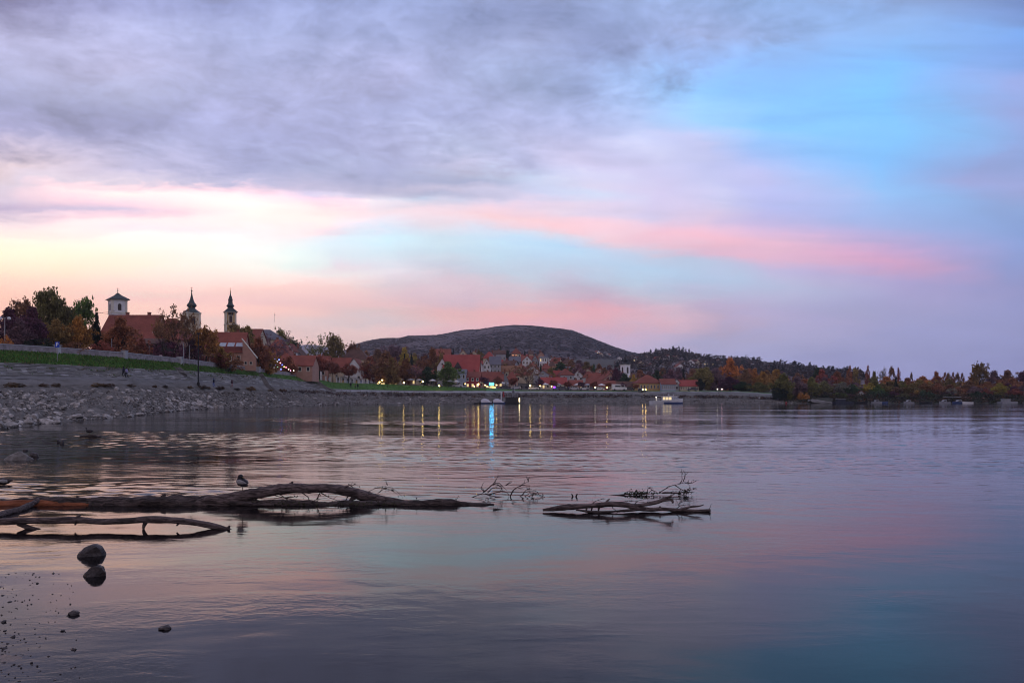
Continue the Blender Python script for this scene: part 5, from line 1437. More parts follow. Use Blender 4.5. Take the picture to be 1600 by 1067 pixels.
# terrace fittings: low white walls, posts and parasols
for k,(px,d) in enumerate([(492,291),(502,292),(509,292),(516,293)]):
    p = place(px,d); root = empty('pillar', p); tag(root, f'white square pillar of the left terrace, {ORD[k]} from the left', 'pillar', 'white terrace pillars')
    h = hgt(586+k,d)-p.z
    m = MB(); m.box((0,0,h/2-.2),(.55,.55,h+.4)); m.build('shaft', WHITE, root); m = MB(); m.box((0,0,h+.06),(.75,.75,.12)); m.build('cap', TRIM, root)
fp = [(528,292),(536,293),(543,294),(550,295),(557,296),(564,297),(571,298)]
for k,(px,d) in enumerate(fp):
    p = place(px,d); root = empty('shop_stall', p); tag(root, f'pale terrace stall with dark opening, {ORD[k]} from the left of the terrace', 'stall', 'pale stalls along the terrace')
    h = hgt(588.5+k*.7,d)-p.z; w = pxw(0,6,d)
    m = MB(); m.box((-w/2+.2,.5,h/2-.2),(.3,1.2,h+.4)); m.box((w/2-.2,.5,h/2-.2),(.3,1.2,h+.4)); m.build('post', WHITE, root)
    m = MB(); m.box((0,1.0,h/2-.3),(w-.7,.1,h-.2)); m.build('back', DARKW, root)
    m = MB(); m.box((0,.4,h+.08),(w,1.7,.16)); m.build('canopy', (TRIM,GREYW,PINKW)[k % 3], root)
    m = MB(); m.box((0,.1,.5),(w-.9,.6,1.0)); m.build('counter', (GREYW,BLUEW,YELLOW)[(k*2) % 3], root)
PARA = None
for k,(px,d,mm) in enumerate([(625,305,CREAM),(642,304,GREYW),(655,306,WHITE),(676,304,WHITE),(703,306,GREYW),(712,306,WHITE),(753,311,CREAM),(785,311,WHITE),(796,311,GREYW),(852,312,WHITE),(872,311,GREYW),(902,311,WHITE),(918,311,GREYW),(940,311,WHITE)]):
    p = place(px,d)
    root = empty('parasol', p)
    m = MB(); m.tube([(0,0,-.1),(0,0,2.6)], .04, 6); m.build('pole', METAL, root)
    m = MB(); m.lathe([(1.5,2.05),(1.48,2.12),(.8,2.45),(.06,2.75)], 8); m.build('canopy', mm, root)
    m = MB(); m.lathe([(.3,0),(.3,.08),(.08,.12)], 8); m.build('base', CONC, root)
    tag(root, f'folded-out {"cream" if mm is CREAM else "grey" if mm is GREYW else "white"} parasol on the promenade, {ORD[k] if k < 11 else ("twelfth","thirteenth","fourteenth")[k-11]} from the left', 'parasol', 'parasols along the promenade')

# ---------------------------------------------------------------- parked cars
def car_proto():
    root = empty('parked_car', (0,0,0))
    prof = [(-2.1,.35),(2.1,.35),(2.15,.62),(1.95,.86),(1.1,.95),(.55,1.42),(-.95,1.46),(-1.65,1.0),(-2.1,.92),(-2.15,.6)]
    b = MB(); b.prism(prof[::-1], -.82, .82); b.build('body', mat('car_paint',(1,1,1),.3,.02,1,spec=.5,objcol=True), root)
    g = MB()
    g.prism([(.95,.98),(.5,1.36),(-.1,1.38),(-.1,.98)], -.85, .85); g.prism([(-.2,.98),(-.2,1.38),(-.9,1.38),(-1.45,1.02)], -.85, .85); g.build('window', GLASS, root)
    for x in (-1.3,1.3):
        for y in (-.75,.75):
            w = MB(); w.lathe([(.33,-.1),(.33,.1)], 12); w.v = [(px+x, pz+y, py+.33) for px,py,pz in w.v]; wo = w.build('wheel', BLACK, root)
            w = MB(); w.lathe([(.19,-.115),(.19,.115)], 10); w.v = [(px+x, pz+y, py+.33) for px,py,pz in w.v]; w.build('rim', METAL, wo)
    for y in (-.6,.6):
        h = MB(); h.box((2.1,y,.68),(.1,.3,.14)); h.build('headlight', mat('lamp_clear',(.7,.7,.7),.2,.02,1), root)
        h = MB(); h.box((-2.12,y,.75),(.06,.28,.14)); h.build('tail_light', mat('lamp_red',(.4,.02,.02),.3,.02,1), root)
    return root
CARS = [(715,308,0,'white car parked at the left end, beside the pale blue house',(.6,.6,.62)),(706,309,0,'grey car behind the lamp on the grass edge',(.2,.2,.22)),(790,310,0,'black car parked under the second round tree',(.02,.02,.022)),(806,310,.2,'silver car under the third round tree',(.4,.4,.42)),
        (834,310,0,'white car left of the third tree cluster lamp',(.6,.6,.6)),(872,310,0,'blue car right of the purple light',(.05,.09,.25)),(880,310,.1,'dark car between the fifth and sixth round tree',(.03,.03,.035)),(897,310,0,'silver car beside the sixth round tree',(.45,.45,.47)),
        (913,310,0,'white car before the seventh round tree',(.62,.62,.62)),(924,310,0,'dark grey car after the seventh round tree',(.08,.08,.09)),(936,310,-.1,'white car right of the pale lamp',(.65,.65,.65)),(945,310,0,'dark red car left of the ninth round tree',(.15,.02,.02)),(957,310,0,'silver car right of the ninth round tree',(.45,.45,.47)),
        (963,310,0,'pale blue car by the low brown house',(.3,.36,.45)),(983,310,0,'black car between the last two round trees',(.02,.02,.02)),(1082,313,0,'dark car before the cream house',(.03,.03,.04))]
cp = car_proto()
for i,(px,d,a,lb,c) in enumerate(CARS):
    r = cp if i == 0 else copy_tree(cp)
    r.location = place(px,d,.02); r.rotation_euler.z = a + (math.pi if i % 2 else 0)
    tag(r, lb, 'car', 'cars parked along the promenade')
    for ch in r.children:
        if ch.name.startswith('body'): ch.color = tuple(c)+(1,)
# two vehicles with lights on
r = copy_tree(cp); r.location = place(1003,303,.05); r.rotation_euler.z = R(-75); tag(r, 'car driving towards the water with both headlights on', 'car')
for ch in r.children:
    if ch.name.startswith('body'): ch.color = (.05,.05,.06,1)
    if ch.name.startswith('headlight'):
        ch.data = ch.data.copy(); ch.data.materials[0] = LAMP_Y; ch.scale = (1,1.0,2.4); ch.location.z = -.7
vn = empty('camper_van', place(967,309,.02)); tag(vn, 'white camper van parked by the tenth round tree', 'van')
m = MB(); m.prism([(-2.9,.4),(2.9,.4),(3.0,1.2),(2.3,1.5),(1.9,2.5),(-2.9,2.6)][::-1], -1.05, 1.05); m.build('body', WHITE, vn)
m = MB(); m.prism([(2.15,1.5),(1.85,2.2),(1.1,2.2),(1.1,1.5)], -1.08, 1.08); m.prism([(.4,1.5),(.4,2.1),(-1.6,2.1),(-1.6,1.5)], -1.08, 1.08); m.build('window', GLASS, vn)
for x in (-1.8,1.9):
    for y in (-1,1):
        w = MB(); w.lathe([(.36,-.1),(.36,.1)], 12); w.v = [(px+x, pz+y, py+.36) for px,py,pz in w.v]; w.build('wheel', BLACK, vn)

# ---------------------------------------------------------------- boats and pier
HULLG = mat('boat_grey',(0.24,0.25,0.28),.5,.1,1)
HULLW = mat('boat_white',(0.62,0.63,0.66),.4,.06,1,spec=.5); HULLB = mat('boat_blue',(0.03,0.055,0.16),.35,.1,1,spec=.5); DECKG = mat('boat_deck',(0.3,0.3,0.32),.6,.1,2); COVER = mat('boat_cover',(0.50,0.49,0.54),.7,.12,1.2,.04,3)
def hull(mb, L, B, z0, z1, bow=1.0, n=14, flare=.75, sheer=.0):
    """boat shell along x, bow at +x"""
    R0, R1 = [], []
    def half(t):   # half beam along the length
        return B/2*(1-max(0,(t-.55)/.45)**2.0)*(.88+.12*min(1,t*5))
    top, bot = [], []
    for s in (1,-1):
        rng = range(n+1) if s == 1 else range(n-1, 0, -1)
        for k in rng:
            t = k/n; x = -L/2 + L*t
            h = half(t) if k < n else 0.0
            top.append((x + bow*.12*L*max(0,t-.7), s*h, z1 + sheer*t*t)); bot.append((x, s*h*flare, z0))
    m = len(top)
    mb.add(top+bot, [tuple(range(m)), tuple(range(2*m-1, m-1, -1))] + [((i+1) % m, i, m+i, m+(i+1) % m) for i in range(m)])
def covered_boat(px0, px1, d, label):
    w = pxw(px0,px1,d); root = empty('covered_boat', ((px0+px1)/2/F*d-800/F*d, d, 0)); tag(root, label, 'boat', 'covered boats moored at the pier')
    m = MB(); hull(m, w, 1.9, -.2, .55); m.build('hull', HULLB, root)
    m = MB(); pr = []
    n = 8
    for k in range(n+1):
        t = k/n; x = -w/2*.96 + w*.93*t; hh = .62+1.05*math.sin(min(1,.18+t*.95)*math.pi)**.6*(1 if t > .1 else .7)*(.95 if t < .6 else .95-.7*(t-.6)); pr.append((x,hh))
    vs, fs = [], []
    for i,(x,hh) in enumerate(pr):
        bb = .92*(1-max(0,(i/n-.5)/.5)**2*.8)
        for q in range(7):
            a = math.pi*q/6; vs.append((x, bb*math.cos(a), .56 + (hh-.5)*math.sin(a)**.7))
    for i in range(n):
        for q in range(6): fs.append((i*7+q, i*7+q+1, (i+1)*7+q+1, (i+1)*7+q))
    fs += [tuple(range(6,-1,-1)), tuple(n*7+q for q in range(7))]
    m.add(vs, fs); m.build('cover', COVER, root, smooth=True)
    m = MB(); m.box((-w/2-.15,0,.45),(.35,.4,.8)); m.build('outboard_motor', BLACK, root)
    m = MB(); m.box((0,-.96,.5),(w*.8,.06,.1)); m.build('rub_rail', WHITE, root)
covered_boat(751, 770, 262, 'boat under a rounded pale cover, left of the two at the pier')
covered_boat(770, 789, 260, 'boat under a rounded pale cover, right of the two, touching the pier')
rb = empty('rowing_boat', ((746-800)/F*262, 262, 0)); tag(rb, 'small dark rowing boat left of the covered boats', 'boat')
m = MB(); hull(m, 2.6, 1.1, -.1, .35); m.build('hull', BLACK, rb); m = MB(); m.box((.1,0,.4),(.3,.95,.06)); m.box((-.7,0,.4),(.3,.9,.06)); m.build('bench', DARKW, rb)
m = MB(); m.tube([(-.6,.2,.3),(.3,.1,.7),(.9,.2,1.1)], .04, 5); m.build('oar', BARK, rb)
# landing stage
pt = empty('landing_stage', ((798-800)/F*264, 264, 0)); tag(pt, 'dark floating landing stage with railing and white mast', 'pier')
m = MB(); m.box((0,0,.25),(5.2,5,.9)); m.build('pontoon', BLACK, pt)
m = MB(); m.box((.35,.3,1.35),(4.2,3.6,1.3)); m.build('cabin', mat('pier_dark',(0.022,0.022,0.026),.7,.3,2), pt)
m = MB(); m.box((0.2,0,2.1),(5.0,4.2,.16)); m.build('upper_deck', DARKW, pt)
for x in [-2.2+.55*k for k in range(9)]:
    m = MB(); m.box((x,-2.0,2.7),(.07,.07,1.1)); m.build('rail_post', METAL, pt)
m = MB(); m.box((0,-2.0,3.25),(4.9,.08,.08)); m.box((0,-2.0,2.75),(4.9,.05,.05)); m.build('handrail', METAL, pt)
m = MB(); m.tube([(-3.1,-1.2,-.5),(-3.1,-1.2,4.0)], .22, 8); m.build('mast', HULLW, pt)
m = MB(); m.box((-2.35,-1.9,3.1),(.5,.3,1.8)); m.build('lifebuoy_board', REDW, pt)
m = MB()
for k in range(4): m.box((-1.2+k*.9,-1.52,1.3),(.5,.06,.6))
m.build('window', GLASS, pt)
lp = empty('pier_lamp', ((811.5-800)/F*262, 262, 0)); tag(lp, 'bright tall lamp right beside the dark landing stage', 'lamp')
m = MB(); m.tube([(0,0,-1),(0,0,.7)], .12, 6); m.build('pole', METAL, lp); m = MB(); m.tube([(0,0,.7),(0,0,1.9)], .17, 8); m.build('lamp_tube', glow('pier_lamp_light',(1,.8,.4),4.5), lp)
m = MB(); m.lathe([(.22,1.9),(.06,2.05)], 8); m.build('lamp_cap', METAL, lp)
# gangway from the stage to the bank
gw = empty('gangway', ((800-800)/F*266, 266, 0)); tag(gw, 'gangway sloping from the landing stage up to the bank', 'gangway')
A, B = Vector((.5,2,2.1)), Vector((.5,34,gz(800,300)+.3)); m = MB(); m.tube([A,B], .45, 4); m.build('walkway', DARKW, gw)
m = MB(); m.tube([A+Vector((.5,0,1)),B+Vector((.5,0,1))], .04, 4); m.tube([A+Vector((-.5,0,1)),B+Vector((-.5,0,1))], .04, 4); m.build('handrail', METAL, gw)
# white passenger ferry
def ferry():
    d = 262; L = pxw(1014.5,1067,d); root = empty('passenger_ferry', ((1041-800)/F*d, d, 0)); tag(root, 'white passenger ferry with lit cabin windows near the far bank', 'ferry')
    z = lambda y: hgt(y,d)
    m = MB(); hull(m, L*.96, 3.2, -.3, z(626.5), bow=.6, sheer=.9); m.build('hull', HULLW, root)
    m = MB(); hull(m, L*.62, 3.24, -.25, z(628.2), bow=1.0, flare=.9); m.v = [(x+L*.17,y,zz) for x,y,zz in m.v]; m.build('boot_stripe', HULLB, root)
    m = MB(); m.prism([(-L*.14,z(626.6)),(L*.36,z(626.6)),(L*.30,z(619)),(-L*.14,z(619))][::-1], -1.25, 1.25); cb = m.build('cabin', HULLW, root)
    for k in range(3):
        m = MB(); m.box((-L*.085+k*1.0,-1.27,z(622.4)),(.75,.08,.85)); m.build('window', glow('cabin_glow',(1,.8,.42),.75), cb)
    for k in range(4):
        m = MB(); m.box((L*.16+k*.6,-1.27,z(622)),(.42,.08,.6)); m.build('window', BLUEW, cb)
    m = MB(); m.box((L*.05,0,z(618.6)),(L*.62,3.0,.12)); m.build('upper_deck', HULLW, root)
    m = MB(); m.prism([(L*.06,z(618.3)),(L*.22,z(618.3)),(L*.18,z(614.8)),(L*.06,z(614.8))][::-1], -.8, .8); wh = m.build('wheelhouse', HULLW, root)
    m = MB(); m.box((L*.13,-.82,z(616.4)),(1.1,.06,.42)); m.build('window', GLASS, wh)
    m = MB(); m.box((L*.12,0,z(614.5)),(2.6,1.9,.1)); m.build('roof', BLACK, wh)
    m = MB(); m.tube([(L*.2,0,z(614.8)),(L*.2,0,z(610))], .04, 5); m.tube([(L*.2-.4,0,z(612)),(L*.2+.4,0,z(612))], .025, 4); m.build('mast', METAL, root)
    m = MB()
    for k in range(7): m.box((-L*.46+k*.55,-1.2,z(624.3)),(.05,.05,1.0)); m.box((-L*.46+k*.55,1.2,z(624.3)),(.05,.05,1.0))
    m.box((-L*.33,-1.2,z(622)),(3.6,.05,.05)); m.box((-L*.33,1.2,z(622)),(3.6,.05,.05)); m.build('railing', METAL, root)
    m = MB()
    for k in range(8): m.box((-L*.1+k*.75,-1.4,z(617.2)),(.04,.04,.6))
    m.box((L*.16,-1.4,z(615.9)),(L*.5,.04,.04)); m.build('upper_railing', METAL, root)
    m = MB(); m.ball((-L*.31,-.6,z(620.6)),.2,8,6); m.tube([(-L*.31,-.6,z(626)),(-L*.31,-.6,z(621))],.03,4); m.build('stern_lamp', glow('stern_glow',(1,.92,.75),2.2), root)
    m = MB(); m.box((-L*.24,.4,z(623.8)),(1.2,.9,1.1)); m.build('stair_box', DECKG, root)
ferry()
# buoys and small craft
for px,y,mm,lb,r in ((1186.5,623.5,HULLW,'white mooring float near the bank left of the willows',.3),(1228.5,629.8,REDW,'red buoy at the water edge below the willows',.35)):
    d = 268 if y > 627 else 285
    p = Vector(((px-800)/F*d, d, max(0.05,gz(px,d)))); root = empty('buoy', p); tag(root, lb, 'buoy')
    m = MB(); m.ball((0,0,r*.8),r,10,7); m.build('float', mm, root); m = MB(); m.lathe([(.09,r*1.6),(.07,r*2.2)],6); m.build('top_ring', METAL, root)
def motorboat(px, d, L, mm, label, cab=True, canopy=None, name='motorboat'):
    root = empty(name, ((px-800)/F*d, d, 0), random.choice((0,math.pi))); tag(root, label, 'boat', 'small boats moored on the right bank')
    m = MB(); hull(m, L, L*.33, -.15, .6, sheer=.2); m.build('hull', mm, root)
    if cab: m = MB(); m.prism([(-L*.12,.6),(L*.25,.6),(L*.14,1.25),(-L*.1,1.3)][::-1], -.6, .6); c = m.build('cabin', HULLG, root); m = MB(); m.prism([(-L*.06,.85),(L*.14,.85),(L*.09,1.15),(-L*.05,1.17)], -.63, .63); m.build('window', GLASS, c)
    m = MB(); m.box((-L/2-.1,0,.5),(.3,.35,.8)); m.build('outboard_motor', BLACK, root)
motorboat(1369, 268, 3.8, HULLG, 'pale motorboat left of the blue boat, by the yellow-green tree')
motorboat(1379, 269, 3.6, HULLB, 'small blue boat right of the pale motorboat', False)
motorboat(1420, 270, 3.4, HULLG, 'pale motorboat beside the single bright shore lamp')
motorboat(1447, 270, 4.2, BLACK, 'black boat right of the shore lamp', False)
motorboat(1476, 268, 3.6, HULLG, 'pale cabin boat left of the covered boat shelter')
motorboat(1499, 268, 4.6, HULLB, 'blue boat just left of the boathouse')
motorboat(1512, 267, 3.4, HULLW, 'small white boat in front of the boathouse', False)
motorboat(1345, 270, 4.4, BLACK, 'black moored boat below the small white house', False)
for px, lb, w, mm in ((1575,'long pale barge moored at the far right',5.2,HULLG),(1318,'dark barge with a blue-black hull right of the boat ramp',6.2,mat('barge_dark',(0.02,0.025,0.045),.6,.2,2))):
    root = empty('barge', ((px-800)/F*268, 268, 0)); tag(root, lb, 'barge')
    m = MB(); m.prism([(-w/2,-.3),(w/2-.6,-.3),(w/2,.75),(-w/2-.2,.75)][::-1], -1.4, 1.4); m.build('hull', mm, root)
    m = MB(); m.box((-w*.15,0,1.15),(w*.4,2.0,.8)); m.build('deckhouse', mm, root)
    m = MB(); m.box((-w*.15,0,1.6),(w*.46,2.3,.1)); m.build('roof', DECKG, root)
root = empty('boat_shelter', ((1488-800)/F*274, 274, .3)); tag(root, 'open shelter with a flat pale roof over the moored boats', 'shelter')
m = MB()
for x in (-1.8,0,1.8):
    for y in (-1.2,1.2): m.box((x,y,.8),(.12,.12,2.2))
m.build('post', DARKW, root); m = MB(); m.box((0,0,1.98),(4.4,3.2,.14)); m.build('roof', GREYW, root)
root = empty('boat_ramp', ((1290-800)/F*276, 276, 0)); tag(root, 'pale concrete boat ramp running down to the water', 'ramp')
m = MB(); m.prism([(-5.5,1.35),(3.8,-.2),(3.8,-.6),(-5.5,.6)], -1.8, 1.8); m.build('slab', CONC, root)
m = MB(); m.prism([(-5.5,1.6),(3.8,.05),(3.8,-.2),(-5.5,1.35)], -2.1, -1.83); m.build('kerb', CONC, root)

# ---------------------------------------------------------------- people on the bank
def person(px, d, h, label, top, bottom, lean=0.0, rz=0.0, stride=.22, extra=None):
    p = place(px, d, .02); root = empty('person', p, rz); tag(root, label, 'person', 'people strolling on the bank')
    s = h/1.72
    # one continuous skin-grown body
    me = bpy.data.meshes.new('body')
    J = dict(pel=(0,0,.94),sp=(0,-.01,1.16),ch=(0,.0,1.36),nk=(0,0,1.50),hd=(0,.02,1.62),ht=(0,.02,1.70),
             lh=(-.10,0,.90),lk=(-.11,stride*.6,.50),la=(-.11,-stride*.2+.02,.08),lt=(-.11,.16-stride*.2,.03),
             rh=(.10,0,.90),rk=(.11,-stride*.2+.05,.50),ra=(.11,-stride*1.3,.10),rt=(.11,.12-stride*1.3,.03),
             ls=(-.19,0,1.42),le=(-.25,-.05-stride*.3,1.14),lw=(-.24,.06-stride*.2,.90),lf=(-.24,.09-stride*.2,.80),
             rs=(.19,0,1.42),re=(.25,.02+stride*.3,1.14),rw=(.24,.14+stride*.4,.92),rf=(.24,.18+stride*.4,.83))
    rad = dict(pel=.15,sp=.14,ch=.16,nk=.06,hd=.10,ht=.075,lh=.10,lk=.065,la=.05,lt=.045,rh=.10,rk=.065,ra=.05,rt=.045,ls=.08,le=.055,lw=.042,lf=.04,rs=.08,re=.055,rw=.042,rf=.04)
    E = [('pel','sp'),('sp','ch'),('ch','nk'),('nk','hd'),('hd','ht'),('pel','lh'),('lh','lk'),('lk','la'),('la','lt'),('pel','rh'),('rh','rk'),('rk','ra'),('ra','rt'),('ch','ls'),('ls','le'),('le','lw'),('lw','lf'),('ch','rs'),('rs','re'),('re','rw'),('rw','rf')]
    K = list(J)
    me.from_pydata([tuple(c*s for c in J[k]) for k in K], [(K.index(a),K.index(b)) for a,b in E], [])
    o = bpy.data.objects.new('body', me); COL.objects.link(o); o.parent = root
    sk = o.modifiers.new('skin','SKIN'); ly = me.skin_vertices[0] if me.skin_vertices else None
    if ly is None:
        bpy.context.view_layer.objects.active = o
    for i,k in enumerate(K):
        me.skin_vertices[0].data[i].radius = (rad[k]*s, rad[k]*s); me.skin_vertices[0].data[i].use_root = (k == 'pel')
    o.modifiers.new('sub','SUBSURF').render_levels = 1
    me.materials.append(bottom)
    c = MB(); c.lathe([(.17*s,.86*s),(.21*s,1.0*s),(.19*s,1.2*s),(.21*s,1.38*s),(.15*s,1.47*s),(.08*s,1.51*s)], 10); c.v = [(x*1.12,y*.78,z) for x,y,z in c.v]; c.build('coat', top, root, smooth=True)
    for sx,kk in ((-1,('ls','le','lw')),(1,('rs','re','rw'))):
        c = MB(); c.tube([Vector(J[q])*s for q in kk], lambda t: (.085-.03*t)*s, 8); c.build('sleeve', top, root, smooth=True)
    c = MB(); c.ball((0,.0,1.655*s),(.105*s,.115*s,.10*s),10,6); c.build('hair', mat('dark_hair',(0.02,0.015,0.012),.8,.2,5), root, smooth=True)
    if extra == 'bag':
        c = MB(); c.box((.28*s,.05,.78*s),(.12,.3,.3)); tag(c.build('handbag', BLACK, None, p), 'dark handbag hanging at the left stroller\'s hand', 'bag')
    return root
NAVY = mat('navy_cloth',(0.012,0.012,0.03),.9,.2,6); LILAC = mat('lilac_cloth',(0.26,0.24,0.40),.9,.15,6); BLUEC = mat('blue_cloth',(0.07,0.11,0.32),.9,.15,6); MAROON = mat('maroon_cloth',(0.05,0.012,0.02),.9,.2,6); DUSTY = mat('dusty_pink_cloth',(0.26,0.14,0.15),.9,.2,6); BLK = mat('black_cloth',(0.01,0.01,0.012),.9,.2,6); TAN = mat('tan_cloth',(0.16,0.09,0.055),.9,.2,6)
person(193.2, 131, 1.72, 'person in dark navy coat walking on the left path, left of a pair', NAVY, BLK, rz=R(80))
person(197.6, 131.6, 1.66, 'person in pale lilac coat walking beside the navy coat', LILAC, BLK, rz=R(70))
person(334, 166, 1.85, 'person in navy top and blue trousers right of the black lamp post', NAVY, BLUEC, rz=R(85))
person(362.5, 176, 1.80, 'person in maroon top and dusty pink trousers, furthest right on the paved slope', MAROON, DUSTY, rz=R(-80))
person(548, 279.5, 2.0, 'dark-clad person on the far grass, left of the standing pair', BLK, BLK, rz=R(20))
person(559, 279.5, 2.0, 'dark-clad person on the far grass, right of the standing pair', BLK, BLK, rz=R(-40))
person(555.5, 280, 1.55, 'smaller person in tan coat between the standing pair', TAN, BLK, rz=R(10))
person(513.5, 285, 1.75, 'pale-clad person by the terrace pillars', GREYW, BLK, rz=R(30))
for i,(px,d) in enumerate([(725,305),(736,306),(764,307),(815,307),(822,307),(889,308),(906,308)]):
    person(px, d, 1.75, ['dark walker in front of the pale blue house','dark walker before the dark red house','walker silhouetted under the cyan sign','walker right of the third round tree','walker left of the warm lamp','walker by the sixth round tree','walker left of the seventh round tree'][i], (BLK,NAVY,BLUEC)[i % 3], BLK, rz=random.uniform(0,6))

# ---------------------------------------------------------------- stones and rubble
def rock_mesh(seed, sub=2, sx=1, sy=.8, sz=.6, name='rock', mats=None, chip=(.22,.40,13)):
    bm = bmesh.new(); bmesh.ops.create_icosphere(bm, subdivisions=sub, radius=.5)
    rnd = random.Random(seed)
    planes = [(Vector((rnd.gauss(0,1),rnd.gauss(0,1),rnd.gauss(0,1))).normalized(), rnd.uniform(chip[0],chip[1])) for _ in range(chip[2])]
    for v in bm.verts:
        for n, dd in planes:
            q = v.co.dot(n)
            if q > dd: v.co -= n*(q-dd)
        v.co += v.co.normalized()*(noise.noise(v.co*3.5+Vector((seed*3.1,0,0)))*.07 + noise.noise(v.co*11+Vector((seed*1.7,3,0)))*.022)
        v.co.x *= sx; v.co.y *= sy; v.co.z *= sz
    me = bpy.data.meshes.new(name); bm.to_mesh(me); bm.free()
    me.materials.append(mats or RUBBLE)
    return me
def rubble_mat():
    m = bpy.data.materials.new('rubble_stone'); m.use_nodes = True
    g = NT(m.node_tree); b = g.n['Principled BSDF']
    oi = g.add('ShaderNodeObjectInfo'); geo = g.add('ShaderNodeNewGeometry')
    c = g.mix(g.mr(g.noise(geo.outputs['Position'], 2.5, 5, .65), .35, .65), (0.105,0.096,0.088), (0.31,0.29,0.275))
    rn = g.math('ADD', g.mr(oi.outputs['Random'],0,1,0,.5), g.mr(geo.outputs['Random Per Island'],0,1,.30,1.15))
    s = g.add('ShaderNodeVectorMath', operation='SCALE'); g.l.new(c, s.inputs[0]); g.l.new(rn, s.inputs[3])
    g.l.new(s.outputs[0], b.inputs['Base Color']); b.inputs['Roughness'].default_value = .9
    bn = g.add('ShaderNodeBump'); bn.inputs['Distance'].default_value = .04; g.l.new(g.noise(geo.outputs['Position'], 9, 4, .6), bn.inputs['Height']); g.l.new(bn.outputs[0], b.inputs['Normal'])
    return m
RUBBLE = rubble_mat()
WET = mat('wet_stone',(0.016,0.013,0.014),.4,.5,14,.02,30,col2=(0.060,0.048,0.048))
RK = [rock_mesh(i, 2, random.uniform(.9,1.3), random.uniform(.7,1.0), random.uniform(.5,.8)) for i in range(10)]
def bank_point(px, t):
    """t 0..1 from the waterline to the top of the rubble, 1..2 on to the ledge"""
    pts = section(px)
    i = 0 if t < 1 else 1
    f = t - i
    d = lerp(pts[i][0], pts[i+1][0], f); z = lerp(pts[i][1], pts[i+1][1], f)
    return (px-800)/F*d, d, z
cand = []
rr = random.Random(11)
for i in range(2600):
    px = rr.uniform(-20, 760)
    if px < 260: px = rr.uniform(-20, 330)
    t = rr.random()**1.35*1.1
    x, d, z = bank_point(px, t)
    if px < 200 and .12 < t < .34 and rr.random() < .75: continue
    s = rr.uniform(.25,.6)*(2.5 if rr.random() < .05 else 1.7 if rr.random() < .14 else 1) * (1.35 if px > 260 else 1.0)
    cand.append((s/d*F, px, x, d, z, s))
cand.sort(reverse=True)
for i,(ap, px, x, d, z, s) in enumerate(cand[:290]):
    o = link_mesh('rubble_rock', RK[i % 10]); o.location = (x, d, z + s*.10); o.scale = (s, s, s); o.rotation_euler = (rr.uniform(-.5,.5), rr.uniform(-.5,.5), rr.uniform(0,6.3))
    tag(o, 'loose grey rock of the rubble bank on the left shore', 'rock', 'rubble rocks of the left bank')
small = [rock_mesh(50+i, 1, 1.1, .85, .65, 'small') for i in range(5)]
SV = [([v.co.copy() for v in me.vertices], [tuple(p.vertices) for p in me.polygons]) for me in small]
mb = MB()
def drop(x, d, z, s):
    vs, fs = SV[rr.randint(0,4)]
    e = Euler((rr.uniform(-.6,.6), rr.uniform(-.6,.6), rr.uniform(0,6.3))).to_matrix()
    mb.add([(e @ v)*s + Vector((x,d,z)) for v in vs], fs)
for (ap, px, x, d, z, s) in cand[290:]: drop(x, d, z+s*.1, s)
for i in range(9500):
    px = rr.uniform(-60, 800) if rr.random() < .75 else rr.uniform(750, 1260)
    t = rr.random()**1.1*1.15 if px < 760 else rr.random()*.9
    if px < 200 and .10 < t < .36 and rr.random() < .8: continue
    x, d, z = bank_point(px, t); s = rr.uniform(.22,.75)*(.6 if px < 200 else 1.0)
    drop(x, d, z+s*.08, s)
tag(mb.build('rubble', RUBBLE), 'bank of smaller loose rubble along the waterline', None, None, 'stuff')
# dry shrubs on the ledge above the rubble
SHR = [(18,604,26,'drygold'),(30,607,22,'dry'),(68,609,18,'dry'),(88,609,18,'dry'),(152,606,22,'drygold'),(164,611,14,'dry'),(172,607,18,'dry'),(205,608,16,'dry'),(242,594,10,'dry'),(258,607,12,'drydark'),(297,606,12,'drygold'),(316,607,20,'dry'),(326,604,8,'drygold'),(344,610,18,'dry'),(370,608,12,'drydark'),(392,610,22,'drygold'),(422,611,12,'drygold'),(441,611,16,'dry')]
SW = ['dry golden tuft at the far left of the ledge','brown tuft beside the golden one at the far left','brown low bush, left of the close pair','brown low bush, right of the close pair','long tawny bush below the strolling pair','brown bush hugging the long tawny one','brown bush right of the long tawny one','small brown bush below the path','tiny brown sapling on the path edge','round black bush below the stair','tawny dry tuft left of the dark patch','brown bush under the black lamp post','upright golden tuft by the lamp post','brown tuft between the lamp post and the dark round bush','round dark bush below the maroon stroller','wide golden-brown bush below the wall pier','tawny bush right of the wide golden-brown one','brown bush at the foot of the stairway']
for (px,y,w,c),lb in zip(SHR, SW):
    s = section(px); d = lerp(s[1][0], s[2][0], .6)
    top = y - w*.22
    zb = HZ - (gz(px,d)-CH)/d*F
    tree('shrub', px, zb-w*.34, zb, w*.85, d, c, lb, 'dry_shrub', 'shrub', 'dry shrubs on the ledge')
mbs = MB()
for i in range(420):
    px = rr.uniform(440, 1240); t = rr.uniform(1.05, 1.9) if px < 1000 else rr.uniform(1.0,1.6)
    x, d, z = bank_point(px, t); w = rr.uniform(.5,1.6); mbs.m = rr.choice((0,1,1,2,3))
    for q in range(22): leafquad(mbs, Vector((x+rr.gauss(0,w*.6), d+rr.gauss(0,w*.4), z+abs(rr.gauss(0,.38)))), .2, .2)
tag(mbs.build('dry_scrub', [mat('scrub_rust',(0.085,0.038,0.025),1,.3,1), mat('scrub_dark',(0.03,0.022,0.024),1,.3,1), mat('scrub_tan',(0.11,0.075,0.04),1,.3,1), mat('scrub_plum',(0.05,0.028,0.035),1,.3,1)]), 'band of dry dark scrub above the far rubble bank', None, None, 'stuff')
mbs = MB()
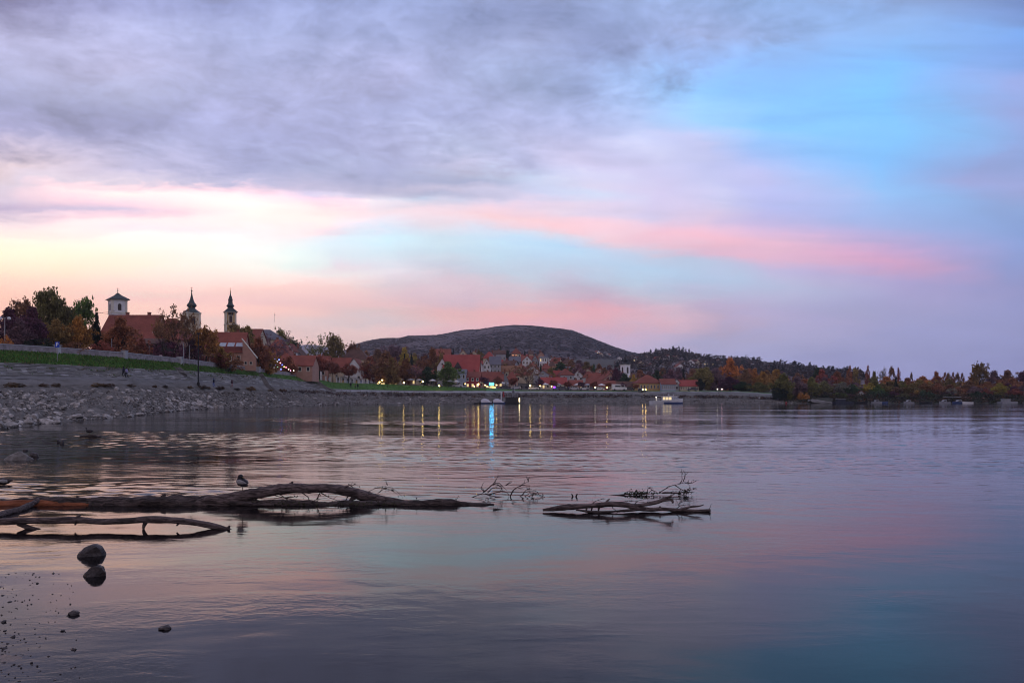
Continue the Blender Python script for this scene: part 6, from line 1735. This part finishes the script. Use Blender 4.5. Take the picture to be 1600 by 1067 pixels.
for i in range(900):
    px = rr.uniform(1228, 1660); s = section(px); t = rr.random()
    d = lerp(s[0][0]+.5, s[4][0], t); z = gz(px, d); x = (px-800)/F*d
    if 1272 < px < 1302 and t < .6: continue
    w = rr.uniform(.5,1.5); mbs.m = rr.choice((0,0,1,1,2,3))
    for q in range(26): leafquad(mbs, Vector((x+rr.gauss(0,w*.6), d+rr.gauss(0,w*.5), z+abs(rr.gauss(0,.45+.5*t)))), .26, .2)
tag(mbs.build('shore_undergrowth', [mat('under_green',(0.035,0.045,0.022),1,.3,1), mat('under_dark',(0.018,0.018,0.014),1,.3,1), mat('under_rust',(0.09,0.045,0.025),1,.3,1), mat('under_grey',(0.06,0.055,0.045),1,.3,1)]), 'dark undergrowth along the right-bank shore', None, None, 'stuff')
# grass blades over the green slope
mg = MB()
for i in range(5000):
    px = rr.uniform(-60, 500); sct = section(px); t = rr.random()**1.7*.9
    d = lerp(sct[4][0], sct[3][0], t); z = lerp(sct[4][1], sct[3][1], t)+.05; x = (px-800)/F*d
    if noise.noise(Vector((x*.25, d*.25, t*3))) < .05 + .5*t: continue
    h = rr.uniform(.10,.30); a = rr.uniform(0,6.28); w = rr.uniform(.06,.14); mg.m = rr.choice((0,1,3,3))
    mg.add([(x-w*math.cos(a), d-w*math.sin(a), z), (x+w*math.cos(a), d+w*math.sin(a), z), (x+rr.gauss(0,.08), d+rr.gauss(0,.08), z+h)], [(0,1,2)])
for i in range(26000):
    px = rr.uniform(-60, 760); s = section(px)
    if rr.random() < .5: px = rr.uniform(-60, 420); s = section(px)
    t = rr.random(); d = lerp(s[4][0], s[5][0], t); z = lerp(s[4][1], s[5][1], t); x = (px-800)/F*d
    h = rr.uniform(.12,.34); a = rr.uniform(0,6.28); w = rr.uniform(.05,.12); mg.m = rr.choice((0,0,0,1,2,2,3))
    mg.add([(x-w*math.cos(a), d-w*math.sin(a), z), (x+w*math.cos(a), d+w*math.sin(a), z), (x+rr.gauss(0,.08), d+rr.gauss(0,.08), z+h)], [(0,1,2)])
tag(mg.build('grass', [mat('blade_green',(0.050,0.145,0.022),.8,.4,.5), mat('blade_dark',(0.024,0.07,0.014),.8,.3,2), mat('blade_light',(0.10,0.20,0.035),.8,.3,.5), mat('blade_dry',(0.13,0.11,0.05),.8,.3,.5)]), 'short green grass on the embankment slope', None, None, 'stuff')

# big stones of the near shore
def stone(px, y, wpx, hpx, label, seed, m=None, sink=.45, sub=3, name='stone', rz=None, group=None):
    d = dwater(y); w = wpx/F*d; h = hpx/F*d
    me = rock_mesh(seed, sub+1, 1, 1, 1, 'stone', m or WET, (.31,.45,11))
    for v in me.vertices: v.co.z *= 1 + .55*v.co.x*(1 if seed % 2 == 0 else -.4)
    xs = [v.co.x for v in me.vertices]; zs = [v.co.z for v in me.vertices]
    o = link_mesh(name, me); hh = h/(1-sink)
    o.scale = (w/(max(xs)-min(xs)), w*.85/(max(xs)-min(xs)), hh/(max(zs)-min(zs)))
    o.location = ((px-800)/F*d, d + w*.3, h - hh*max(zs)/(max(zs)-min(zs)))
    o.rotation_euler.z = 0 if rz is None else rz
    tag(o, label, 'stone', group)
    return o
stone(136, 869.5, 42, 18, 'larger wet dark stone in the shallow water, upper of the close pair', 4)
stone(145, 901, 34, 17, 'wet dark stone nearer the viewer, lower of the close pair', 9)
stone(112, 961, 19, 6.5, 'small dark stone alone below the close pair', 14)
stone(255, 983.5, 19, 6, 'flat black stone out on its own in the purple water', 21)
stone(20, 719, 46, 14, 'large flat grey stone at the left edge of the water', 25, RUBBLE, .45)
stone(51, 714, 15, 8, 'small dark stone right of the large flat grey one', 31)
stone(38, 704.5, 8, 3, 'low dark stone behind the large flat grey one', 33)
stone(90, 691.5, 5, 5, 'dark pebble-sized stone, left of the two near the standing duck', 35)
stone(96, 693.5, 6, 6, 'dark pebble-sized stone, right of the two near the standing duck', 36)
big = [(72,662,34,10),(118,655,30,9),(20,667,30,8),(150,653,22,7),(168,654,18,6),(42,664,24,9),(205,652.5,14,5),(218,650,20,6),(100,640,18,6),(64,632,16,6),(130,628,16,5),(262,645,16,6),(280,642,14,5),(85,668,20,6)]
BW = ['broad pale rock at the water edge, largest of the left cluster','pale layered rock right of the largest one','pale rock at the left water edge below the muddy patch','grey rock standing in the shallows right of the layered one','smaller grey rock beside the shallows rock','pale rock left of the largest one','low rock at the tip of the rubble spit','flat rock just beyond the tip of the spit','white-topped rock on the muddy patch','single pale rock above the muddy patch','flat pale rock higher up the rubble','low rock under the paved slope at the water line','rock right of the low rock at the water line','dark-sided rock in front of the largest one']
for i,((px,y,w,h),lb) in enumerate(zip(big,BW)):
    s = section(px); d = None
    for k in range(80):
        dd = lerp(s[0][0]-2, s[1][0], k/79); zz = gz(px,dd)
        if HZ-(zz-CH)/dd*F <= y: d = dd; break
    d = d or s[0][0]
    me = rock_mesh(60+i, 2, 1, 1, 1, 'rock', RUBBLE)
    o = link_mesh('shore_rock', me); W_ = w/F*d; o.scale = (W_, W_*.8, h/F*d*1.5); o.location = ((px-800)/F*d, d, gz(px,d)+h/F*d*.35); o.rotation_euler.z = .3*i
    tag(o, lb, 'rock')
# pebbles breaking the surface at the lower left
PEB = [(4,930,7),(15,940,9),(4,948,5),(25,950,6),(8,985,9),(24,965,4),(55,990,5),(40,1003,5),(62,1010,6),(28,1002,4),(12,1005,7),(3,1003,6),(20,1008,4),(44,1013,4),(48,1024,6),(76,1025,6),(3,1022,8),(6,1035,8),(10,1030,6),(18,1040,5),(30,1040,7),(34,1038,4),(50,1038,5),(86,1062,9),(117,1042,7),(36,1050,4),(14,1062,5),(30,1064,6),(3,1050,5),(8,1056,4),(82,928,4),(27,938,3),(40,975,3),(26,985,3),(14,1018,4),(22,1024,3),(33,1022,3),(1,1012,6),(44,1056,4),(60,1050,3)]
PM = [rock_mesh(100+i, 2, 1.1, .9, .6, 'pebble', WET) for i in range(5)]
for i,(px,y,w) in enumerate(PEB):
    d = dwater(y); s = w/F*d
    o = link_mesh('pebble', PM[i % 5]); o.location = ((px-800)/F*d, d, .0); o.scale = (s, s*.8, s*.8); o.rotation_euler = (0,0,i*1.3)
    tag(o, 'small dark pebble breaking the water surface at the lower left', 'pebble', 'pebbles in the lower left shallows')

# gravel of the shallows: a low mud bar that just breaks the surface in the lower left corner
mb = MB(); nx, ny = 46, 60
for j in range(ny+1):
    y_ = 3.2 + 6.6*j/ny
    for i in range(nx+1):
        x_ = -8.5 + 6.6*i/nx
        edge = (-.643*y_ + .14 + .30*noise.noise(Vector((y_*.7, 2.2, 0)))) - x_
        z_ = max(-.12, min(.030, edge*.055 - .018)) + .016*noise.fractal(Vector((x_*3, y_*3, .4)), 1.0, 2.0, 4)
        mb.v.append((x_, y_, z_))
for j in range(ny):
    for i in range(nx): a_ = j*(nx+1)+i; mb.f.append((a_, a_+1, a_+nx+2, a_+nx+1)); mb.mi.append(0)
tag(mb.build('shallow_mud', mat('wet_mud',(0.05,0.038,0.034),.35,.4,6,.01,30,spec=.5), smooth=True), 'wet mud bar at the lower left corner', None, None, 'structure')
mb = MB()
for i in range(620):
    y_ = rr.uniform(3.6, 10.0); x_ = -.643*y_ + rr.random()**3.0*.75*(.6+.08*y_) - .16
    s_ = rr.uniform(.005, .020)*(2.6 if rr.random() < .08 else 1); drop(x_, y_, rr.uniform(-.004,.004), s_*1.6)
tag(mb.build('gravel', WET), 'fine dark gravel breaking the surface at the lower left', None, None, 'stuff')

# ---------------------------------------------------------------- driftwood
def bark_mat(name, c1, c2, sc=1.0):
    m = bpy.data.materials.new(name); m.use_nodes = True
    g = NT(m.node_tree); b = g.n['Principled BSDF']; geo = g.add('ShaderNodeNewGeometry'); p = geo.outputs['Position']
    st = g.mapping(p, scale=(5*sc, 26*sc, 26*sc))
    n = g.noise(st, 1.0, 5, .65, .6); n2 = g.noise(p, 2.2, 3, .6)
    c = g.mix(g.mr(n, .41, .60), c1, c2); c = g.mix(g.mr(n2, .4, .7, 0, .6), c, tuple(v*.5 for v in c1))
    g.l.new(c, b.inputs['Base Color']); b.inputs['Roughness'].default_value = .85; b.inputs['Specular IOR Level'].default_value = .25
    bn = g.add('ShaderNodeBump'); bn.inputs['Distance'].default_value = .06; g.l.new(n, bn.inputs['Height']); g.l.new(bn.outputs[0], b.inputs['Normal'])
    return m
LOGM = bark_mat('wet_log_bark', (0.045,0.033,0.031), (0.20,0.150,0.142))
LOGD = bark_mat('dark_soaked_bark', (0.025,0.019,0.018), (0.12,0.090,0.084))
BARE = bark_mat('stripped_orange_wood', (0.17,0.050,0.020), (0.30,0.10,0.045), .6)
TWIG = mat('twig_bark',(0.032,0.022,0.022),.9,.3,20)
def smooth_path(P, n):
    """Catmull-Rom through points (x,y,z,r)"""
    out = []
    Q = [P[0]] + list(P) + [P[-1]]
    for i in range(1, len(Q)-2):
        p0,p1,p2,p3 = (Q[i-1],Q[i],Q[i+1],Q[i+2])
        for k in range(n):
            t = k/n
            out.append(tuple(.5*((2*b)+(c-a)*t+(2*a-5*b+4*c-e)*t*t+(3*b-a-3*c+e)*t**3) for a,b,c,e in zip(p0,p1,p2,p3)))
    out.append(tuple(P[-1]))
    return out
def wood(parent, name, P, d, material, o, nseg=12, sides=12, gnarl=.12, dd=None):
    nseg = nseg*2 if len(P) > 4 else nseg; sides = sides+6 if len(P) > 4 else sides
    """P: (px, row of the centre, radius in px[, extra distance])"""
    W = []
    for q in P:
        e = q[3] if len(q) > 3 else 0.0
        v = at(q[0], q[1], d+e); W.append((v.x, v.y, v.z, q[2]/F*(d+e)))
    S = smooth_path(W, nseg)
    vs, fs = [], []; N = len(S); a = None; sd = random.uniform(0,50)
    for i,(x,y,z,r) in enumerate(S):
        A = Vector(S[min(i+1,N-1)][:3]); B = Vector(S[max(i-1,0)][:3]); t = (A-B).normalized()
        a = t.cross(Vector((0,0,1))).normalized() if a is None else (a - t*a.dot(t)).normalized()
        b = t.cross(a); c = Vector((x,y,z))
        for k in range(sides):
            an = 2*math.pi*k/sides; u = a*math.cos(an)+b*math.sin(an)
            s = c + u*r
            f = 1 + 1.35*gnarl*(noise.fractal(Vector((s.x*2.2+sd, s.y*6, s.z*6)), 1.0, 2.0, 3)*1.4 + .7*noise.noise(Vector((s.x*1.1, an*1.5, sd))) + .55*abs(noise.noise(Vector((s.x*3.0, math.cos(an)*5, math.sin(an)*5+sd)))) + .9*max(0, noise.noise(Vector((s.x*5.5, math.cos(an)*1.6+sd, math.sin(an)*1.6))) - .38)*2)
            vs.append(tuple(c + u*r*f - o))
    for i in range(N-1):
        for k in range(sides): fs.append((i*sides+k, i*sides+(k+1) % sides, (i+1)*sides+(k+1) % sides, (i+1)*sides+k))
    fs += [tuple(range(sides-1,-1,-1)), tuple((N-1)*sides+k for k in range(sides))]
    m = MB(); m.add(vs, fs)
    return m.build(name, material, parent, smooth=True)
def twigs(parent, name, lines, d, o, r=.9, leafs=0, mater=None):
    m = MB(); u = 1/F*d
    def put(S, r0):
        S = [Vector(q)+Vector((random.gauss(0,.35), random.gauss(0,.35), random.gauss(0,.3)))*u*(1 if 0 < i < len(S)-1 else 0) for i,q in enumerate(S)]
        m.tube(S, lambda t: max(.16, r0*(1-.78*t))*u, 5, jit=.12)
        return S
    for L in lines:
        W = []
        for q in L:
            e = q[2] if len(q) > 2 else 0
            W.append(tuple(at(q[0],q[1],d+e)-o))
        S = put(smooth_path(W, 4), r)
        for k in range(random.randint(1,3)):            # side shoots
            i = random.randint(1, len(S)-2); dr = (S[i+1]-S[i-1]).normalized()
            dr = (dr + Vector((random.gauss(0,.5), random.gauss(0,.5), random.gauss(.15,.5)))).normalized()
            Q = [S[i]]
            for q in range(3):
                dr = (dr + Vector((random.gauss(0,.25), random.gauss(0,.25), random.gauss(0,.25)))).normalized(); Q.append(Q[-1]+dr*random.uniform(1.6,3.4)*u)
            put(Q, r*.5)
        if leafs:
            for q in S[len(S)//2:]:
                for k in range(leafs):
                    if random.random() < .5: leafquad(m, Vector(q)+Vector((random.gauss(0,.025),random.gauss(0,.03),random.gauss(0,.02))), .022)
    return tag(m.build(name, mater or TWIG, parent), None, None, None, 'stuff')
d1 = 16.3
root = empty('fallen_tree', Vector(((180-800)/F*d1, d1, 0))); tag(root, 'long drifted trunk with an arching limb lying in the shallows', 'driftwood'); o = root.location
wood(root, 'trunk', [(-190,787,13),(-70,789,11),(0,789,9),(60,788.5,9),(120,788,10),(180,788,11.5),(230,787,12),(290,786.5,11.5),(345,786,10),(400,788.5,7.5),(470,789.5,7.5),(540,790,7),(600,789.5,7),(660,788.5,7),(700,787.5,7),(720,789,5),(772,790,3)], d1, LOGD, o, 10, 14, .20)
wood(root, 'stripped_wood', [(-190,788,10.5,-.05),(-70,790,9.5,-.07),(10,789.5,8.5,-.08),(70,789.5,7,-.09),(120,790,5,-.10),(158,791,2,-.10)], d1, BARE, o, 10, 10, .15)
wood(root, 'limb', [(300,788,9,-.02),(335,784,9.5,-.03),(372,776.5,9.5,0),(410,769.5,8.5,.05),(450,763.5,7.5,.1),(490,762.5,7,.15),(525,764,7,.2),(550,769.5,7.5,.25),(575,775.5,7,.3),(605,780.5,4.5,.35),(642,784.5,1.5,.4)], d1, LOGM, o, 10, 12, .13)
twigs(root, 'twig', [[(430,768),(446,778),(462,790)],[(415,772),(400,780),(380,788)],[(398,781),(420,784),(440,789)],[(470,768,.1),(482,778,.1),(478,790,0)],[(500,768,.1),(515,777,.1),(538,786,.1)],[(420,770),(440,777),(470,783)],[(380,780),(390,785),(400,790)],[(352,782),(364,789),(368,795)],[(545,774,.2),(540,784,.1),(552,792,0)],[(446,777),(455,776),(465,777)],[(500,770,.1),(495,781,.1),(505,790,0)]], d1, o, 1.0, 1)
twigs(root, 'twig', [[(530,764,.2),(545,758,.25),(560,757,.3)],[(545,758,.25),(552,761,.3),(558,765,.3)],[(568,773,.3),(585,763,.35),(606,758,.4)],[(585,763,.35),(600,762,.4),(616,768,.4)],[(590,770,.3),(603,764,.35),(622,772,.4)],[(606,758,.4),(603,752,.4)],[(600,762,.4),(612,762,.4),(630,777,.45)],[(548,760,.25),(556,755,.3)]], d1, o, .6, 2)
wood(root, 'snag', [(252,779,3),(256,774,2.2),(258,771,1.2)], d1, LOGM, o, 4, 7, .25)
wood(root, 'snag', [(452,757.5,2.4,.1),(456,754,1.6,.1),(458,752.5,.8,.1)], d1, LOGM, o, 4, 7, .25)
wood(root, 'snag', [(130,782,2.8),(123,777,1.8),(119,775.5,.9)], d1, LOGM, o, 4, 7, .25)
wood(root, 'snag', [(533,765,2.6,.2),(541,760,1.8,.2),(546,758,.9,.2)], d1, LOGM, o, 4, 7, .25)
wood(root, 'side_branch', [(345,784,4,-.05),(372,786,3.4,-.15),(400,788.5,2.6,-.2),(428,789,1.4,-.2)], d1, LOGD, o, 7, 8, .25)
wood(root, 'side_branch', [(560,772,3.4,.25),(550,779,2.6,.2),(545,786,2,.1),(541,791,1.4,0)], d1, LOGD, o, 7, 8, .25)
twigs(root, 'twig', [[(620,790),(640,784),(655,781)],[(640,784),(648,786),(660,786)],[(672,789),(680,784),(690,783)],[(480,787),(495,780),(512,778)],[(495,780),(500,775)],[(590,787),(600,781),(612,783)],[(700,786),(712,781),(716,776)]], d1, o, .8, 1)
wood(root, 'broken_branch', [(-40,818,4.5,-2.7),(0,804,5,-1.6),(30,796,5,-.9),(46,789,4.5,-.4),(60,781,3.4,-.1)], d1, LOGM, o, 8, 9, .15)
# moss and weed on the soaked trunk
m = MB()
for k in range(420):
    px = random.uniform(380, 640) if random.random() < .7 else random.uniform(130,380)
    q = at(px, random.gauss(787,2.8), d1-.12) - o
    leafquad(m, q+Vector((0,random.uniform(-.04,.04),0)), .022, .2)
tag(m.build('moss', mat('moss_green',(0.05,0.052,0.026),1,.3,9), root), None, None, None, 'stuff')
d2 = 13.3
root = empty('driftwood_branch', Vector(((180-800)/F*d2, d2, 0))); tag(root, 'nearer bare branch at the lower left, bending down to the water at its tip', 'driftwood'); o = root.location
wood(root, 'branch', [(-150,821,4.5),(-70,817,5),(0,815,5.2),(60,813.5,4.8),(118,812.5,5.2),(160,814.5,4.6),(205,813.5,4.8),(232,811.5,5.2),(275,813,5),(310,817,5.2),(340,823,4.5),(362,828.5,2.5)], d2, LOGM, o, 10, 12, .12)
wood(root, 'snag', [(118,812,3.6),(122,807,2.6),(126,804.5,1)], d2, LOGM, o, 4, 7, .2)
wood(root, 'snag', [(120,815,2.4),(117,820,1.2)], d2, LOGM, o, 4, 6, .2)
wood(root, 'snag', [(228,815,3.4),(225,821,3),(224,826,2)], d2, LOGM, o, 4, 7, .2)
wood(root, 'snag', [(280,816,1.6),(276,821,1)], d2, LOGM, o, 3, 6, .2)
wood(root, 'snag', [(356,826,2.6),(359,821,1.2)], d2, LOGM, o, 3, 6, .2)
wood(root, 'snag', [(358,829,2),(357,833,1)], d2, LOGM, o, 3, 6, .2)
wood(root, 'snag', [(28,818,2.6),(44,824,3.2),(62,829,3)], d2, LOGD, o, 5, 7, .25)
d3 = 15.3
root = empty('driftwood_branch', Vector(((980-800)/F*d3, d3, 0))); tag(root, 'forked driftwood branch lying furthest right in the water', 'driftwood'); o = root.location
wood(root, 'branch', [(848,796.5,1.60),(868,794.5,3.20),(895,791.5,4.00),(915,790,3.84),(940,788.5,3.60),(958,787.2,4.00),(978,788.5,3.84),(995,793.5,3.60),(1015,795.5,3.20),(1035,794.5,3.20),(1060,797,2.56),(1085,798,2.40),(1110,797,2.08)], d3, LOGM, o, 9, 11, .2)
wood(root, 'fork', [(975,789,3.60),(1000,789,2.80),(1025,784.5,2.56),(1043,777.5,2.08),(1050,773.5,0.96)], d3, LOGM, o, 8, 9, .18)
wood(root, 'fork', [(1015,786,2.40),(1035,782,2.24),(1049,781,2.08),(1051,786,1.44)], d3, LOGM, o, 6, 8, .18)
wood(root, 'underside_limb', [(900,796,1.76,-.1),(935,800,1.92,-.15),(970,798,1.76,-.1),(1000,796,1.60)], d3, LOGD, o, 6, 7, .25)
for a,b in ((917,797.5),(925,798),(936,798.5)): wood(root, 'snag', [(a,792,1.6),(a-1,b,1.3)], d3, LOGD, o, 3, 5, .2)
wood(root, 'fork', [(1060,797,2.08),(1078,792,1.60),(1092,790.5,1.12),(1100,788,0.56)], d3, LOGM, o, 6, 7, .2)
wood(root, 'snag', [(946,786,1.92),(950,781,1.28),(953,779.5,0.64)], d3, LOGM, o, 4, 6, .2)
wood(root, 'snag', [(1032,795,1.92),(1031,790.5,1.12)], d3, LOGM, o, 3, 6, .2)
twigs(root, 'twig', [[(990,789),(998,782),(1010,779)],[(925,787),(934,781),(946,779)],[(1040,780),(1052,776),(1062,777)],[(1048,775),(1056,770),(1060,771)],[(880,793),(886,788),(892,787)],[(1085,797),(1092,801),(1100,803)],[(955,790),(962,797),(970,800)],[(1055,795),(1066,789),(1078,788)],[(1060,792),(1062,786),(1066,783)],[(1108,797),(1109,793)],[(1000,802),(980,800),(960,800)]], d3, o, .7)
m = MB(); S = smooth_path([tuple(at(770,794.5,15.6)-o), tuple(at(800,796.8,15.7)-o), tuple(at(850,796.5,15.8)-o)], 8); m.tube(S, .9/F*15.6, 5); m.build('thin_stem', TWIG, root)
d4 = 17.6
root = empty('driftwood_twigs', Vector(((790-800)/F*d4, d4, 0))); tag(root, 'tangle of thin bare twigs rising from the water, left of the two tangles', 'driftwood'); o = root.location
twigs(root, 'twig', [[(733,778),(745,774),(758,768)],[(755,769),(770,757),(776,747),(779,743)],[(758,768),(752,762),(757,753)],[(770,757),(780,755),(792,766)],[(758,771),(775,776),(798,777)],[(797,777),(802,766),(815,757),(826,752)],[(812,758),(820,758),(828,760)],[(826,752),(824,748),(829,747)],[(776,757),(784,761),(780,770)],[(790,758),(800,753)],[(762,770),(770,762),(785,763)],[(765,772),(785,767),(795,772)],[(799,772),(806,762),(818,764)]], d4, o, 1.0, 0)
twigs(root, 'twig', [[(812,776),(822,768),(838,767)],[(818,777),(828,771),(840,771)],[(822,778),(834,772),(846,776)],[(815,774),(822,765),(829,764)],[(735,779),(727,781)],[(840,771),(850,776),(858,777)],[(828,778),(834,773)]], d4, o, .7, 3)
d5 = 17.9
root = empty('driftwood_twigs', Vector(((1020-800)/F*d5, d5, 0))); tag(root, 'weedy branch with twigs reaching up at its right end, right of the two tangles', 'driftwood'); o = root.location
twigs(root, 'stem', [[(930,775.5),(960,773.5),(985,772),(1010,771.5),(1035,770)],[(1035,770),(1060,769.5),(1085,768)],[(948,777),(938,776)],[(935,777),(928,778)]], d5, o, 1.5, 0)
twigs(root, 'twig', [[(1030,770),(1045,760),(1062,756),(1071,752)],[(1062,756),(1066,748),(1065,737)],[(1068,752),(1070,744),(1074,739)],[(1070,754),(1082,754),(1088,750)],[(1055,758),(1066,765),(1074,768)],[(1010,770),(1014,762),(1017,764)],[(1017,764),(1024,768)],[(1072,768),(1078,762),(1077,757)],[(1075,766),(1084,764)]], d5, o, .8, 1)
m = MB()
for k in range(300):
    px = random.choice((random.gauss(992,9), random.gauss(1008,10), random.gauss(1066,8)))
    leafquad(m, at(px, random.gauss(770.5,2.2), d5+random.uniform(-.06,.06))-o, .026, .3)
tag(m.build('caught_weed', mat('weed_green',(0.035,0.036,0.02),1,.3,9), root), None, None, None, 'stuff')
root = empty('driftwood_snags', at(898,775,17.6)); root.location.z = 0; tag(root, 'two short dark snags poking out of the water between the tangles', 'driftwood'); o = root.location
wood(root, 'snag', [(895,776,1.4),(894,773,1.2),(892.5,772,.7)], 17.6, LOGD, o, 4, 6, .2)
wood(root, 'snag', [(900,776.5,1.4),(901,773,1.2),(903,772,.6)], 17.6, LOGD, o, 4, 6, .2)

# ---------------------------------------------------------------- ducks
FDARK = mat('dark_feathers',(0.022,0.020,0.024),.8,.4,30,.01,60); FPALE = mat('pale_feathers',(0.26,0.25,0.25),.85,.3,30,.01,60); FBROWN = mat('brown_feathers',(0.045,0.032,0.03),.8,.4,30,.01,60); BILL = mat('duck_bill',(0.12,0.08,0.02),.5,.2,9)
def loft(rings, material, name, parent, n=12):
    """rings: (x,y,z, ry, rz) along x"""
    m = MB(); vs, fs = [], []
    for x,y,z,ry,rz in rings:
        for k in range(n):
            a = 2*math.pi*k/n; vs.append((x, y+ry*math.cos(a), z+rz*math.sin(a)))
    for i in range(len(rings)-1):
        for k in range(n): fs.append((i*n+k, i*n+(k+1) % n, (i+1)*n+(k+1) % n, (i+1)*n+k))
    fs += [tuple(range(n-1,-1,-1)), tuple((len(rings)-1)*n+k for k in range(n))]
    m.add(vs, fs); return m.build(name, material, parent, smooth=True)
def duck(pos, label, s=1.0, rz=0.0, mode='swim', mats=(FBROWN,FPALE,FDARK)):
    root = empty('duck', pos, rz); tag(root, label, 'duck'); root.scale = (s,s,s)
    z0 = .05 if mode == 'swim' else .17
    if mode == 'sleep':
        loft([(-.155,0,z0-.035,.008,.008),(-.13,0,z0-.02,.03,.025),(-.09,0,z0+.005,.065,.06),(-.03,0,z0+.03,.088,.09),(.03,0,z0+.045,.088,.098),(.08,0,z0+.05,.07,.085),(.115,0,z0+.06,.04,.05),(.13,0,z0+.065,.012,.015)], mats[0], 'body', root)
        loft([(-.03,.01,z0+.14,.02,.018),(-.005,.01,z0+.155,.042,.036),(.03,.005,z0+.16,.05,.044),(.065,0,z0+.145,.045,.045),(.085,0,z0+.11,.04,.05)], mats[2], 'head', root)
        loft([(-.075,.02,z0+.125,.008,.005),(-.05,.018,z0+.133,.014,.008),(-.02,.012,z0+.145,.016,.012)], BILL, 'bill', root, 8)
    else:
        loft([(-.22,0,z0+.075,.008,.006),(-.18,0,z0+.05,.03,.02),(-.12,0,z0+.035,.07,.06),(-.03,0,z0+.03,.095,.085),(.07,0,z0+.03,.088,.08),(.13,0,z0+.04,.06,.06),(.165,0,z0+.055,.02,.025)], mats[0], 'body', root)
        loft([(.105,0,z0+.05,.045,.04),(.125,0,z0+.10,.033,.032),(.13,0,z0+.14,.032,.03),(.14,0,z0+.175,.042,.04),(.165,0,z0+.185,.040,.038),(.19,0,z0+.178,.022,.02)], mats[2], 'head', root)
        loft([(.185,0,z0+.175,.018,.012),(.215,0,z0+.168,.018,.007),(.24,0,z0+.163,.015,.004)], BILL, 'bill', root, 8)
    for sy in (-1,1):
        loft([(-.15,sy*.03,z0+.02,.006,.006),(-.10,sy*.066,z0+.035,.012,.035),(-.02,sy*.088,z0+.045,.012,.05),(.06,sy*.082,z0+.05,.012,.035),(.09,sy*.07,z0+.05,.006,.01)], mats[1], 'wing', root, 8)
    if mode != 'swim':
        for sy in ((-1,) if mode == 'sleep' else (-1,1)):
            m = MB(); m.tube([(.0,sy*.025,z0-.04),(.005,sy*.02,z0-.10),(0,sy*.02,z0-.165)], .007, 6); m.add([(-.015,sy*.02-.008,z0-.165),(.045,sy*.02-.03,z0-.168),(.055,sy*.02,z0-.166),(.045,sy*.02+.03,z0-.168),(-.015,sy*.02+.008,z0-.165),(0,sy*.02,z0-.155)], [(0,1,5),(1,2,5),(2,3,5),(3,4,5),(4,0,5),(4,3,2,1,0)]); m.build('leg', BILL, root)
    return root
q = at(378, 768.5, 16.3)
duck(q, 'duck asleep on one leg on the arching limb, head tucked into its back', .98, R(155), 'sleep', (FDARK, FPALE, FDARK))
q = at(5, 757, dwater(757)); q.z = 0
duck(q, 'duck at the very left edge behind the trunk', 1.0, R(200), 'swim', (FBROWN, FPALE, FDARK))
fl = empty('floating_plank', at(141,682.5,dwater(682.5))); fl.location.z = 0; tag(fl, 'short dark plank floating off the rocks under a duck', 'plank')
m = MB(); m.prism([(-.52,-.05),(.5,-.05),(.56,.04),(.3,.09),(-.5,.07)][::-1], -.16, .16); m.build('board', LOGD, fl); m = MB(); m.box((.1,0,.1),(.3,.3,.03)); m.build('bark_strip', LOGD, fl)
q = Vector(fl.location); q.z = .09
duck(q + Vector((-.05,0,.02)), 'dark duck standing on the floating plank', 1.05, R(185), 'stand', (FDARK, FBROWN, FDARK))

# ---------------------------------------------------------------- evening haze over the whole valley
def build_haze():
    m = bpy.data.materials.new('evening_haze'); m.use_nodes = True
    g = NT(m.node_tree); g.n.clear()
    v = g.add('ShaderNodeVolumePrincipled'); v.inputs['Color'].default_value = (0.86, 0.84, 0.92, 1); v.inputs['Density'].default_value = 0.00012; v.inputs['Anisotropy'].default_value = 0.45
    out = g.add('ShaderNodeOutputMaterial'); g.l.new(v.outputs[0], out.inputs['Volume'])
    mb = MB(); x0, x1, y0, y1, z0, z1 = -3000, 3000, -150, 3750, -9, 420
    mb.add([(x0,y0,z0),(x1,y0,z0),(x1,y1,z0),(x0,y1,z0),(x0,y0,z1),(x1,y0,z1),(x1,y1,z1),(x0,y1,z1)], [(3,2,1,0),(4,5,6,7),(0,1,5,4),(1,2,6,5),(2,3,7,6),(3,0,4,7)])
    tag(mb.build('haze', m), 'thin violet evening haze filling the valley', None, None, 'stuff')
build_haze()
